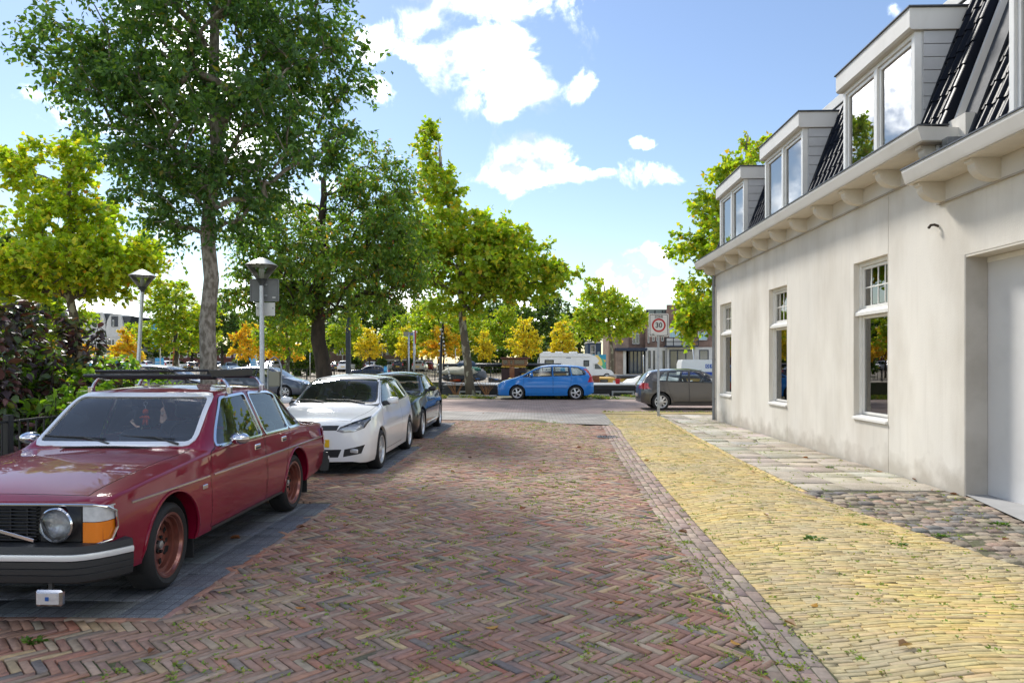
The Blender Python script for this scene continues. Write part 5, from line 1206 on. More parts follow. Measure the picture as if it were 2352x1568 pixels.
    for s in (2.44, 3.14):
        for sd in (-1, 1):
            y = S.side_y(X(s), .835); mb = MB(); mb.box(X(s)-.065, X(s)+.065, sd*(y-.006), sd*(y+.008), .808, .862, .006); h = mb.build('door_handle', m_chrome, root)
            mb = MB(); mb.box(X(s)-.05, X(s)+.05, sd*(y+.006), sd*(y+.013), .818, .838, .003); mb.build('grip', m_plast, h)
    for sd in (-1, 1):
        y = S.side_y(X(1.33), .64); mb = MB(); mb.box(X(1.33)-.04, X(1.33)+.04, sd*(y-.004), sd*(y+.008), .632, .668, .004); mb.build('wing_badge', m_chrome, root)
        # round-backed chrome mirror on a stalk
        mx, mz, my = X(1.78), .985, S.side_y(X(1.78), .95); n = 14
        mb = MB(); vs = []; pr = [(-.04, .98), (-.03, 1.0), (.0, .93), (.03, .74), (.05, .46), (.06, .15)]
        for o, k in pr:
            for j in range(n): a = 2*math.pi*j/n; vs.append((mx+o, sd*(my+.13)+.085*k*math.cos(a), mz+.055*k*math.sin(a)))
        fs = [(i*n+j, i*n+(j+1) % n, (i+1)*n+(j+1) % n, (i+1)*n+j) for i in range(len(pr)-1) for j in range(n)]+[tuple(range(n))[::-1], tuple((len(pr)-1)*n+j for j in range(n))]
        mb.add(vs, fs); o = mb.build('side_mirror', m_chrome, root, angle=50)
        mb = MB(); mb.tube([(mx-.0, sd*(my-.02), mz-.075), (mx+.0, sd*(my+.05), mz-.05), (mx+.01, sd*(my+.10), mz-.01)], .010, 6); mb.build('mirror_arm', m_chrome, o)
        for s in (1.27, 4.02):
            mb = MB(); mb.box(X(s)-.006, X(s)+.006, sd*.60, sd*.79, .10, .42, .004); mb.build('mud_flap', m_rubber, root)
    strip(root, S, 'sill_strip', m_plast, X(1.5), X(3.1), lambda x: .275, .03, .004)
    # raised wheel arch lips
    for s in (sf, sr):
        for sd in (-1, 1):
            mb = MB(); r = Rw+.065; pts = []
            for a in np.linspace(R(-8), R(188), 26):
                x, z = X(s)+r*math.cos(a), Rw+.015+r*math.sin(a); pts.append((x, sd*(S.side_y(x, max(z, .27))-.002), z))
            mb.tube(pts, .014, 6); mb.build('wheel_arch', m, root, angle=60)
    bz = mat('bronze_wheel_paint', (.22, .075, .055), .28, .55, coat=.5)
    add_wheels(root, S, sf, sr, Rw, Rr, .20, .715, 'steel', bz, steer=R(4))
    underside(root, S, .22)
    interior(root, S, 1.5, .97, 2.25, 3.05, .78, .34)
    wipers(root, S, 1.47, .975, ((.56, .08, 0), (-.02, -.56, 0)))
    for y in np.linspace(-.36, .36, 34):                                     # cowl louvres
        mb = MB(); mb.box(X(1.40)-.03, X(1.40)+.03, y-.0035, y+.0035, .948, .962-.02*abs(y)); mb.build('cowl_slot', m_seam, root)
    # roof rack: two bars on chrome feet and long rails
    rk = link('roof_rack', None, root); 
    for s in (2.22, 2.98):
        mb = MB(); mb.tube([(X(s), -.60, 1.50), (X(s), .60, 1.50)], .013, 8); mb.build('cross_bar', m_black, rk)
        for sd in (-1, 1):
            mb = MB(); mb.tube([(X(s), sd*.50, 1.50), (X(s), sd*.585, 1.497), (X(s)-.004, sd*.625, 1.45), (X(s)-.006, sd*.66, 1.37)], [.012, .013, .016, .020], 8)
            mb.box(X(s)-.03, X(s)+.03, sd*.635, sd*.675, 1.355, 1.42, .006); mb.build('rack_foot', m_chrome, rk, angle=40)
    for sd, nm in ((-1, 'rack_rail'), (1, 'rack_rail')):
        mb = MB(); mb.box(X(3.10), X(2.12), sd*.50-.012, sd*.50+.012, 1.508, 1.578, .004); mb.build(nm, m_plast, rk)
    mb = MB(); mb.tube([(X(2.12), -.66, 1.522), (X(2.12), .54, 1.522)], .016, 8); mb.tube([(X(2.10), -.54, 1.565), (X(2.10), .52, 1.572)], .012, 8); mb.build('front_bar', m_black, rk)
    # a small orange doll hangs on a hook from the inside mirror
    mb = MB(); mb.box(X(1.98)-.012, X(1.98)+.012, -.13, .13, 1.255, 1.315, .008); mb.build('inside_mirror', m_plast, root)
    dl = link('mirror_ornament', None, root); orr = mat('orange_felt', (.75, .10, .03), .9, bump=.4, bscale=90)
    mb = MB(); x, y = X(1.94), .02; mb.tube([(x, y+.012, 1.265), (x, y+.02, 1.285), (x, y, 1.30), (x, y-.018, 1.285), (x, y-.012, 1.262), (x, y, 1.255), (x, y, 1.235)], .0035, 5); mb.build('hook', m_white, dl)
    for nm, z, r, mm in (('head', 1.205, .026, orr), ('body', 1.155, .022, orr)):
        mb = MB(); mb.lathe([(0.001, -r), (r*.7, -r*.72), (r, 0), (r*.7, r*.72), (0.001, r)], 12, 'z', (x, y, z)); mb.build(nm, mm, dl, smooth=True)
    mb = MB(); mb.tube([(x, y-.018, 1.165), (x+.01, y-.045, 1.15)], .010, 6); mb.tube([(x, y+.018, 1.165), (x+.01, y+.04, 1.145)], .010, 6); mb.tube([(x, y-.010, 1.14), (x, y-.02, 1.09)], .012, 6); mb.tube([(x, y+.010, 1.14), (x, y+.014, 1.085)], .012, 6); mb.build('limbs', orr, dl, smooth=True)
    S.bm.free()
volvo()
# ================================================================== trees and shrubs
m_leaf = leafmat('leaf_green', .45, gain=1.4); m_leafy = leafmat('leaf_yellow_green', .50, gain=1.6); m_leafd = leafmat('leaf_dark', .42, gain=1.7)
m_bark = mat('grey_bark', (.34, .30, .25), .95, col2=(.15, .125, .095), nscale=16, lo=.40, hi=.60, bump=1., bscale=26, stretch=(1, 1, .5))
m_barkd = mat('dark_bark', (.085, .062, .045), .95, col2=(.04, .032, .025), nscale=9, bump=1., bscale=20, stretch=(1, 1, .3))
m_plane = mat('plane_bark', (.115, .095, .065), .9, col2=(.36, .34, .24), nscale=3.4, lo=.56, hi=.60, bump=.5, bscale=20, stretch=(1, 1, .5))
LEAF = {'oval': (np.array([(0, 0, 0), (.40, .30, .07), (1, 0, -.10), (.40, -.30, .07)]), np.array([(0, 1, 2), (0, 2, 3)])),
        'wide': (np.array([(0, 0, 0), (.28, .50, .03), (.62, .30, .06), (1, 0, -.08), (.62, -.30, .06), (.28, -.50, .03)]), np.array([(0, 1, 2), (0, 2, 3), (0, 3, 4), (0, 4, 5)])),
        'big': (np.array([(0, 0, 0), (.22, .22, .05), (.55, .27, .07), (.82, .15, .0), (1, 0, -.12), (.82, -.15, .0), (.55, -.27, .07), (.22, -.22, .05), (.5, 0, -.02)]), np.array([(0, 1, 8), (1, 2, 8), (2, 3, 8), (3, 4, 8), (4, 5, 8), (5, 6, 8), (6, 7, 8), (7, 0, 8)]))}
def leaves_mesh(name, P, Dr, size, cols, m, kind, rng, droop=.25, roll=.9):
    """one folded blade per point; Dr is the way the leaf points"""
    T, Fq = LEAF[kind]; n = len(P); D_ = Dr/np.maximum(np.linalg.norm(Dr, axis=1, keepdims=True), 1e-6)
    D_ = D_+np.array([0, 0, -droop]); D_ /= np.linalg.norm(D_, axis=1, keepdims=True)
    up = np.tile([0, 0, 1.], (n, 1))+rng.normal(0, roll, (n, 3)); S_ = np.cross(up, D_); S_ /= np.maximum(np.linalg.norm(S_, axis=1, keepdims=True), 1e-6); U = np.cross(D_, S_)
    sz = (size*rng.uniform(.65, 1.25, n))[:, None, None]
    V = P[:, None]+sz*(T[None, :, :1]*D_[:, None]+T[None, :, 1:2]*S_[:, None]+T[None, :, 2:]*U[:, None])
    FF = (Fq[None]+(np.arange(n)*len(T))[:, None, None]).reshape(-1, 3)
    return npmesh(name, V.reshape(-1, 3), FF, m, np.repeat(cols, len(T), 0))
def tree(name, label, base, trunk, r0, blobs, natt, pal, leaf, kind='oval', twigs=5, tl=.45, per=9, bark=None, lm=None, seed=1, group=None, cat='tree', droop=.25, shell=.5, tipr=.008, vis=True, inner=0.15, mid=None, sides=6):
    """trunk: points relative to base; blobs: (x,y,z,rx,ry,rz,weight) ellipsoids of the crown relative to base"""
    rng = np.random.default_rng(seed); bl = np.array(blobs, float); w = bl[:, 6]/bl[:, 6].sum()
    A = []
    while len(A) < natt:
        b = bl[rng.choice(len(bl), p=w)]; v = rng.normal(0, 1, 3); v /= np.linalg.norm(v); rr = (inner+(1-inner)*rng.random())**shell
        A.append(b[:3]+v*rr*b[3:6]*rng.uniform(.85, 1.12))
    A = np.array(A)
    tp = np.array(trunk, float); seg = 14; tt = np.linspace(0, 1, seg+1); cum = np.r_[0, np.cumsum(np.linalg.norm(np.diff(tp, axis=0), axis=1))]; cum /= cum[-1]
    TP = np.stack([np.interp(tt, cum, tp[:, i]) for i in range(3)], 1); TP[1:-1] += rng.normal(0, r0*.18, (seg-1, 3))*np.array([1, 1, 0])
    nodes = [p for p in TP]; par = [-1]+list(range(seg)); zlo = A[:, 2].min()
    ok = [i for i in range(seg+1) if TP[i, 2] > min(zlo-.6, TP[-1, 2]*.75)] or [seg]
    allow = np.zeros(seg+1, bool); allow[ok] = True; allow = list(allow); branches = []
    ax = np.stack([np.interp(A[:, 2], TP[:, 2], TP[:, 0]), np.interp(A[:, 2], TP[:, 2], TP[:, 1])], 1)
    order = np.argsort(np.hypot(A[:, 0]-ax[:, 0], A[:, 1]-ax[:, 1])+.15*np.abs(A[:, 2]-TP[-1, 2])+rng.normal(0, .25, natt))
    for i in order:
        a = A[i]; N_ = np.array(nodes); dv = a-N_; d = np.linalg.norm(dv, axis=1); cost = d+1.6*np.maximum(0, N_[:, 2]-a[2]+.35*d)+np.where(allow, 0, 1e6)
        j = int(np.argmin(cost)); p = N_[j]; k = max(2, min(6, int(d[j]/.45)+1)); prev = j; ids = [j]
        pull = np.array([0, 0, .12*d[j]])
        for q in range(1, k+1):
            t = q/k; x = p*(1-t)+a*t+pull*math.sin(t*math.pi)+rng.normal(0, .03*d[j]/k+.006, 3)*(1 if q < k else 0)
            nodes.append(x); par.append(prev); allow.append(True); prev = len(nodes)-1; ids.append(prev)
        branches.append(ids)
    n = len(nodes); cnt = np.zeros(n)
    for b in branches: cnt[b[-1]] += 1
    for i in range(n-1, -1, -1):
        if par[i] >= 0: cnt[par[i]] += cnt[i]
    N_ = np.array(nodes); rad = np.minimum(tipr*np.maximum(cnt, 1)**.52, r0*.62)
    tr = r0*(1-.72*tt**1.1); tr[0] *= 1.25; tr[1] *= 1.04
    tr = np.maximum(tr, .012)
    root = thing(name, label, cat, base, 0, group)
    mb = MB(); mb.tube(TP, list(tr), 12 if r0 > .1 else 7, True); mb.build('trunk', bark or m_bark, root, smooth=True)
    mb = MB()
    for b in branches: mb.tube(N_[b], [min(rad[i], rad[b[1]]*1.05) for i in b], sides if rad[b[1]] > .02 else 4, False)
    mb.build('limbs', bark or m_bark, root, smooth=True)
    # twigs with leaves
    P, Dr = [], []; cen = (bl[:, :3]*bl[:, 6:]).sum(0)/bl[:, 6].sum()
    tips = N_[[b[-1] for b in branches]]; prevs = N_[[b[-2] for b in branches]]
    tw = MB()
    for tip, pv_ in zip(tips, prevs):
        out = tip-np.array([cen[0], cen[1], tip[2]-.2]); out /= max(np.linalg.norm(out), .3); dr0 = (tip-pv_)/max(np.linalg.norm(tip-pv_), 1e-3)
        for q in range(twigs):
            d = dr0*.55+out*.35+rng.normal(0, .62, 3); d /= np.linalg.norm(d); s0 = pv_+(tip-pv_)*rng.uniform(.25, 1); l = tl*rng.uniform(.6, 1.35); m_ = per
            t = (np.arange(m_)+rng.uniform(.2, .8, m_))/m_; pts = s0+d*(t*l)[:, None]+np.stack([0*t, 0*t, -.25*l*t*t], 1)+rng.normal(0, .02, (m_, 3))
            sdv = rng.normal(0, 1, (m_, 3)); P.append(pts); Dr.append(d*.55+sdv*.75)
    P = np.concatenate(P); Dr = np.concatenate(Dr); cols = pick(pal, len(P), rng, .16)
    o = link('crown', leaves_mesh('crown', P, Dr, leaf, cols, lm or m_leaf, kind, rng, droop), root)
    return root
PG = [(.55, (.065, .135, .045)), (.30, (.095, .175, .05)), (.12, (.14, .22, .05)), (.03, (.24, .22, .04))]
PD = [(.54, (.11, .20, .045)), (.30, (.16, .245, .05)), (.11, (.24, .27, .045)), (.04, (.40, .24, .04)), (.01, (.22, .05, .03))]
PY = [(.42, (.28, .38, .035)), (.32, (.36, .42, .04)), (.20, (.48, .43, .04)), (.05, (.16, .25, .03)), (.01, (.45, .20, .03))]
PY2 = [(.46, (.235, .34, .035)), (.32, (.32, .38, .04)), (.18, (.45, .42, .04)), (.04, (.45, .28, .03))]
PO = [(.45, (.62, .46, .05)), (.30, (.52, .45, .05)), (.25, (.36, .38, .05))]
POR = [(.45, (.62, .36, .04)), (.33, (.58, .44, .05)), (.22, (.36, .36, .05))]
PF = [(.6, (.070, .13, .038)), (.3, (.11, .17, .038)), (.1, (.17, .20, .045))]
B = D(478, 13.0)
tree('street_tree', 'tall street tree with smooth pale grey trunk and dark green leaves behind the burgundy saloon', B, [(0, 0, -.1), (.0, 0, 2), (.05, .0, 4.5), (.10, .1, 8), (.15, .1, 11.6)], .165,
     [(.0, 0, 4.7, 1.6, 1.5, .8, .8), (.1, 0, 6.0, 2.6, 2.3, 1.1, 2), (.1, 0, 7.5, 3.1, 2.7, 1.2, 2.4), (-1.5, 0, 6.9, 1.9, 1.3, .55, .45), (1.9, -.2, 7.3, 1.4, 1.3, .8, .6), (.1, 0, 9.3, 2.8, 2.5, 1.3, 2), (.1, 0, 11, 1.8, 1.7, 1.4, 1)],
     740, PG, .112, 'oval', 7, .50, 11, m_bark, m_leafd, 3, shell=.42, droop=.4)
B = D(757, 18.2)
tree('fruit_tree', 'broad old fruit tree with thick dark leaning trunk and drooping leaves tinged orange', B, [(0, 0, -.1), (-.1, 0, .9), (-.30, 0, 1.9), (-.35, .1, 3.5), (-.2, .1, 6.6)], .25,
     [(-.1, 0, 3.9, 2.5, 2.2, 1.0, 2.2), (.0, 0, 5.1, 2.6, 2.2, 1.2, 2.4), (1.2, 0, 6.0, 1.3, 1.1, 1.2, .9), (-1.4, 0, 3.4, 1.3, 1.1, .7, .6), (1.7, .0, 4.1, 1.1, 1.1, .9, .6), (.6, 0, 6.9, .8, .8, .8, .3)],
     500, PD, .112, 'oval', 7, .52, 11, m_barkd, m_leafd, 5, shell=.42, droop=.7)
B = G(1083, 911)
tree('plane_tree', 'yellow-green plane tree with mottled trunk rising behind the kerb beside the blue car', B, [(0, 0, -.1), (-.2, 0, 2), (-.45, 0, 4.5), (-.5, 0, 7), (-1.3, .2, 10), (-1.6, .2, 12.2)], .22,
     [(-.2, 0, 6.3, 3.6, 3.0, 1.2, 2.4), (2.4, 0, 5.8, 2.7, 2.0, 1.0, 1.3), (-.8, 0, 8.1, 2.7, 2.5, 1.2, 1.6), (1.9, 0, 7.4, 2.0, 1.8, .8, .7), (-1.7, 0, 10.4, 1.1, 1.1, 1.4, .55), (-1.9, 0, 12.2, .7, .7, 1.3, .25), (-2.9, 0, 6.8, 1.4, 1.4, .9, .5), (-.7, 0, 4.6, 1.4, 1.2, .5, .3)],
     520, PY2, .22, 'wide', 6, .62, 8, m_plane, m_leafy, 8, 'plane trees along the quay', shell=.45)
B = D(196, 25)
tree('plane_tree', 'pale yellow-green plane tree with leaning mottled trunk behind the purple shrubs', B, [(0, 0, -.1), (-.15, 0, 1.5), (-.55, 0, 4.2), (-.5, 0, 6.5), (-.7, 0, 9.5)], .19,
     [(-.3, 0, 5.2, 2.9, 2.6, 1.0, 2), (-2.6, 0, 4.9, 2.0, 1.8, 1.0, 1), (1.2, 0, 5.6, 1.7, 1.6, .9, .8), (-.9, 0, 7.0, 1.9, 1.7, 1.0, 1), (-1.3, 0, 8.7, 1.5, 1.4, 1.0, .6), (-.3, 0, 9.4, .7, .7, .9, .2), (-2.5, 0, 9.0, .6, .6, .5, .12)],
     500, PY, .18, 'wide', 6, .52, 8, m_plane, m_leafy, 12, 'plane trees along the quay', shell=.45)
B = D(1722, 34.2)
tree('plane_tree', 'plane tree turning yellow rising behind the far end of the rendered house', B, [(0, 0, -.1), (.1, 0, 3), (0, 0, 6), (-.2, 0, 10), (-.1, 0, 13)], .22,
     [(-1.2, 0, 5.0, 2.7, 2.2, 1.8, 1.3), (-.8, 0, 7.4, 2.9, 2.4, 1.4, 1.6), (1.5, 0, 6.5, 2.5, 2.2, 2.0, 1.1), (-.6, 0, 9.4, 2.2, 2.0, 1.2, 1), (.6, 0, 11.3, 2.0, 1.7, 1.6, .9), (-1.3, 0, 11.0, 1.2, 1.0, .6, .3), (-2.9, 0, 3.7, .7, .7, .7, .25)],
     420, PY2, .22, 'wide', 6, .62, 8, m_plane, m_leafy, 17, 'plane trees along the quay', shell=.45)
B = D(1407, 74)
tree('plane_tree', 'round yellow-green plane tree standing beside the camper on the far quay', (B.x, B.y, 0), [(0, 0, -.1), (-.1, 0, 3), (-.4, 0, 6), (-.9, 0, 10)], .22,
     [(0, 0, 6.2, 4.0, 3.4, 1.9, 2.4), (-.8, 0, 8.2, 2.8, 2.5, 1.5, 1.2), (-1.6, 0, 9.9, 1.4, 1.2, 1.2, .4), (2.0, 0, 6.8, 2.0, 1.8, 1.2, .7), (-2.8, 0, 6.3, 1.8, 1.8, 1.4, .6)],
     230, PY2, .30, 'wide', 6, .8, 7, m_plane, m_leafy, 19, 'plane trees along the quay', shell=.45)
# background trees: one of each kind, then copies
def place(root, px, depth, scale=(1, 1), rz=0., label=None):
    p = D(px, depth); z = fargz(p.y) if p.y > 60 else 0; root.location = (p.x, p.y, z-.05); root.scale = (scale[0], scale[0], scale[1]); root.rotation_euler = (0, 0, rz)
    if label: root['label'] = label
    return root
def series(mk, spots, group):
    first = None; src = None
    for i, (px, d, sc, lab) in enumerate(spots):
        if i == 0: src = mk(lab); kidmap = {}; 
        o = src if i == 0 else copy_tree(src)
        place(o, px, d, sc, i*1.7, lab); o['group'] = group
orange = lambda lab: tree('small_tree', lab, (0, 0, 0), [(0, 0, 0), (.05, 0, 1.5), (0, .05, 3), (0, 0, 6)], .11, [(.2, 0, 2.9, 1.9, 1.9, .6, 1.2), (-.7, .3, 3.9, 1.3, 1.3, .7, 1), (.8, -.3, 4.2, 1.2, 1.3, .8, 1), (.0, .2, 5.0, 1.3, 1.3, .7, .8), (.2, 0, 6.1, .7, .7, .8, .4)], 92, PO, .22, 'wide', 6, .55, 7, m_barkd, m_leafy, 23, shell=.45)
q = ' small ornamental tree on the far quay'
series(orange, [(1203, 86, (1.15, 1.08), 'golden yellow rounded tree right behind the camper\'s rear on the far quay'), (1293, 90, (1.15, 1.05), 'golden tree behind the middle of the camper roof'),
                (850, 92, (1.05, .92), 'yellowing small tree before the low brick terrace, by the white van'), (935, 92, (1.0, .95), 'yellowing small tree before the low brick terrace, by the twin sign posts'),
                (1110, 88, (.75, .85), 'golden small tree behind the wooden wheelhouse')], 'small golden trees on the far quay')
orange2 = lambda lab: tree('small_tree', lab, (0, 0, 0), [(0, 0, 0), (.05, 0, 1.5), (0, .05, 3), (0, 0, 6)], .11, [(0, 0, 2.9, 2.5, 2.4, .4, 1.6), (.5, 0, 3.9, 1.9, 1.8, .4, 1.2), (-.6, .3, 4.7, 1.4, 1.4, .4, .8), (.3, 0, 5.6, .9, .9, .7, .5)], 95, POR, .24, 'wide', 6, .5, 7, m_barkd, m_leafy, 29, shell=.45)
series(orange2, [(570, 76, (.95, 1.0), 'orange tree with flat layered boughs beyond the sign lamp post'), (648, 78, (.92, .95), 'orange tree beside the dense green shrub across the harbour'), (1020, 84, (1.2, 1.0), 'orange tree behind the black mooring pole with bulbs'),
                 (292, 70, (.85, .85), 'orange tree behind the leaning lamp post'), (160, 66, (.9, .8), 'orange tree behind the purple shrubs')], 'small orange trees on the far quay')
green = lambda lab: tree('broad_tree', lab, (0, 0, 0), [(0, 0, 0), (.1, 0, 3), (0, .1, 6), (0, 0, 11)], .24, [(0, 0, 5.0, 3.6, 3.6, 2.2, 2), (.8, 0, 7.6, 3.0, 3.0, 1.9, 1.8), (-.8, .3, 9.6, 2.2, 2.2, 1.6, 1)], 190, PF, .34, 'wide', 6, .8, 7, m_barkd, m_leaf, 31, shell=.42)
series(green, [(862, 112, (1.35, 1.25), 'large dark green tree rising over the brick terrace'), (510, 98, (1.0, .95), 'dark green tree between the pale trunk and the sign lamp post'), (1242, 104, (1.2, 1.05), 'dark green tree behind the golden trees and the camper'),
               (1150, 112, (1.2, 1.05), 'mid green tree behind the wooden wheelhouse roof'), (700, 110, (1.25, .8), 'green tree behind the thick leaning fruit tree trunk'), (35, 52, (1.0, .95), 'dense green tree beyond the purple shrubs'),
               (600, 125, (1.3, 1.0), 'green tree far behind the orange trees'), (1330, 120, (1.2, 1.0), 'green tree behind the blue gable house'), (-60, 40, (1.0, 1.0), 'green tree behind the iron fence'), (1090, 125, (1.2, .95), 'green tree far behind the golden trees'), (760, 130, (1.3, 1.0), 'green tree far behind the low brick terrace'), (440, 120, (1.2, .85), 'green tree before the dark red office building'), (1195, 118, (1.2, .95), 'green tree behind the gap between golden quay trees'), (985, 122, (1.2, .9), 'green tree behind the garage row'), (340, 116, (1.1, .8), 'green tree behind the information pillar')], 'large green trees across the harbour')
ygr = lambda lab: tree('broad_tree', lab, (0, 0, 0), [(0, 0, 0), (.1, 0, 3), (0, .1, 5), (0, 0, 9)], .2, [(0, 0, 5.0, 3.4, 3.2, 1.7, 2), (.6, 0, 7.2, 2.6, 2.6, 1.5, 1.5), (-.5, .2, 8.8, 1.5, 1.5, 1.1, .6)], 190, PY2, .26, 'wide', 6, .7, 7, m_plane, m_leafy, 37, shell=.45)
series(ygr, [(402, 62, (1.15, .92), 'yellow-green tree behind the leaning lamp post and blue flags'), (1010, 88, (1.35, 1.0), 'tall yellow-green tree behind the mooring pole'), (90, 45, (1.0, .9), 'yellow-green tree behind the leaning plane trunk'), (20, 62, (1.0, .9), 'yellow-green tree far behind the purple shrubs'),
              (660, 60, (.9, .8), 'slim yellow-green tree left of the leaning fruit tree trunk'), (1160, 98, (1.0, .95), 'yellow-green tree beyond the golden quay trees'), (920, 104, (1.0, .85), 'yellow-green tree beside the brick terrace end'), (968, 100, (1.1, 1.05), 'bushy yellow-green tree behind the twin sign posts'), (1062, 102, (1.1, 1.0), 'yellow-green tree behind the golden tree by the wheelhouse'), (800, 104, (1.0, .9), 'yellow-green tree behind the dark blue post'), (1280, 112, (1.1, .95), 'yellow-green tree behind the camper')], 'yellow-green trees across the harbour')
# dense evergreen shrubs on the far quay
def shrub(lab): return tree('shrub', lab, (0, 0, 0), [(0, 0, 0), (0, 0, .8), (0, .05, 2)], .06, [(0, 0, 1.1, 1.3, 1.2, 1.0, 2), (.3, 0, 1.8, .9, .9, .6, 1)], 90, PF, .2, 'wide', 6, .35, 7, m_barkd, m_leaf, 41, cat='shrub')
series(shrub, [(690, 84, (1.6, 1.5), 'dense dark green shrub beside the orange tree'), (815, 99, (1.0, .9), 'bright rounded hedge bush before the white van'), (878, 100, (.6, .9), 'clipped column bush between the parked cars'), (946, 101, (.6, .9), 'clipped column bush beside the brick garage'), (1075, 86, (1.0, 1.2), 'loose green bush by the plank fence'), (1135, 92, (2.0, 1.6), 'dark green shrubbery behind the wheelhouse'), (1240, 93, (2.2, 1.7), 'dark green shrubbery behind the rear of the camper'), (560, 112, (1.4, 1.0), 'low shrub before the dark red building')], 'shrubs on the far quay')
# the purple and green hedge shrubs behind the iron fence, each a plant with its own stems and leaves
m_leafp = leafmat('leaf_purple', .30, gain=1.1, rough=.35); m_leafl = leafmat('leaf_lime', .55, gain=1.6)
PP = [(.42, (.060, .045, .055)), (.23, (.11, .045, .045)), (.35, (.075, .11, .05))]
PL = [(.6, (.17, .29, .04)), (.3, (.12, .21, .03)), (.1, (.28, .29, .04))]
def bush(label, base, h, stems, spread, pal, lm, leaf, seed, group):
    rng = np.random.default_rng(seed); root = thing('shrub', label, 'shrub', base, 0, group); P, Dr = [], []
    for k in range(stems):
        a = rng.uniform(0, 6.28); rr = spread*rng.uniform(.2, 1); b = np.array([math.cos(a)*rr*.35, math.sin(a)*rr*.35, 0]); hh_ = h*rng.uniform(.6, 1.05); e = np.array([math.cos(a)*rr, math.sin(a)*rr, hh_])
        mid = (b+e)/2+np.array([0, 0, .12*hh_]); t = np.linspace(0, 1, 8)[:, None]; pts = b*(1-t)**2+mid*2*t*(1-t)+e*t*t
        mb = MB(); mb.tube(pts, list(np.linspace(.012, .004, 8)), 5, False); mb.build('stem', m_barkd, root, smooth=True)
        n = int(hh_*34); tt = rng.uniform(.12, 1, n)[:, None]; p = b*(1-tt)**2+mid*2*tt*(1-tt)+e*tt*tt; dd = rng.normal(0, 1, (n, 3))*np.array([1, 1, .35]); dd /= np.linalg.norm(dd, axis=1)[:, None]
        L_ = .16*(1-tt*.6); P += [p+dd*.02]; Dr += [dd]; P += [p+dd*L_+rng.normal(0, .03, (n, 3))]; Dr += [dd+rng.normal(0, .5, (n, 3))]
    P = np.concatenate(P); Dr = np.concatenate(Dr)
    link('foliage', leaves_mesh('foliage', P, Dr, leaf, pick(pal, len(P), rng, .2), lm, 'big', rng, .45, .5), root)
gp, gl_ = 'purple leaved shrubs behind the iron fence', 'green leaved shrubs behind the iron fence'
lp, lg = 'purple-black leaved shrub growing up behind the iron fence', 'lime green leaved shrub growing between purple shrubs behind the iron fence'
rs = random.Random(5)
for px, d, h in [(-20, 9.0, 2.9), (40, 10.2, 2.75), (75, 9.4, 2.1), (110, 10.6, 2.35), (150, 9.8, 2.25), (170, 11.5, 2.45), (205, 11.0, 1.75), (255, 12.2, 1.9), (-90, 8.6, 2.4), (20, 8.6, 1.7), (235, 12.8, 1.5)]:
    p = D(px, d); bush(('tall ' if h > 2.5 else 'mid-height ' if h > 2 else 'low ')+lp, (p.x, p.y, -.05), h, 5, .5, PP, m_leafp, .14, int(px+500), gp)
for px, d, h in [(15, 9.8, 1.9), (62, 10.8, 2.0), (95, 9.9, 1.8), (130, 11.2, 1.8), (180, 10.6, 1.55), (225, 11.9, 1.5), (290, 12.6, 1.75), (-50, 9.3, 2.0), (265, 13.4, 1.75), (330, 13.2, 1.5), (140, 9.2, 1.3), (370, 13.6, 1.2), (5, 9.4, 1.5), (50, 9.9, 1.55), (100, 10.3, 1.45), (170, 11.0, 1.4), (30, 9.7, 1.75), (-60, 8.9, 1.6)]:
    p = D(px, d); bush(('tall ' if h > 1.85 else 'mid-height ' if h > 1.5 else 'low ')+lg, (p.x, p.y, -.05), h*1.06, 9, .65, PL, m_leafl, .135, int(px+900), gl_)
# ================================================================== street furniture
m_lampg = glassmat('lamp_diffuser', (.80, .84, .82), 1.45, .05)
m_alu = mat('aluminium', (.50, .51, .52), .38, .7, var=.12)
def lamp(label, base, h, lean=(0, 0), extra=None, group='cone topped street lamps'):
    r = thing('street_lamp', label, 'street lamp', base, 0, group); t = Vector((lean[0], lean[1], h-.62))
    mb = MB(); mb.tube([(0, 0, -.05), tuple(t*.25), tuple(t*.25+Vector((0, 0, .02))), tuple(t)], [.064, .060, .052, .045], 16); mb.build('pole', m_alu, r, angle=40)
    c = tuple(t)
    mb = MB(); mb.lathe([(.045, -.02), (.05, .02), (.10, .10), (.12, .115), (.06, .13)], 24, 'z', c); mb.build('collar', mat('lamp_collar', (.07, .075, .08), .5), r, angle=40)
    mb = MB(); mb.lathe([(.10, .115), (.315, .40), (.318, .41)], 32, 'z', c); mb.build('diffuser', m_lampg, r, smooth=True)
    for k in range(4):
        a = k*math.pi/2+.4; mb = MB(); mb.tube([(c[0]+.102*math.cos(a), c[1]+.102*math.sin(a), c[2]+.115), (c[0]+.316*math.cos(a), c[1]+.316*math.sin(a), c[2]+.405)], .005, 5); mb.build('stay', m_alu, r)
    mb = MB(); mb.lathe([(.335, .405), (.338, .412), (.20, .50), (.09, .56), (.03, .575), (.001, .578)], 32, 'z', c); mb.lathe([(.334, .406), (.001, .40)], 32, 'z', c); mb.build('hood', m_alu, r, angle=35)
    mb = MB(); mb.lathe([(.05, .12), (.055, .30), (.04, .36), (.001, .37)], 16, 'z', c); mb.build('lamp_bulb', mat('lamp_bulb', (.72, .72, .68), .4), r, smooth=True)
    return r
B = D(603, 14.6)
l1 = lamp('aluminium street lamp carrying the back of a grey sign and a small white plate', (B.x, B.y, -.02), HZ(585, 14.6), (-.02, 0))
z0, z1 = HZ(690, 14.55), HZ(640, 14.55)
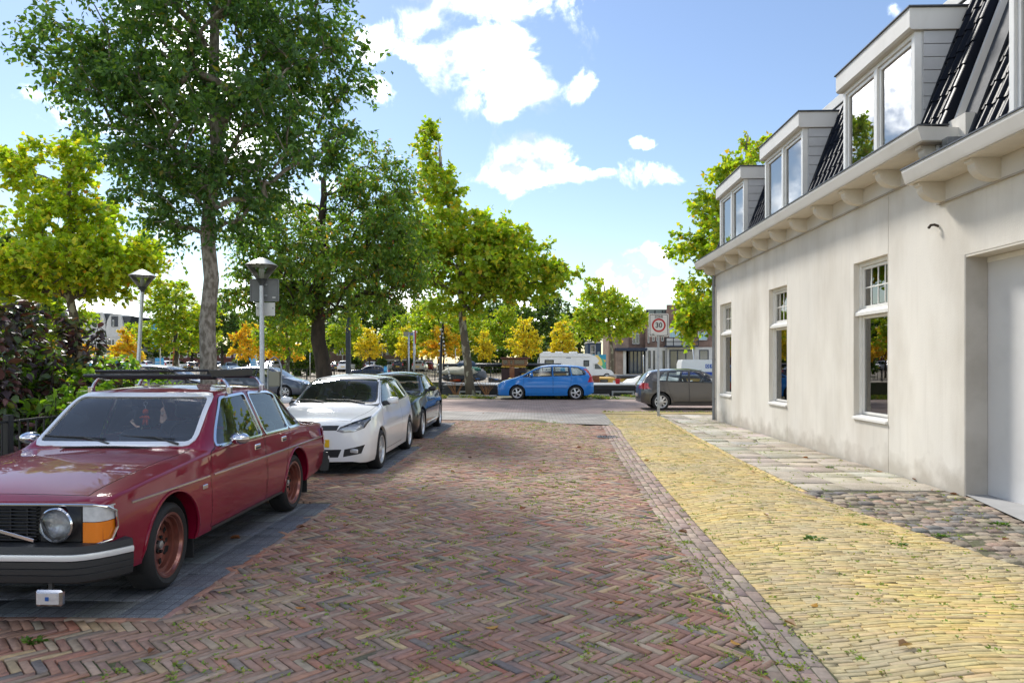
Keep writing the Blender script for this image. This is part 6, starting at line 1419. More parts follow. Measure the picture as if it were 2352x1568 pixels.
def back_sign(label, x, y, z, w, h, face, back, rim, rz=0):
    r = thing('road_sign', label, 'sign', (x, y, z), rz)
    mb = MB(); mb.box(-w, w, -.02, .0, -h, h, .012); mb.build('panel', back, r)
    mb = MB(); mb.box(-w, w, .001, .012, -h, h, .004); mb.build('sign_face', face, r)
    for s in (-1, 1): mb = MB(); mb.box(s*w-.012, s*w+.012, -.034, -.0, -h, h, .004); mb.build('frame_edge', rim, r)
    for s in (-1, 1): mb = MB(); mb.box(-w+.013, w-.013, -.034, -.0, s*h-.012, s*h+.012, .004); mb.build('frame_edge', rim, r)
    for s in (-.5, .5): mb = MB(); mb.box(-.07, .07, -.05, -.021, s*h-.02, s*h+.02, .004); mb.build('clamp', m_galv, r)
    return r
m_signback = mat('grey_sign_back', (.21, .215, .22), .55, var=.1); m_signblue = mat('blue_sign_face', (.02, .16, .42), .4)
x, y, zc = B.x+.01, B.y+.10, (z0+z1)/2
sg = back_sign('grey back of a blue-edged square sign on the lamp post', x, y, zc, .30, (z1-z0)/2, m_signblue, m_signback, m_signback)
mb = MB(); mb.box(.17, .24, -.024, -.021, -.17, -.14); mb.build('maker_sticker', m_white, sg)
zb = (HZ(725, 14.5)+HZ(692, 14.5))/2
r = thing('road_sign', 'small white plate clamped to the lamp post under the grey sign', 'sign', (B.x+.03, B.y+.085, zb)); hh_ = (HZ(692, 14.5)-HZ(725, 14.5))/2
mb = MB(); mb.box(-.205, .205, -.006, .006, -hh_+.01, hh_-.01, .004); mb.build('plate', m_white, r)
for s in (-1, 1): mb = MB(); mb.lathe([(.012, -.016), (.012, -.006), (.001, -.017)], 8, 'y', (s*.165, 0, .02)); mb.build('bolt', m_galv, r)
B = D(310, 18.2)
lamp('leaning aluminium street lamp standing among the shrubs before the black car', (B.x, B.y, -.02), HZ(614, 18.2), (.20, 0))
# a galvanised bicycle hoop frame beside the lamp post
B = D(632, 16.5); r = thing('steel_hoop', 'thin galvanised steel hoop with small meter box beside the sign lamp post', 'hoop', (B.x, B.y, 0))
mb = MB(); mb.tube([(-.17, 0, -.1), (-.17, 0, 1.55), (-.13, 0, 1.72), (-.02, 0, 1.8), (.10, 0, 1.72), (.15, 0, 1.55), (.15, 0, -.1)], .022, 8); mb.build('hoop', m_galv, r, angle=40)
mb = MB(); mb.box(-.14, .12, -.05, .05, 1.1, 1.45, .01); mb.build('meter_box', mat('beige_box', (.34, .32, .25), .6), r)
mb = MB(); mb.box(-.14, .12, -.05, .05, .2, .55, .01); mb.build('lower_box', mat('beige_box2', (.30, .28, .22), .6), r)
# zone 30 sign on its post
B = G(1513, 955); r = thing('speed_sign', 'ZONE 30 speed sign on a galvanised post at the pavement corner', 'sign', (B.x, B.y, 0)); d_ = proj(B.x, B.y, 0)[2]
zt, zbm = HZ(720, d_), HZ(773, d_); w = .31; h = (zt-zbm)/2; zc = (zt+zbm)/2
mb = MB(); mb.tube([(0, .05, -.03), (0, .05, 1.0), (0, .05, 1.02), (0, .05, zt-.05)], [.042, .042, .034, .034], 12); mb.build('post', m_galv, r, angle=40)
m_sw = mat('sign_white', (.66, .66, .65), .4, col2=(.55, .55, .54), nscale=5, lo=.5, hi=.8); m_sb = mat('sign_black', (.012, .013, .02), .4); m_sr = mat('sign_red', (.42, .008, .012), .35)
mb = MB(); mb.prism(rpoly([(-w, zc-h), (w, zc-h), (w, zc+h), (-w, zc+h)], .05, 5), 'y', -.008, .012); p = mb.build('panel', m_sw, r)
def ring(mb, outer, inner, y): n = len(outer); mb.add([(a, y, b) for a, b in outer]+[(a, y, b) for a, b in inner], [(i, (i+1) % n, n+(i+1) % n, n+i) for i in range(n)])
mb = MB(); ring(mb, rpoly([(-w+.03, zc-h+.03), (w-.03, zc-h+.03), (w-.03, zc+h-.03), (-w+.03, zc+h-.03)], .04, 5), rpoly([(-w+.045, zc-h+.045), (w-.045, zc-h+.045), (w-.045, zc+h-.045), (-w+.045, zc+h-.045)], .035, 5), -.011); mb.build('border', m_sb, p)
cz_ = zc-.005; circ = lambda q: [(q*math.cos(a), cz_+q*math.sin(a)) for a in np.linspace(0, 2*math.pi, 48, endpoint=False)]
mb = MB(); ring(mb, circ(.215), circ(.163), -.011); mb.build('red_ring', m_sr, p)
for txt, size, zz, bold in (('30', .22, cz_-.004, .0035), ('ZONE', .095, zc+h-.105, .0015)):
    me = textmesh(txt, size, .001, bold); me.materials.append(m_sb); o = link('lettering', me, p, (0, -.012, zz), (R(90), 0, 0))
for pts in ([(-.22, -.285), (-.15, -.27), (-.19, -.30), (-.14, -.305)], [(-.05, -.345), (.0, -.325), (.05, -.35), (.10, -.33), (.16, -.345)]):
    mb = MB(); mb.tube([(a, -.012, zc+b) for a, b in pts], .006, 4); mb.build('scribble', m_sb, p)
# dark blue post
B = D(800, 24); r = thing('steel_post', 'dark blue square steel post rising into the fruit tree', 'post', (B.x, B.y, 0)); mb = MB(); mb.box(-.075, .075, -.075, .075, -.05, 4.6, .012); mb.build('shaft', mat('navy_post', (.022, .034, .055), .4, var=.2), r)
mb = MB(); mb.box(-.10, .10, -.10, .10, 0, .5, .012); mb.build('foot', mat('navy_foot', (.02, .03, .05), .5), r)
# iron fence along the shrubs
fx = G(8, 965, 1.0).x
fen = thing('iron_fence', 'low black iron bar fence in front of the purple shrubs', 'fence', (fx, 8, 0))
y0, y1 = 5.0, 12.6
for z in (.98, .16): mb = MB(); mb.box(-.022, .022, y0-8, y1-8, z-.012, z+.012, .004); mb.build('rail', m_black, fen)
me = MB().box(-.008, .008, -.008, .008, .17, .97).mesh('bar', m_black); mp_ = MB().box(-.04, .04, -.04, .04, -.05, 1.06, .008).mesh('post', m_black)
y = y0+.06
while y < y1: link('bar', me, fen, (0, y-8, 0)); y += .135
for y in (5.0, 7.72, 10.2, 12.6): link('post', mp_, fen, (0, y-8, 0))
# ================================================================== quay: fences, bollards, boats
m_hull = mat('black_hull', (.022, .022, .026), .5, var=.3); m_hullr = mat('red_lead', (.14, .02, .018), .6, var=.3); m_deck = mat('grey_deck', (.38, .38, .37), .6, col2=(.28, .28, .27), nscale=2)
m_yel = mat('ochre_boat_paint', (.62, .36, .06), .45, var=.15, vscale=2); m_teak = mat('varnished_teak', (.26, .075, .018), .3, coat=.5, col2=(.16, .045, .012), nscale=4, stretch=(6, 6, 1)); m_wood = mat('weathered_timber', (.19, .16, .12), .9, bump=.4, bscale=30, stretch=(1, 1, .2))
m_tarp = mat('cream_tarpaulin', (.50, .47, .37), .8, bump=.5, bscale=5); m_dglass = mat('dark_window', (.02, .025, .03), .08, spec=.8)
def boathull(root, x0, x1, y0, y1, zw, zd, m, name='hull', bow=1.5, sheer=.25, low=None):
    """hull with rounded ends; x0..x1 long, y0..y1 wide"""
    mb = MB(); xs_ = np.linspace(x0, x1, 25); yc, hw = (y0+y1)/2, (y1-y0)/2; vs = []
    for x in xs_:
        e = min(x-x0, x1-x); k = min(1., max(.02, e/bow))**.5; s = sheer*max(0, 1-e/(bow*1.6))**2
        for f, z in ((.86, zw-.35), (.97, zw+.12), (1., zd+s), (.93, zd+s)): vs += [(x, yc-hw*k*f, z)]
        for f, z in ((.93, zd+s), (1., zd+s), (.97, zw+.12), (.86, zw-.35)): vs += [(x, yc+hw*k*f, z)]
    n = 8; fs = [(i*n+j, i*n+j+1, (i+1)*n+j+1, (i+1)*n+j) for i in range(24) for j in range(n-1)]; fs += [tuple(range(n)), tuple(24*n+j for j in range(n))[::-1]]
    mb.add(vs, [f[::-1] for f in fs], 0); return mb.build(name, m, root, angle=35)
# long black barge moored along the near quay
B = D(1290, 37); bg = thing('barge', 'long black barge with pale deck moored along the near quay behind the blue car', 'barge', (B.x, 37.0, 0))
X0, X1 = D(1005, 36).x-B.x, D(1850, 36).x-B.x
h = boathull(bg, X0, X1, -2.0, 1.6, -1.0, .50, m_hull, bow=2.2, sheer=.15)
boathull(bg, X0+.05, X1-.05, -2.06, 1.64, -1.2, -.42, m_hullr, 'boot_stripe', 2.2, 0)
mb = MB(); mb.box(X0+.4, X1-.4, -2.06, 1.5, .505, .57, .02); mb.build('deck', m_deck, bg)
for x in np.arange(X0+1.2, X1-1, 2.6): mb = MB(); mb.box(x, x+1.15, -2.05, -1.96, -.42, .25, .02); w_ = mb.build('hull_window', mat('hull_window_frame', (.40, .41, .41), .4, .5), bg); mb = MB(); mb.box(x+.09, x+1.06, -2.07, -2.051, -.33, .17); mb.build('pane', m_dglass, w_)
mb = MB(); mb.tube([(X0+.2, -2.12, .36), (X1-.3, -2.12, .36)], .03, 6); mb.build('rubbing_rail', m_hull, bg)
# things lying on the barge
def on_barge(px, d=36.2): return D(px, d).x
x = on_barge(1062, 36.5); r = thing('tarpaulin_heap', 'cream and dark tarpaulins heaped on the bow of the black barge', 'tarpaulin', (x, 36.4, .57))
def lump(mb, cx, cy, cz, rx, ry, rz, seed, mi=0, n=14, m_=9):
    rng = np.random.default_rng(seed); vs = []
    for i in range(m_):
        ph = math.pi*i/(m_-1)-math.pi/2
        for j in range(n): a = 2*math.pi*j/n; k = 1+.14*math.sin(3*a+seed)+.10*math.sin(5*a+2*ph*3+seed); vs.append((cx+rx*math.cos(ph)*math.cos(a)*k, cy+ry*math.cos(ph)*math.sin(a)*k, max(cz+rz*math.sin(ph)*k, .0)))
    mb.add(vs, [(i*n+j, i*n+(j+1) % n, (i+1)*n+(j+1) % n, (i+1)*n+j) for i in range(m_-1) for j in range(n)], mi)
for nm, c, mm in (('cover', (0, 0, .62, 1.0, .6, .26), m_tarp), ('roll', (.1, -.1, .30, 1.1, .6, .22), mat('dark_sheet', (.05, .055, .06), .8)), ('sheet', (.35, .1, .74, .75, .4, .15), mat('green_sheet', (.02, .16, .11), .7)), ('bag', (.95, 0, .45, .35, .35, .28), mat('grey_sack', (.16, .17, .19), .8)), ('bundle', (-.25, -.35, .22, .4, .2, .12), mat('orange_bundle', (.55, .07, .02), .7)), ('engine_cover', (.2, .5, 1.0, .5, .3, .22), mat('blue_sheet', (.03, .06, .12), .7))):
    mb = MB(); lump(mb, *c, len(nm)); mb.build(nm, mm, r, smooth=True)
x = on_barge(1180, 36.0); r = thing('cable_coil', 'yellow hose coil lying on the pale barge deck by the tree', 'hose', (x, 36.0, .57)); mb = MB()
mb.tube([((.28+.02*math.sin(t))*math.cos(t), .2*math.sin(t), .12+.03*t/3+.05*math.sin(2*t)) for t in np.linspace(0, 15, 60)], .05, 6); mb.build('coil', mat('yellow_hose', (.70, .45, .01), .5), r, smooth=True)
x = on_barge(1418, 36.0); r = thing('bucket', 'red plastic bucket standing on the barge deck', 'bucket', (x, 36.0, .57)); mb = MB(); mb.lathe([(.001, .0), (.17, .0), (.24, .42), (.26, .42), (.255, .45), (.22, .44), (.15, .03), (.001, .03)], 20); mb.build('pail', mat('red_plastic', (.50, .012, .016), .4), r, angle=40); r.scale = (.6, .6, .6)
mb = MB(); mb.tube([(.25*math.cos(t), -.06*math.sin(t), .42+.2*math.sin(t)) for t in np.linspace(0, math.pi, 12)], .012, 5); mb.build('handle', m_galv, r)
# mooring pole with a string of bulbs and a small pennant
B = D(1010, 35.0); r = thing('mooring_pole', 'slim black mooring pole with white bulbs and a dark pennant by the barge bow', 'pole', (B.x, 35.0, .5)); top = HZ(752, 35)
mb = MB(); mb.tube([(-.05, 0, -1.8), (0, 0, 0), (.10, 0, top-.5)], [.10, .09, .04], 10); mb.build('shaft', m_black, r, smooth=True)
mb = MB(); vs = [(.10, 0, top-.45), (.13, .0, top-.05), (.22, .02, top-.5), (.16, -.01, top-.95)]; mb.add(vs+[(a, b+.015, c) for a, b, c in vs], [(0, 1, 2, 3)[::-1], (4, 5, 6, 7), (0, 1, 5, 4), (1, 2, 6, 5), (2, 3, 7, 6), (3, 0, 4, 7)]); mb.build('pennant', mat('dark_pennant', (.02, .02, .03), .7), r)
pts = [Vector((.10, 0, top-.6)).lerp(Vector((.55, -.3, .4)), t)+Vector((0, 0, -.5*math.sin(t*math.pi)*.3)) for t in np.linspace(0, 1, 15)]
mb = MB(); mb.tube(pts, .006, 4); ln = mb.build('bulb_string', m_black, r)
me = MB(); me.lathe([(.001, -.05), (.035, -.035), (.05, 0), (.035, .035), (.001, .05)], 10); me = me.mesh('bulb', mat('white_bulb', (.80, .80, .78), .3), smooth=True)
for p in pts: link('bulb', me, ln, p)
for k in range(9): link('bulb', me, ln, (-.12+.02*k, .05, .35+k*.36))
# wooden mooring posts
for px, lab in ((1208, 'weathered wooden mooring post in the verge by the nose of the blue car'), (655, 'weathered wooden post beside the pale slim trunk on the verge')):
    B = D(px, 33.4); r = thing('mooring_post', lab, 'post', (B.x, B.y, 0)); mb = MB(); mb.tube([(0, 0, -.1), (0, 0, 1.0), (0, 0, 1.1)], [.10, .095, .075], 10); mb.build('shaft', m_wood, r, angle=40)
# ochre barge with wheelhouse further out
B = D(1320, 46); yb = thing('barge', 'ochre and black barge with varnished wooden wheelhouse in the middle of the harbour', 'barge', (B.x, 46.0, 0)); rx_ = lambda px: D(px, 45).x-B.x
boathull(yb, rx_(1120), rx_(1640), -2.2, 2.2, -1.0, .22, m_hull, bow=3., sheer=.5)
def bbox_(nm, px0, px1, py0, py1, ya, yb_, m, par=None, c=.03): mb = MB(); mb.box(rx_(px0), rx_(px1), ya, yb_, HZ(py1, 44.6), HZ(py0, 44.6), c); return mb.build(nm, m, par or yb)
bbox_('cabin', 1198, 1300, 856, 884, -1.8, 1.8, m_yel); bbox_('cabin_roof', 1194, 1304, 852, 856, -1.9, 1.9, m_hull)
bbox_('hold_side', 1300, 1640, 867, 883, -2.0, 2.0, m_yel); bbox_('hold_cover', 1410, 1640, 862, 868, -2.1, 2.1, m_hull)
wh = bbox_('wheelhouse_base', 1152, 1208, 846, 885, -1.5, 1.5, mat('wheelhouse_maroon', (.035, .012, .014), .4)); bbox_('wheelhouse_band', 1152, 1208, 840.5, 844, -1.52, 1.52, m_yel)
bbox_('wheelhouse_cabin', 1154, 1211, 824, 840, -1.5, 1.5, m_teak); bbox_('wheelhouse_roof', 1150, 1217, 820.5, 824.5, -1.7, 1.7, mat('wheelhouse_roof', (.13, .035, .02), .4))
bbox_('wheelhouse_window', 1157, 1166, 827, 836, -1.53, -1.48, m_dglass, wh, .01); bbox_('wheelhouse_window', 1182, 1204, 827, 836, -1.53, -1.48, m_dglass, wh, .01); bbox_('wheelhouse_door', 1171, 1182, 841, 882, -1.54, -1.47, m_teak, wh, .01); bbox_('wheelhouse_window', 1173, 1177, 828, 836, -1.54, -1.48, m_dglass, wh, .01)
mb = MB(); mb.tube([(rx_(1015), -.2, HZ(838, 45)), (rx_(1290), -.2, HZ(838, 45))], .11, 8); mb.build('lowered_mast', m_black, yb, smooth=True)
mb = MB(); mb.tube([(rx_(1292), -1.0, .4), (rx_(1292), -1.0, HZ(836, 45))], .03, 6); mb.build('mast_crutch', m_teak, yb)
for px in (1383, 1437): mb = MB(); mb.prism(rpoly([(rx_(px-9), HZ(877.5, 44)), (rx_(px+9), HZ(877.5, 44)), (rx_(px+9), HZ(871, 44)), (rx_(px-9), HZ(871, 44))], .09, 5), 'y', -2.06, -1.99); w_ = mb.build('porthole', m_hull, yb); mb = MB(); mb.prism(rpoly([(rx_(px-7), HZ(876.5, 44)), (rx_(px+7), HZ(876.5, 44)), (rx_(px+7), HZ(872, 44)), (rx_(px-7), HZ(872, 44))], .07, 5), 'y', -2.07, -2.061); mb.build('pane', m_dglass, w_)
bbox_('skylight', 1352, 1372, 862, 879, -2.3, -1.6, m_teak)
bbox_('cabin_hatch', 1229, 1246, 877, 889, -2.35, -1.95, mat('hatch_grey', (.12, .12, .13), .5))
x = D(1294, 44).x; r = thing('hanging_cloth', 'light blue cloth hanging from the barge mast crutch', 'cloth', (x, 44.9, .72)); mb = MB(); lump(mb, 0, 0, .36, .16, .1, .36, 3); mb.build('cloth', mat('light_blue_cloth', (.12, .42, .68), .8), r, smooth=True)
x = D(1262, 43.5).x; r = thing('dinghy_table', 'small white table top on the ochre barge cabin roof', 'table', (x, 45.6, HZ(852, 44.6))); mb = MB(); mb.box(-.55, .55, -.3, .3, .22, .26, .01); mb.build('table_top', m_white, r)
for s in (-.4, .4): mb = MB(); mb.box(s-.03, s+.03, -.25, .25, 0, .22); mb.build('leg', m_plast, r)
B = D(1510, 38.6); r = thing('motorboat', 'white covered motorboat moored beside the barge behind the dark grey hatchback', 'boat', (B.x, 40.3, 0)); boathull(r, -2.3, 2.3, -.8, .8, -1.0, .35, m_white, bow=1.6, sheer=.3); mb = MB(); lump(mb, 0, 0, .30, 2.0, .7, .55, 7, n=20); mb.build('boat_cover', mat('white_cover', (.62, .62, .60), .6), r, smooth=True)
# ================================================================== far quay
m_quay = brickmat('far_quay_paving', (.40, .33, .24), (.34, .29, .22), (.2, .17, .12), 1, .3, .2)
tag(sheet('far_quay', -200, 200, 60, 95, .02, m_quay, 1, 35, lambda X_, Y_: np.interp(Y_, [60, 80, 95], [-.02, 0, .45])), kind='structure')
tag(sheet('parking_lot', -260, 260, 95, 140, .515, mat('parking_lot_paving', (.33, .27, .20), .9, col2=(.25, .21, .16), nscale=.4), 1, 1), kind='structure')
def barfence(label, px0, px1, d, h, gap=.22):
    a, b = D(px0, d), D(px1, d); z = fargz(a.y); r = thing('quay_railing', label, 'railing', (a.x, a.y, z)); L_ = (b-a).length; an = math.atan2(b.y-a.y, b.x-a.x); r.rotation_euler = (0, 0, an)
    for zz in (h, .14): mb = MB(); mb.box(0, L_, -.025, .025, zz-.025, zz+.025); mb.build('rail', m_black, r)
    me = MB().box(-.014, .014, -.014, .014, .14, h).mesh('bar', m_black); n = int(L_/gap)
    for i in range(n): link('bar', me, r, (i*gap, 0, 0))
    mp_ = MB().box(-.045, .045, -.045, .045, -.05, h+.05).mesh('post', m_black)
    for i in range(int(L_/2.6)+1): link('post', mp_, r, (i*2.6, 0, 0))
barfence('black bar railing on the far quay before the parked cars by the wheelhouse', 935, 1290, 64, 1.1, .26)
barfence('black bar railing on the far quay between the slim trunk and the fruit tree', 640, 930, 64, 1.1, .30)
def pole(label, px, d, py_top, r0=.06, head=None, m=None, lean=0):
    p = D(px, d); z = fargz(p.y) if p.y > 60 else 0; h = HZ(py_top, d)-z; r = thing('lamp_post' if head else 'flag_pole', label, 'lamp post' if head else 'pole', (p.x, p.y, z))
    mb = MB(); mb.tube([(0, 0, -.1), (lean, 0, h)], [r0, r0*.7], 8); mb.build('shaft', m or m_alu, r, smooth=True)
    if head == 'disc': mb = MB(); mb.lathe([(.08, -.1), (.34, 0), (.36, .05), (.12, .12), (.001, .13)], 16, 'z', (lean, 0, h)); mb.build('lamp_head', m_alu, r, angle=40)
    elif head == 'cone': mb = MB(); mb.lathe([(.08, -.3), (.30, 0), (.31, .03), (.001, .2)], 16, 'z', (lean, 0, h)); mb.build('lamp_head', m_white, r, angle=40)
    elif head == 'arm': mb = MB(); mb.tube([(lean, 0, h-.05), (lean-.25, 0, h+.12), (lean-1.0, 0, h+.16)], [.05, .05, .03], 6); mb.box(lean-1.3, lean-.7, -.1, .1, h+.12, h+.2, .03); mb.build('lamp_arm', m_alu, r)
    return r
pole('thin white pole before the white gabled flats with curved lamp arm', 241, 60, 768, .05, 'arm')
pole('short lamp post with flat disc head among the parked cars', 410, 92, 785, .06, 'disc')
pole('plain tall pole before the dark red office building', 474, 105, 752, .06); pole('lamp post with disc head right of the pale tree trunk', 545, 100, 800, .06, 'disc')
pole('concrete lamp post with open cone head before the brick terrace', 965-12, 80, 762, .07, 'cone', mat('pale_concrete', (.42, .37, .30), .8))
pole('thin pole behind the mooring pole', 1046, 82, 800, .05); pole('thin grey pole beside the fruit tree trunk', 712, 75, 800, .05)
pole('tall lamp post before the white ground floor of the corner shop block', 1478, 80, 815, .07, None); pole('leaning lamp post before the balcony', 1576+20, 70, 800, .08, None, lean=-.2)
# orange-masted davit
B = D(398, 70); r = thing('ship_mast', 'orange mast with white ladder frame standing among parked cars', 'mast', (B.x, B.y, 0)); h = HZ(778, 70); mb = MB(); mb.tube([(0, 0, -.1), (.12, 0, h)], [.14, .09], 10); mb.build('mast', mat('orange_varnish', (.42, .10, .01), .4), r, smooth=True)
for s in (-.35, .55): mb = MB(); mb.tube([(s*1.6, 0, 0), (s*.6, 0, h*.8)], .035, 6); mb.build('stay_rail', m_white, r)
for z in (h*.35, h*.6, h*.8): mb = MB(); mb.tube([(-.32, 0, z), (.45, 0, z)], .025, 6); mb.build('rung', m_white, r)
# twin sign posts with plate and red board
for px, lab in ((939, 'galvanised post with a weathered plate and a street sign on top'), (951, 'galvanised post with a tall narrow red board')):
    B = D(px, 52 if px < 945 else 50); z = -1.0; r = thing('sign_post', lab, 'sign', (B.x, B.y, z)); d = 51; mb = MB(); mb.tube([(0, 0, 0), (0, 0, HZ(762, d)+1)], .07, 8); mb.build('post', m_galv, r, smooth=True)
    if px < 945: mb = MB(); mb.box(-.40, .05, -.02, .02, HZ(771, d)+1, HZ(760, d)+1); mb.box(.06, .42, -.02, .02, HZ(770, d)+1, HZ(761, d)+1); mb.build('plate', mat('mossy_plate', (.40, .38, .28), .7, col2=(.2, .18, .1), nscale=4), r); mb = MB(); mb.box(.14, .36, -.03, -.021, HZ(767, d)+1, HZ(764, d)+1); mb.build('lettering_bar', m_signblue, r)
    else: mb = MB(); mb.box(.02, .14, -.03, .03, HZ(790, d)+1, HZ(760, d)+1); mb.build('board', mat('red_board', (.55, .05, .03), .5), r); mb = MB(); mb.box(.02, .12, -.03, .03, HZ(815, d)+1, HZ(792, d)+1); mb.build('lower_board', m_white, r)
# blue banners and information boards
m_ban = mat('sky_blue_banner', (.10, .42, .72), .7)
for px, d, t, b, lab in ((368, 70, 742, 858, 'light blue banner on a white flag pole behind the yellow-green tree'), (590-2, 90, 800, 862, 'light blue banner on a white pole by the orange tree'), (890, 60, 838, 866, 'small blue and white pennant flag at the far quay railing')):
    p = D(px, d); z = fargz(p.y); r = thing('banner_flag', lab, 'flag', (p.x, p.y, z)); h = HZ(t, d)-z; mb = MB(); mb.tube([(0, 0, -.05), (0, 0, h)], .045, 6); mb.build('pole', m_white, r)
    hb_ = (h-.1)*(.45 if d > 65 else .6); n = 12; vs = []
    for i in range(n+1):
        zz = h-.1-i*hb_/n
        for s in (0, .9 if d > 65 else .28): vs += [(-.05-s, .06*math.sin(i*.8+s*2), zz), (-.05-s, .06*math.sin(i*.8+s*2)+.01, zz)]
    fs = []
    for i in range(n): a = 4*i; fs += [(a, a+2, a+6, a+4), (a+1, a+5, a+7, a+3)]
    mb = MB(); mb.add(vs, fs); mb.build('banner', m_ban, r, smooth=True)
for px, d, lab in ((366, 76, 'light blue information pillar with white stripes among the parked cars'), (583, 98, 'narrow light blue information pillar by the low shrub')):
    p = D(px, d); z = fargz(p.y); r = thing('information_pillar', lab, 'sign', (p.x, p.y, z)); h = HZ(822, d)-z; mb = MB(); mb.box(-.45, .45, -.12, .12, 0, h, .03); mb.build('board', m_ban, r)
    for k in range(5): mb = MB(); mb.box(-.40, .40, -.135, -.121, h*(.3+k*.12), h*(.3+k*.12)+.06); mb.build('stripe', m_white, r)
B = D(328, 62); 
# ================================================================== buildings across the harbour
m_brick = brickmat('brown_brick', (.215, .125, .095), (.17, .10, .08), (.22, .18, .15), 1, .22, .07)
def bmat(name, c1, c2, cm):                                   # brickwork on upright walls: rows follow z
    M = brickmat(name, c1, c2, cm, 1, .22, .07, mortar=.008); nt = M.node_tree; N = nt.nodes; L = nt.links
    tb = [n for n in N if n.type == 'TEX_BRICK'][0]; tc = [n for n in N if n.type == 'TEX_COORD'][0]; sp = N.new('ShaderNodeSeparateXYZ'); cb = N.new('ShaderNodeCombineXYZ'); ad = N.new('ShaderNodeMath')
    L.new(tc.outputs['Object'], sp.inputs[0]); L.new(sp.outputs[0], ad.inputs[0]); L.new(sp.outputs[1], ad.inputs[1]); L.new(ad.outputs[0], cb.inputs[0]); L.new(sp.outputs[2], cb.inputs[1]); L.new(cb.outputs[0], tb.inputs['Vector']); return M
m_brick = bmat('brown_brickwork', (.235, .135, .10), (.18, .105, .085), (.24, .20, .17)); m_brickr = bmat('dark_red_brickwork', (.13, .035, .03), (.10, .028, .025), (.10, .06, .05)); m_brickp = bmat('pale_brickwork', (.30, .20, .15), (.25, .16, .125), (.3, .26, .22))
m_navy = mat('navy_paint', (.010, .022, .055), .45); m_wwall = mat('white_wall', (.66, .65, .62), .8, col2=(.56, .55, .52), nscale=1.5); m_slate = mat('slate_roof', (.045, .05, .06), .5, var=.2); m_fglass = mat('far_window_glass', (.05, .075, .085), .06, spec=.9); m_curt = mat('pale_blue_curtain', (.42, .62, .66), .7, col2=(.30, .48, .54), nscale=9, stretch=(1, 1, .02))
def building(name, label, o, rz=0.): return thing(name, label, 'building', o, rz)
def facade(root, w0, w1, z0, z1, y, th, holes, m, name='wall'):
    """wall in the local xz plane facing -y with rectangular openings cut through it"""
    us = sorted({w0, w1, *[h[0] for h in holes], *[h[1] for h in holes]}); zs = sorted({z0, z1, *[h[2] for h in holes], *[h[3] for h in holes]}); mb = MB()
    for a, b in zip(us, us[1:]):
        run = None
        for c, d in zip(zs, zs[1:]):
            inside = any(h[0]-1e-6 <= a and b <= h[1]+1e-6 and h[2]-1e-6 <= c and d <= h[3]+1e-6 for h in holes)
            if not inside: run = (run[0], d) if run else (c, d)
            if inside or d == zs[-1]:
                if run: mb.box(a, b, y, y+th, run[0], run[1]); run = None
    return mb.build(name, m, root)
def fwin(root, a, b, c, d, y, mf=None, mg=None, mull=1, bars=(), fr=.07, sill=None):
    mf = mf or m_white; mb = MB(); mb.box(a, a+fr, y+.05, y+.13, c, d); mb.box(b-fr, b, y+.05, y+.13, c, d); mb.box(a+fr, b-fr, y+.05, y+.129, c, c+fr); mb.box(a+fr, b-fr, y+.05, y+.129, d-fr, d)
    for k in range(1, mull): x = a+(b-a)*k/mull; mb.box(x-fr*.4, x+fr*.4, y+.055, y+.128, c+fr, d-fr)
    for z in bars: mb.box(a+fr, b-fr, y+.056, y+.127, z-fr*.4, z+fr*.4)
    w = mb.build('window', mf, root); n = max(1, mull)
    for k in range(n): mb = MB(); q = (b-a-2*fr)/n; mb.box(a+fr+k*q, a+fr+(k+1)*q, y+.09, y+.10, c+fr, d-fr); mb.build('pane', mg or m_fglass, w)
    if sill: mb = MB(); mb.box(a-.06, b+.06, y-.08, y+.05, c-.09, c-.002); mb.build('sill', sill, w)
    return w
# --- brown brick corner block with white ground floor and balcony
DB = 88; zg = fargz(90)+.05
def bx_(px): return D(px, DB).x
O = D(1520, DB); cb = building('corner_block', 'brown brick corner block with white ground floor, navy doors and balcony', (O.x, O.y, 0)); lx = lambda px: bx_(px)-O.x; hz = lambda py: HZ(py, DB)
zb = .2
# recessed entrance bay left, two-storey wing right
ents = [(lx(1456), lx(1472), hz(789), hz(751))]
facade(cb, lx(1447), lx(1485), hz(800), hz(740), 1.2, .3, ents, m_brick); fwin(cb, *ents[0], 1.2, mull=2, bars=(hz(766),), sill=m_slate)
mb = MB(); mb.box(lx(1400), lx(1447), 1.0, 8, zb, hz(752)); mb.build('side_wing', m_brickp, cb)
mb = MB(); mb.box(lx(1414), lx(1484), -1.0, 2.5, hz(806), hz(799), .03); mb.build('entrance_canopy', m_navy, cb)
mb = MB(); mb.box(lx(1414), lx(1430), -.6, 1.5, zb, hz(806.2)); mb.build('entrance_pier', m_brickp, cb); mb = MB(); mb.box(lx(1430.2), lx(1437), -.58, 1.5, zb, hz(806.2)); mb.build('entrance_pillar', m_wwall, cb)
mb = MB(); mb.box(lx(1437), lx(1484), 1.0, 1.1, zb, hz(806)); mb.build('entrance_glazing', m_fglass, cb)
for px in (1440, 1449, 1458, 1467, 1476, 1483): mb = MB(); mb.box(lx(px)-.07, lx(px)+.07, .9, 1.0, zb, hz(806)); mb.build('entrance_mullion', m_navy, cb)
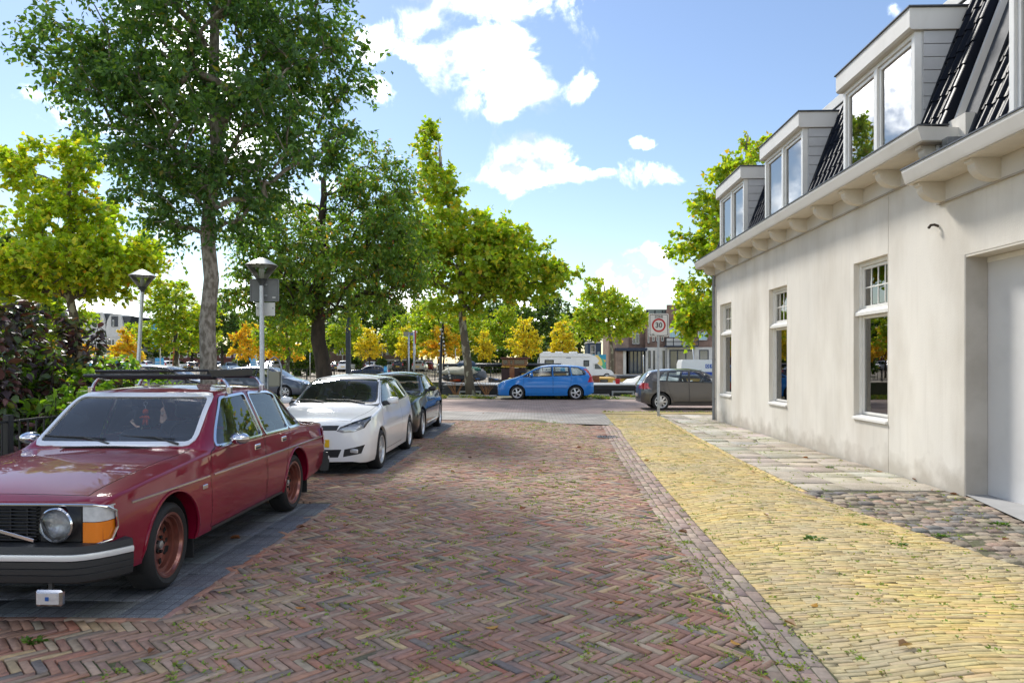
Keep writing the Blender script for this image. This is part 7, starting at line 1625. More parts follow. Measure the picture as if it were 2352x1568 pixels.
# right wing: side wall turned towards the canal and street front with balcony
XA, XB, XC = lx(1484), lx(1532), lx(1640)
holes = [(lx(1489)+0, lx(1493), hz(787), hz(749)), (lx(1500), lx(1505), hz(783), hz(748)), (lx(1509), lx(1514), hz(783), hz(748)), (lx(1520), lx(1526), hz(783), hz(748))]
facade(cb, XA, XB, hz(797), hz(738), .4, .3, holes, m_brick)
for h in holes: fwin(cb, *h, .4, bars=((h[2]*.35+h[3]*.65),), sill=m_slate)
lows = [(lx(1490), lx(1496), hz(846), hz(805)), (lx(1501), lx(1506), hz(852), hz(805)), (lx(1511), lx(1516), hz(852), hz(805)), (lx(1523), lx(1529), hz(852), hz(805))]
facade(cb, XA, XB, zb, hz(797.2), .35, .34, lows, m_wwall, 'ground_floor_wall')
for h in lows: fwin(cb, *h, .35, m_navy)
holes = [(lx(1537), lx(1585), hz(776), hz(752)), (lx(1603), lx(1624), hz(781), hz(761)), (lx(1618), lx(1628), hz(738), hz(715))]
facade(cb, XB, XC, hz(797), hz(700), .0, .3, holes, m_brick); fwin(cb, *holes[0], 0, m_white, m_curt, 3, fr=.12); fwin(cb, *holes[1], 0, m_white, m_curt, 1, sill=m_slate); fwin(cb, *holes[2], 0)
lows = [(lx(1537), lx(1594), hz(856), hz(803)), (lx(1605), lx(1627), hz(856), hz(803))]
facade(cb, XB, XC, zb, hz(797.2), -.06, .36, lows, m_wwall, 'ground_floor_wall'); fwin(cb, *lows[0], -.06, m_navy, None, 3, fr=.16); fwin(cb, *lows[1], -.06, m_navy, None, 1, bars=(hz(826),), fr=.12)
mb = MB(); mb.box(lx(1524), lx(1598), -1.3, -.07, hz(797), hz(794), .02); bal = mb.build('balcony', m_navy, cb)
for z in (hz(776), hz(785)): mb = MB(); mb.box(lx(1524), lx(1598), -1.3, -1.22, z-.05, z+.05); mb.build('balcony_rail', m_black, bal)
for px in (1524, 1542, 1561, 1579, 1598): mb = MB(); mb.box(lx(px)-.05, lx(px)+.05, -1.31, -1.21, hz(794), hz(775)); mb.build('balcony_post', m_black, bal)
mb = MB(); mb.box(lx(1530), lx(1592), -.35, -.30, hz(794), hz(777)); mb.build('balcony_screen', m_wwall, bal)
mb = MB(); mb.box(lx(1484), lx(1532), .2, .5, hz(738), hz(735.5)); mb.build('white_coping', m_white, cb)
mb = MB(); mb.prism([(XA-.4, hz(738)), (XB+.2, hz(735)), (XB+.2, hz(710)), (XA+.3, hz(710))], 'y', 1.2, 6); mb.build('roof', m_slate, cb)
for i in range(6):
    a = XA+.4+i*(XB+3.2-XA)/6; mb = MB(); mb.box(a, a+(XB+3-XA)/6-.12, .9, 1.0, hz(721), hz(711.5)); mb.build('roof_glazing', m_fglass, cb)
mb = MB(); mb.box(XA+.2, XB+3.6, .85, 1.2, hz(711.4), hz(709.5)); mb.build('roof_rail', m_slate, cb)
mb = MB(); mb.box(XA+.1, XC, .76, 14, zb, hz(741)); mb.build('core', m_brick, cb)
mb = MB(); mb.tube([(lx(1503), -.2, hz(772)+.3), (lx(1503), -.2, hz(772)+.1)], .05); mb.build('wall_lamp', m_galv, cb)
# --- blue-grey gable house
O = D(1366, 100); gb = building('gable_house', 'narrow blue-grey house with white framed window behind the camper', (O.x, O.y, 0)); lx = lambda px: D(px, 100).x-O.x; hz = lambda py: HZ(py, 100)
m_bg = mat('blue_grey_wall', (.05, .085, .14), .6); hw = [(lx(1356), lx(1368), hz(826), hz(792)), (lx(1371), lx(1379), hz(826), hz(806))]
facade(gb, lx(1350), lx(1381), .3, hz(788), 0, .3, hw, m_bg); fwin(gb, *hw[0], 0, bars=(hz(808),), fr=.12); fwin(gb, *hw[1], 0, m_bg, m_curt)
mb = MB(); mb.box(lx(1349), lx(1382), -.1, 6, hz(788), hz(785), .02); mb.build('white_cornice', m_white, gb); mb = MB(); mb.box(lx(1350), lx(1381), .3, 6, .3, hz(788)); mb.build('core', m_bg, gb)
# --- mural hoarding
O = D(1380, 82); r = thing('mural_board', 'large board painted with bright blue, orange and yellow shapes behind the camper cab', 'mural', (O.x, O.y, .05)); hh_ = HZ(815, 82); w = (D(1392, 82).x-O.x)
mb = MB(); mb.box(-w*1.6, w, 0, .08, .6, hh_, .02); mb.build('board', mat('mural_blue', (.03, .30, .50), .5), r)
rr = random.Random(3)
for i, c in enumerate([(.70, .22, .03), (.75, .50, .05), (.60, .08, .03), (.78, .55, .25), (.10, .45, .25), (.70, .35, .05), (.80, .62, .20)]):
    mb = MB(); cx_, cz_ = rr.uniform(-w*1.4, w*.7), rr.uniform(1.0, hh_-.4); a = rr.uniform(0, 3); pts = []
    for t in np.linspace(0, 2*math.pi, 14, endpoint=False): u, v = .7*math.cos(t), .28*math.sin(t); x_, z_ = cx_+u*math.cos(a)-v*math.sin(a), cz_+u*math.sin(a)+v*math.cos(a); pts.append((min(max(x_, -w*1.55), w*.95), min(max(z_, .65), hh_-.05)))
    mb.prism(pts, 'y', -.004-.002*i, -.001); mb.build('painted_shape', mat('mural_shape', c, .5), r)
for s in (-1.2, .6): mb = MB(); mb.box(w*s-.06, w*s+.06, .08, .2, -.1, hh_-.3); mb.build('post', m_galv, r)
# --- low brick terrace
O = D(830, 118); tr = building('brick_terrace', 'low brown brick terrace with white framed windows beyond the parked cars', (O.x, O.y, 0)); lx = lambda px: D(px, 118).x-O.x; hz = lambda py: HZ(py, 118)
hl = [(lx(772), lx(791), hz(816), hz(802)), (lx(793), lx(806), hz(816), hz(802)), (lx(838), lx(850), hz(816), hz(806)), (lx(886), lx(893), hz(815), hz(807)), (lx(912), lx(926), hz(815), hz(803)), (lx(808), lx(822), hz(838), hz(826))]
facade(tr, lx(756), lx(945), .5, hz(788), 0, .3, hl, m_brick)
for h in hl: fwin(tr, *h, 0, fr=.22, mull=2 if h[1]-h[0] > 1.2 else 1)
mb = MB(); mb.box(lx(755), lx(946), -.25, 8, hz(788), hz(785.5)); mb.build('roof_edge', m_white, tr); mb = MB(); mb.prism([(-.25, hz(785.4)), (5, hz(778)), (8, hz(785.4))], 'x', lx(858), lx(905)); mb.build('roof', m_slate, tr)
mb = MB(); mb.box(lx(756), lx(945), .35, 8, .5, hz(788)); mb.build('core', m_brick, tr); mb = MB(); mb.box(lx(806)-.5, lx(806)+.6, -.15, 1.4, hz(786), hz(776)); mb.build('chimney', m_brick, tr)
for px in (787, 879): mb = MB(); mb.tube([(lx(px), -.12, .5), (lx(px), -.12, hz(789))], .1, 6); mb.build('downpipe', m_white, tr)
O = D(930, 112); gr = building('garage_row', 'low red brick garages with white trim and green door beyond the parked cars', (O.x, O.y, 0)); lx = lambda px: D(px, 112).x-O.x; hz = lambda py: HZ(py, 112)
hl = [(lx(900), lx(918), hz(838), hz(830)), (lx(944), lx(952), hz(846), hz(834)), (lx(845), lx(855), hz(846), hz(832))]
facade(gr, lx(885), lx(985), .5, hz(827), 0, .3, hl[:2], m_brickp); fwin(gr, *hl[0], 0, fr=.2, mull=3); fwin(gr, *hl[1], 0, mat('green_door', (.03, .16, .15), .5), mat('green_door_panel', (.04, .2, .19), .5), fr=.3)
mb = MB(); mb.box(lx(884), lx(986), -.2, 5, hz(827), hz(825)); mb.build('roof_edge', m_white, gr); mb = MB(); mb.box(lx(885), lx(985), .35, 5, .5, hz(827)); mb.build('core', m_brickp, gr)
mb = MB(); mb.box(lx(868), lx(884), 0, 4, .5, hz(829)); mb.build('annex', m_wwall, gr)
# --- dark red office building
O = D(500, 140); of = building('office_building', 'long dark red brick office building half hidden by trees', (O.x, O.y, 0)); lx = lambda px: D(px, 140).x-O.x; hz = lambda py: HZ(py, 140)
hl = [(lx(a), lx(a+11), hz(b+9), hz(b)) for b in (812, 836) for a in range(350, 740, 17)]
facade(of, lx(330), lx(760), .5, hz(800), 0, .3, hl, m_brickr)
for h in hl: fwin(of, *h, 0, fr=.15)
mb = MB(); mb.box(lx(329), lx(761), -.3, 10, hz(800), hz(797)); mb.build('roof_edge', m_slate, of); mb = MB(); mb.box(lx(330), lx(760), .35, 10, .5, hz(800)); mb.build('core', m_brickr, of)
# --- white flats with steep slate gables
O = D(215, 110); fl = building('white_flats', 'white clad flats with steep tapering gables and dark dormer windows', (O.x, O.y, 0)); lx = lambda px: D(px, 110).x-O.x; hz = lambda py: HZ(py, 110)
for px, top in ((85, 716), (135, 724), (178, 716), (222, 717), (264, 723)):
    w = 24; mb = MB(); mb.prism([(lx(px-w), hz(774)), (lx(px+w), hz(774)), (lx(px+w*.72), hz(top+14)), (lx(px+w*.55), hz(top)), (lx(px-w*.45), hz(top)), (lx(px-w*.72), hz(top+14))], 'y', 0, 6); g = mb.build('gable', m_wwall, fl)
    mb = MB(); mb.prism([(lx(px+w*.5), hz(top+3)), (lx(px+w*1.55), hz(top+3)), (lx(px+w*1.02), hz(top+32))], 'y', .4, 6); mb.build('slate_valley', m_slate, g)
    a, b = lx(px-7), lx(px+8); mb = MB(); mb.box(a, b, -.12, .1, hz(top+27), hz(top+3), .03); dn = mb.build('dormer_window', m_slate, g)
    mb = MB(); mb.box(a+.25, b-.55, -.2, -.13, hz(top+26), hz(top+12), .02); mb.build('open_sash', m_white, dn); mb = MB(); mb.box(a+.45, b-.75, -.22, -.205, hz(top+24), hz(top+14)); mb.build('pane', m_fglass, dn)
hl = [(lx(a), lx(a+26), hz(794), hz(778)) for a in range(70, 270, 42)]
facade(fl, lx(40), lx(300), hz(800), hz(774), .1, .3, hl, m_wwall)
for h in hl: fwin(fl, *h, .1, fr=.15, mull=3)
mb = MB(); mb.box(lx(40), lx(300), -.8, .0, hz(800), hz(794)); mb.build('balcony_front', m_brickp, fl); mb = MB(); mb.box(lx(40), lx(300), .45, 8, .5, hz(775)); mb.build('core', m_wwall, fl)
mb = MB(); mb.box(lx(40), lx(300), .0, .4, .5, hz(800)); mb.build('shop_front', m_fglass, fl); mb = MB(); mb.box(lx(40), lx(302), -2.2, .0, hz(822), hz(815)); mb.build('shop_canopy', m_white, fl); mb = MB(); mb.box(lx(150), lx(290), -2.24, -2.21, hz(820.5), hz(816.5)); mb.build('canopy_band', m_signblue, fl)
# blue market tents
for px, d, lab in ((262, 72, 'blue tent with pale roof behind the lime shrubs'), (208, 74, 'small blue tent behind the leaning plane trunk')):
    p = D(px, d); r = thing('market_tent', lab, 'tent', (p.x, p.y, 0)); k = 1. if px > 250 else .6; mb = MB(); mb.box(-1.9*k, 1.9*k, -.9, .9, 0, 1.9, .03); mb.build('tent_wall', m_ban, r)
    mb = MB(); mb.add([(-2.1*k, -1.1, 1.9), (2.1*k, -1.1, 1.9), (2.1*k, 1.1, 1.9), (-2.1*k, 1.1, 1.9), (-1.1*k, 0, 2.6), (1.1*k, 0, 2.6)], [(0, 1, 5, 4), (1, 2, 5), (2, 3, 4, 5), (3, 0, 4), (3, 2, 1, 0)]); mb.build('tent_roof', mat('pale_tent_roof', (.62, .66, .66), .7), r)
# ================================================================== camper
O = D(1325, 69); cp = thing('camper', 'white coach-built camper with roof vents parked on the far quay', 'camper', (O.x, O.y, .0)); lx = lambda px: D(px, 68).x-O.x; m_cw = mat('camper_white', (.78, .78, .77), .35, coat=.3, var=.03)
z = lambda py: HZ(py, 68)
prof = [(lx(1240), .45), (lx(1240), z(812)), (lx(1246), z(809)), (lx(1352), z(812)), (lx(1368), z(818)), (lx(1376), z(828)), (lx(1372), z(834)), (lx(1362), z(836)), (lx(1362), .45)]
mb = MB(); mb.prism(prof, 'y', -1.1, 1.1); mb.build('body', m_cw, cp, angle=30)
prof = [(lx(1362.3), .45), (lx(1362.3), z(834)), (lx(1372), z(834.2)), (lx(1386), z(846)), (lx(1404), z(850)), (lx(1409), z(856)), (lx(1410), .5)]
mb = MB(); mb.prism(prof, 'y', -.98, .98); mb.build('cab', m_cw, cp, angle=30)
for a, b, c, d in ((1251, 1272, 826, 840), (1340, 1353, 827, 841)): mb = MB(); mb.box(lx(a), lx(b), -1.14, -1.101, z(d), z(c), .03); w = mb.build('window', m_plast, cp); mb = MB(); mb.box(lx(a)+.1, lx(b)-.1, -1.155, -1.141, z(d)+.1, z(c)-.1); mb.build('pane', m_fglass, w)
mb = MB(); mb.prism([(lx(1366), z(847)), (lx(1366), z(836)), (lx(1373), z(836)), (lx(1383), z(847))], 'y', -1.0, -.981); mb.build('cab_window', m_fglass, cp)
mb = MB(); mb.prism([(lx(1373.5), z(836.2)), (lx(1385), z(845.6)), (lx(1385.4), z(845.0)), (lx(1374), z(835.5))], 'y', -.85, .85); mb.build('windscreen', m_fglass, cp)
mb = MB(); mb.box(lx(1322), lx(1335), -1.12, -1.101, .6, z(822), .02); mb.build('door', m_cw, cp)
for px in (1256, 1285, 1318): mb = MB(); mb.box(lx(px)-.4, lx(px)+.4, -.35, .35, z(811), z(807), .05); mb.build('roof_vent', m_white, cp)
mb = MB(); mb.box(lx(1240)+.1, lx(1355), -1.16, -1.10, z(819), z(817), .01); mb.build('awning_rail', m_white, cp)
me = textmesh('MIRARI', .22, .002); me.materials.append(m_slate); bpy.data.meshes.remove(me)
mb = MB(); mb.box(lx(1300), lx(1311), -1.113, -1.101, z(822.6), z(820.8)); mb.build('lettering', mat('faint_lettering', (.25, .27, .32), .5), cp)
t, r_ = wheelmeshes(.34, .22, .2, 'six', m_alloy)
for px in (1283, 1394):
    for s in (-1, 1): w = link('wheel', t, cp, (lx(px), s*.92, .34), (0, 0, 0 if s > 0 else math.pi)); link('rim', r_, w)
mb = MB(); mb.box(lx(1242), lx(1405), -.9, .9, .3, .46); mb.build('chassis', m_dark, cp)
mb = MB(); mb.tube([(lx(1237), -.8, 1.0), (lx(1237), -.8, 2.2), (lx(1237), .2, 2.2), (lx(1237), .2, 1.0)], .04); mb.tube([(lx(1236), -.7, 1.2), (lx(1236), .1, 2.0)], .035); mb.build('bicycle_rack', m_galv, cp)
# ================================================================== white delivery van with blue band
O = D(1640, 60); vn = thing('delivery_van', 'white delivery van with a blue lower band and blue letter tiles', 'van', (O.x, O.y, -.02)); lx = lambda px: D(px, 60).x-O.x; z = lambda py: HZ(py, 60)
prof = [(lx(1560), .35), (lx(1560), z(835)), (lx(1563), z(826)), (lx(1572), z(825)), (lx(1690), z(826)), (lx(1700), z(830)), (lx(1712), .35)]
mb = MB(); mb.prism(prof, 'y', -.95, .95); mb.build('body', m_cw, vn, angle=30)
mb = MB(); mb.prism([(lx(1559.8), z(872)), (lx(1559.8), z(851)), (lx(1600), z(853)), (lx(1700), z(853)), (lx(1700), z(872))], 'y', -.958, -.951); mb.build('blue_band', mat('van_blue', (.008, .05, .36), .35), vn)
mb = MB(); mb.box(lx(1576), lx(1606), -.957, -.951, z(849.2), z(848.6)); mb.build('panel_rail', m_slate, vn)
for i, ch in enumerate('OF'):
    x = lx(1618.5+i*10.3); mb = MB(); mb.box(x-.17, x+.17, -.962, -.952, z(844.5), z(835.5)); t_ = mb.build('letter_tile', mat('tile_blue', (.012, .10, .42), .4), vn); me = textmesh(ch, .30, .001, .004); me.materials.append(m_white); link('lettering', me, t_, (x, -.966, (z(844.5)+z(835.5))/2), (R(90), 0, 0))
t, r_ = wheelmeshes(.33, .21, .2, 'six', m_alloy)
for px in (1582, 1680):
    for s in (-1, 1): w = link('wheel', t, vn, (lx(px), s*.82, .33), (0, 0, 0 if s > 0 else math.pi)); link('rim', r_, w)
# ================================================================== cars on the far parking lot
fg = glassmat('far_car_glass', (.10, .12, .13), 1.6)
def farcar(lab, spec):
    kw = dict(dens=.5, step=.16, glass=fg)
    if spec == 'hatch': return modern('parked_car', lab, (0, 0, 0), 0, K_POLO, 3.97, W_POLO5, p_white, .82, 3.29, .30, .21, 'ten', FG_POLO, [(.58, 1.04), (.47, 1.30)], [], [], [[(.40, .64), (.74, .70), (.74, .84), (.45, .70)]], [[(.46, .76), (.80, .76), (.78, .95), (.50, .95)]], [(-.36, .66), (.36, .66), (.38, .74), (-.38, .74)], [[(-.5, .27), (.5, .27), (.5, .40), (-.5, .40)]], .735, plate=(2.06, 0, .49), rplate=(-2.04, 0, .62), **kw)
    if spec == 'suv': return modern('parked_car', lab, (0, 0, 0), 0, K_CMAX, 4.33, W_CMAX, p_white, .87, 3.51, .34, .23, 'ten', [(.70, 1.07), (.58, 1.50)], [(.62, 1.12), (.52, 1.42)], [], [], [[(.44, .64), (.74, .70), (.76, .80), (.46, .74)]], [[(.62, .86), (.86, .86), (.76, 1.40), (.66, 1.40)]], [(-.36, .55), (.36, .55), (.38, .70), (-.38, .70)], [[(-.6, .26), (.6, .26), (.6, .42), (-.6, .42)]], .80, plate=(2.26, 0, .5), rplate=(-2.23, 0, .72), **kw)
    return modern('parked_car', lab, (0, 0, 0), 0, K_SEDAN, 4.69, W_SEDAN, p_white, .80, 3.64, .32, .22, 'ten', [(.67, 1.055), (.55, 1.365)], [(.60, 1.09), (.50, 1.33)], [], [], [[(.42, .62), (.74, .68), (.74, .77), (.44, .74)]], [[(.45, .74), (.84, .74), (.84, .88), (.45, .88)]], [(-.38, .52), (.38, .52), (.40, .72), (-.40, .72)], [], .79, plate=(2.42, 0, .45), rplate=(-2.4, 0, .55), **kw)
protos = {}; paints = {}
def pc(c):
    if c not in paints: paints[c] = paint('far_car_paint', c)
    return paints[c]
WH, BK, RD, SV, DG, LB = (.76, .77, .78), (.012, .013, .016), (.26, .012, .014), (.42, .43, .45), (.05, .052, .058), (.30, .42, .56)
GRP = 'cars parked across the harbour'
cars = [('hatch', 736, 102, 180, DG, 'dark hatchback with its front to the harbour left of the fruit tree trunk'), ('hatch', 772, 104, 180, WH, 'white hatchback half hidden by the leaning fruit tree trunk'), ('sedan', 783, 100, 0, DG, 'dark saloon tail-on between the trunk and the white estate'),
        ('suv', 797, 97, 0, WH, 'white estate tail-on behind the dark blue post'), ('sedan', 850, 74, 90, (.015, .025, .06), 'dark blue car side-on behind the roof of the white hatchback'), ('hatch', 855.6, 101, 0, WH, 'white hatchback tail-on left of the little blue pennant'),
        ('hatch', 891.6, 103, 180, WH, 'white car facing the harbour right of the little blue pennant'), ('suv', 920, 100, 0, BK, 'black estate tail-on left of the twin sign posts'), ('suv', 965, 97, 0, SV, 'silver off-roader tail-on right of the twin sign posts'), ('hatch', 987, 106, 0, RD, 'dark red car with red tail band behind the thin pole'),
        ('suv', 372, 96, 60, WH, 'white estate turned away beside the information pillar'), ('suv', 410, 118, 235, WH, 'white people carrier by the orange mast'), ('hatch', 437, 124, 200, WH, 'white hatchback with raised tailgate glass behind the people carrier'), ('hatch', 447, 112, 20, BK, 'black hatchback tail-on beside the walking person'),
        ('hatch', 500, 116, 200, SV, 'silver hatchback just right of the pale trunk'), ('sedan', 530, 92, 215, LB, 'pale blue saloon facing the harbour by the narrow pillar'), ('suv', 590, 104, 180, SV, 'silver off-roader behind the sign lamp post'), ('suv', 622, 106, 180, SV, 'grey off-roader right of the sign lamp post'),
        ('hatch', 216, 66, 180, SV, 'silver hatchback behind the leaning plane trunk'), ('suv', 318, 104, 80, WH, 'white estate behind the leaning lamp post')]
for spec, px, d, rz, col, lab in cars:
    if spec not in protos: o = protos[spec] = farcar(lab, spec); fresh = True
    else: o = copy_tree(protos[spec])
    p = D(px, d); o.location = (p.x, p.y, fargz(p.y)+.02); o.rotation_euler = (0, 0, R(rz+90)); o['label'] = lab; o['group'] = GRP
    for c in kids(o):
        if c.name.split('.')[0] == 'body': c.material_slots[0].link = 'OBJECT'; c.material_slots[0].material = pc(col)
# --- a person in white walking across the lot
def person():
    p = D(453, 88); zz = fargz(p.y); r = thing('person', 'person in white trousers and dark top walking between parked cars with a bag', 'person', (p.x, p.y, zz+.02))
    bm = bmesh.new(); J = {'pel': (0, 0, .95), 'ch': (0, -.02, 1.32), 'nk': (0, -.02, 1.50), 'hd': (.01, -.03, 1.66), 'hd2': (.01, -.03, 1.76), 'lh': (-.10, 0, .90), 'lk': (-.14, -.06, .50), 'la': (-.12, .04, .08), 'lt': (-.12, -.12, .04), 'rh': (.10, 0, .90), 'rk': (.16, -.02, .50), 'ra': (.30, .10, .10), 'rt': (.30, -.06, .04),
                            'ls': (-.19, -.02, 1.44), 'le': (-.26, .0, 1.16), 'lw': (-.20, -.18, 1.0), 'lf': (-.18, -.25, .96), 'rs': (.19, -.02, 1.44), 're': (.27, .02, 1.16), 'rw': (.24, -.14, .98), 'rf': (.23, -.2, .93)}
    rad = {'pel': .15, 'ch': .16, 'nk': .06, 'hd': .10, 'hd2': .08, 'lh': .10, 'lk': .075, 'la': .06, 'lt': .04, 'rh': .10, 'rk': .075, 'ra': .06, 'rt': .04, 'ls': .075, 'le': .05, 'lw': .035, 'lf': .035, 'rs': .075, 're': .05, 'rw': .035, 'rf': .035}
    E = [('pel', 'ch'), ('ch', 'nk'), ('nk', 'hd'), ('hd', 'hd2'), ('pel', 'lh'), ('lh', 'lk'), ('lk', 'la'), ('la', 'lt'), ('pel', 'rh'), ('rh', 'rk'), ('rk', 'ra'), ('ra', 'rt'), ('ch', 'ls'), ('ls', 'le'), ('le', 'lw'), ('lw', 'lf'), ('ch', 'rs'), ('rs', 're'), ('re', 'rw'), ('rw', 'rf')]
    ks = list(J); me = bpy.data.meshes.new('figure'); me.from_pydata([J[k] for k in ks], [(ks.index(a), ks.index(b)) for a, b in E], []); o = link('figure', me)
    sk = o.modifiers.new('skin', 'SKIN'); 
    for i, k in enumerate(ks): v = me.skin_vertices[0].data[i]; v.radius = (rad[k], rad[k]); v.use_root = k == 'pel'
    sb = o.modifiers.new('sub', 'SUBSURF'); sb.levels = 1; sb.render_levels = 1
    m2 = bpy.data.meshes.new_from_object(o.evaluated_get(bpy.context.evaluated_depsgraph_get())); bpy.data.objects.remove(o); m2.materials.clear()
    for m in (mat('white_cotton', (.72, .71, .69), .8), mat('dark_top', (.03, .03, .035), .8), mat('skin', (.55, .33, .24), .6), mat('light_hair', (.28, .17, .08), .7)): m2.materials.append(m)
    for f in m2.polygons: c = f.center; f.material_index = 0 if c.z < 1.0 and abs(c.x) < .4 and not (abs(c.x) > .17 and c.z > .9) else (3 if c.z > 1.66 and c.y > -.09 or c.z > 1.75 else (2 if c.z > 1.5 or abs(c.x) > .2 and c.z < 1.3 else 1)); f.use_smooth = True
    link('figure', m2, r)
    b = thing('shoulder_bag', 'white shoulder bag held by the walking person', 'bag', (p.x-.2, p.y-.2, zz+.75)); mb = MB(); mb.box(-.18, .18, -.06, .06, 0, .3, .04); mb.build('bag', m_white, b); mb = MB(); mb.tube([(-.12, 0, .29), (-.1, 0, .5), (.1, 0, .5), (.12, 0, .29)], .012); mb.build('strap', m_white, b)
person()
# ================================================================== weeds, grass, fallen leaves
m_weed = leafmat('weed_leaf', .35, gain=1.2)
def tufts(name, pts, size, pal, seed, n=7, spread=.03, m=None, up=.5):
    rng = np.random.default_rng(seed); P, Dr = [], []
    for (x, y, z, s) in pts:
        k = max(3, int(n*s)); a = rng.uniform(0, 6.28, k); P.append(np.stack([x+np.cos(a)*spread*s*rng.random(k), y+np.sin(a)*spread*s*rng.random(k), np.full(k, z-.004)], 1)); Dr.append(np.stack([np.cos(a), np.sin(a), np.abs(rng.normal(up, .3, k))], 1))
    P = np.concatenate(P); Dr = np.concatenate(Dr); return tag(link(name, leaves_mesh(name, P, Dr, size, pick(pal, len(P), rng, .2), m or m_weed, 'oval', rng, 0, .5)), kind='stuff')
PW = [(.5, (.20, .30, .05)), (.3, (.27, .33, .06)), (.2, (.30, .28, .07))]
rng = np.random.default_rng(77); pts = []
while len(pts) < 3800:
    y = 2.6+17*rng.random()**1.7; x = rng.uniform(-2.3, 1.5); cl = .5+.5*math.sin(x*2.1+1.2)*math.sin(y*.8+.5)
    if rng.random() < .18+.75*np.clip(cl, 0, 1)**2*(.35+.65*(x > -.6)): pts.append((x, y, float(gz(x, y)), rng.uniform(.5, 1.25)))
tufts('joint_moss', pts, .026, PW, 1, 8, .03)
pts = []
while len(pts) < 1700:
    y = 2.6+19*rng.random()**1.4; x = rng.uniform(1.35, 5.3)
    if x > float(xy_(y))-.36 and rng.random() < (.9 if abs(x-float(xs(y))) < .12 or abs(x-float(xy_(y))) < .06 else .4): pts.append((x, y, float(gz(x, y)), rng.uniform(.5, 1.3)))
tufts('pavement_moss', pts, .026, PW, 2, 7, .026)
for px, py, s, lab in ((1870, 1243, 1.5, 'bright grass tuft growing in the yellow bricks'), (2160, 1232, 1.4, 'leafy weed growing between the cobbles'), (2295, 1205, 1.6, 'broad leaved weed in the cobbles by the garage'), (1980, 1210, 1.0, 'grass tuft at the edge of the cobbles'), (2060, 1255, 1.1, 'grass tuft where cobbles meet yellow bricks'), (75, 1470, 1.3, 'grass tuft before the parking bay'), (1905, 1075, 1.0, 'small weed on the slabs by the wall')):
    q = G(px, py); r = thing('weed', lab, 'weed', (q.x, q.y, float(gz(q.x, q.y))-.004)); rg = np.random.default_rng(px); k = int(30*s); a = rg.uniform(0, 6.28, k); rr_ = rg.random(k)
    P = np.stack([np.cos(a)*.06*s*rr_, np.sin(a)*.04*s*rr_, 0*a], 1); link('foliage', leaves_mesh('foliage', P, np.stack([np.cos(a), np.sin(a), rg.uniform(.15, .7, k)], 1), .036*s**.5, pick([(.7, (.07, .16, .02)), (.3, (.13, .21, .03))], k, rg, .2), m_weed, 'oval', rg, 0, .4), r)
# grass on the quay verge
pts = []
while len(pts) < 1500:
    x, y = rng.uniform(-22, 14), rng.uniform(31.5, 34.2)
    if math.sin(x*.9)+math.sin(x*2.3+y) > -.3: pts.append((x, y, .015, rng.uniform(.6, 1.4)))
tufts('verge_grass', pts, .14, [(.5, (.10, .16, .03)), (.3, (.18, .20, .05)), (.2, (.25, .20, .07))], 5, 8, .16, up=1.2)
pts = [(rng.uniform(2.4, 8.8), 23.2+abs(rng.normal(0, .12)), .01, 1.) for _ in range(160)]; tufts('kerb_grass', pts, .05, PW, 6, 6, .06)
# dry stalks round the plane trunk
B = G(1083, 911)
for k, dx in enumerate((-.75, .75)):
    r = thing('dry_weed', ('dry brown weed stalks before the barge side by the plane trunk foot', 'dry brown weed stalks between the plane trunk and the mooring post')[k], 'weed', (B.x+dx, B.y-.2, 0)); mb = MB(); rg = random.Random(k)
    for i in range(16): a, l = rg.uniform(-.8, .8), rg.uniform(.5, 1.15); mb.tube([(rg.uniform(-.1, .1), 0, -.03), (a*l*.5, rg.uniform(-.1, .1), l*.6), (a*l*.9, rg.uniform(-.2, .2), l)], [.012, .008, .004], 4)
    mb.build('stalks', mat('dry_stalk', (.30, .15, .06), .9), r)
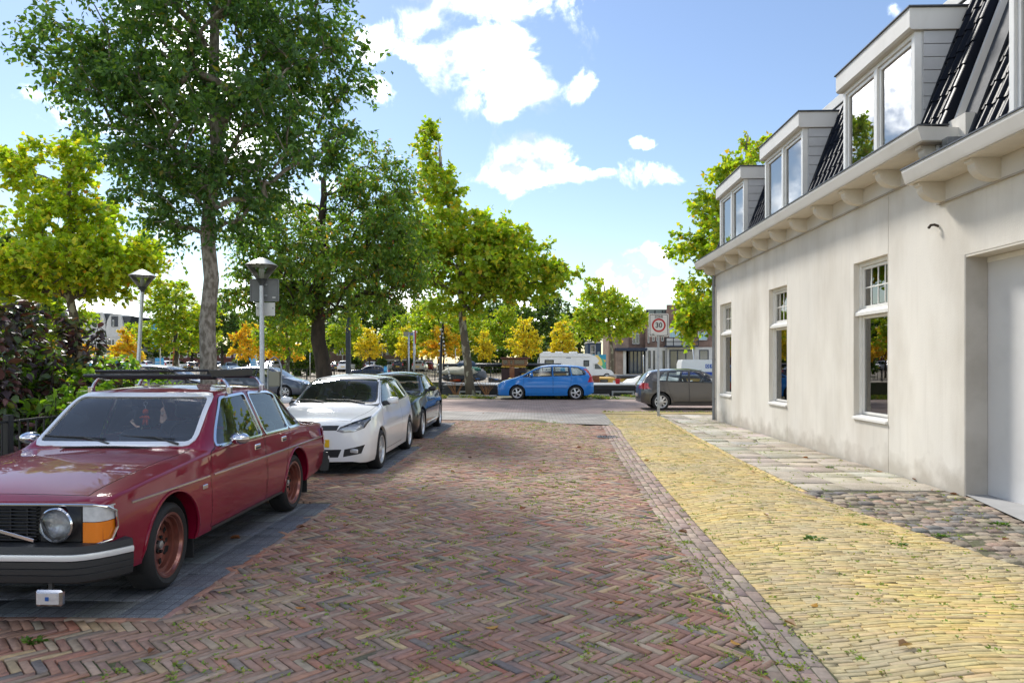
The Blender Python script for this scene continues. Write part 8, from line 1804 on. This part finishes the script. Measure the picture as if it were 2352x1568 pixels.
# kerb stone at the foot of the plane tree and parking sleepers
for px0, px1, py, lab in ((1030, 1142, 913, 'dark kerb stone in front of the plane trunk on the quay'), (1352, 1400, 911, 'grey concrete sleeper on the verge behind the blue car'), (1450, 1500, 911, 'grey concrete sleeper on the verge by the dark grey hatchback')):
    a, b = G(px0, py), G(px1, py); r = thing('kerb_stone', lab, 'kerb', ((a.x+b.x)/2, a.y, 0)); mb = MB(); w = (b.x-a.x)/2; mb.box(-w, w, -.1, .1, -.05, .12, .025); mb.build('block', m_kerb, r)
# fallen leaves
ml = leafmat('fallen_leaf', .2, gain=1.); shapes = []
for k in range(3):
    rg = np.random.default_rng(k); T, Fq = LEAF['big']; V = T.copy(); V[:, 0] -= .5; V[:, 2] = np.abs(V[:, 1])*1.1*(1 if k else -.6)+rg.normal(0, .05, len(V))+.12; shapes.append((V, Fq))
mes = [npmesh('fallen_leaf', V, Fq, ml, np.tile(c, (len(V), 1))) for (V, Fq), c in zip(shapes*2, [(.40, .17, .03), (.28, .10, .03), (.16, .07, .035), (.50, .26, .04), (.34, .20, .10), (.22, .08, .03)])]
spots = [(690, 1408), (795, 1213), (1568, 1220), (1870, 1390), (1815, 1430), (2310, 1245), (1730, 1085), (1850, 1055), (1700, 1010), (955, 1167), (1240, 1085), (1020, 1042), (1290, 965), (1110, 950), (1080, 1055), (1170, 985), (830, 1240), (540, 1240), (1060, 955), (1390, 945), (1440, 930), (1640, 1105), (1485, 1060), (2100, 1105), (2020, 1085), (2140, 1130), (2190, 1140), (1950, 1040), (1760, 1195), (1330, 1030), (900, 1120), (1040, 1090), (690, 1215), (1690, 1480), (2080, 1500), (350, 1500), (1420, 1390), (1200, 1180), (760, 1330), (1130, 1450)]
for i, (px, py) in enumerate(spots):
    q = G(px, py); o = tag(link('fallen_leaf', mes[i % 6], None, (q.x, q.y, float(gz(q.x, q.y))+.004), (0, 0, i*1.3)), 'dry orange-brown leaf fallen on the paving', 'leaf', 'fallen leaves on the street'); s = .075+.03*((i*7) % 5)/5; o.scale = (s, s, s)
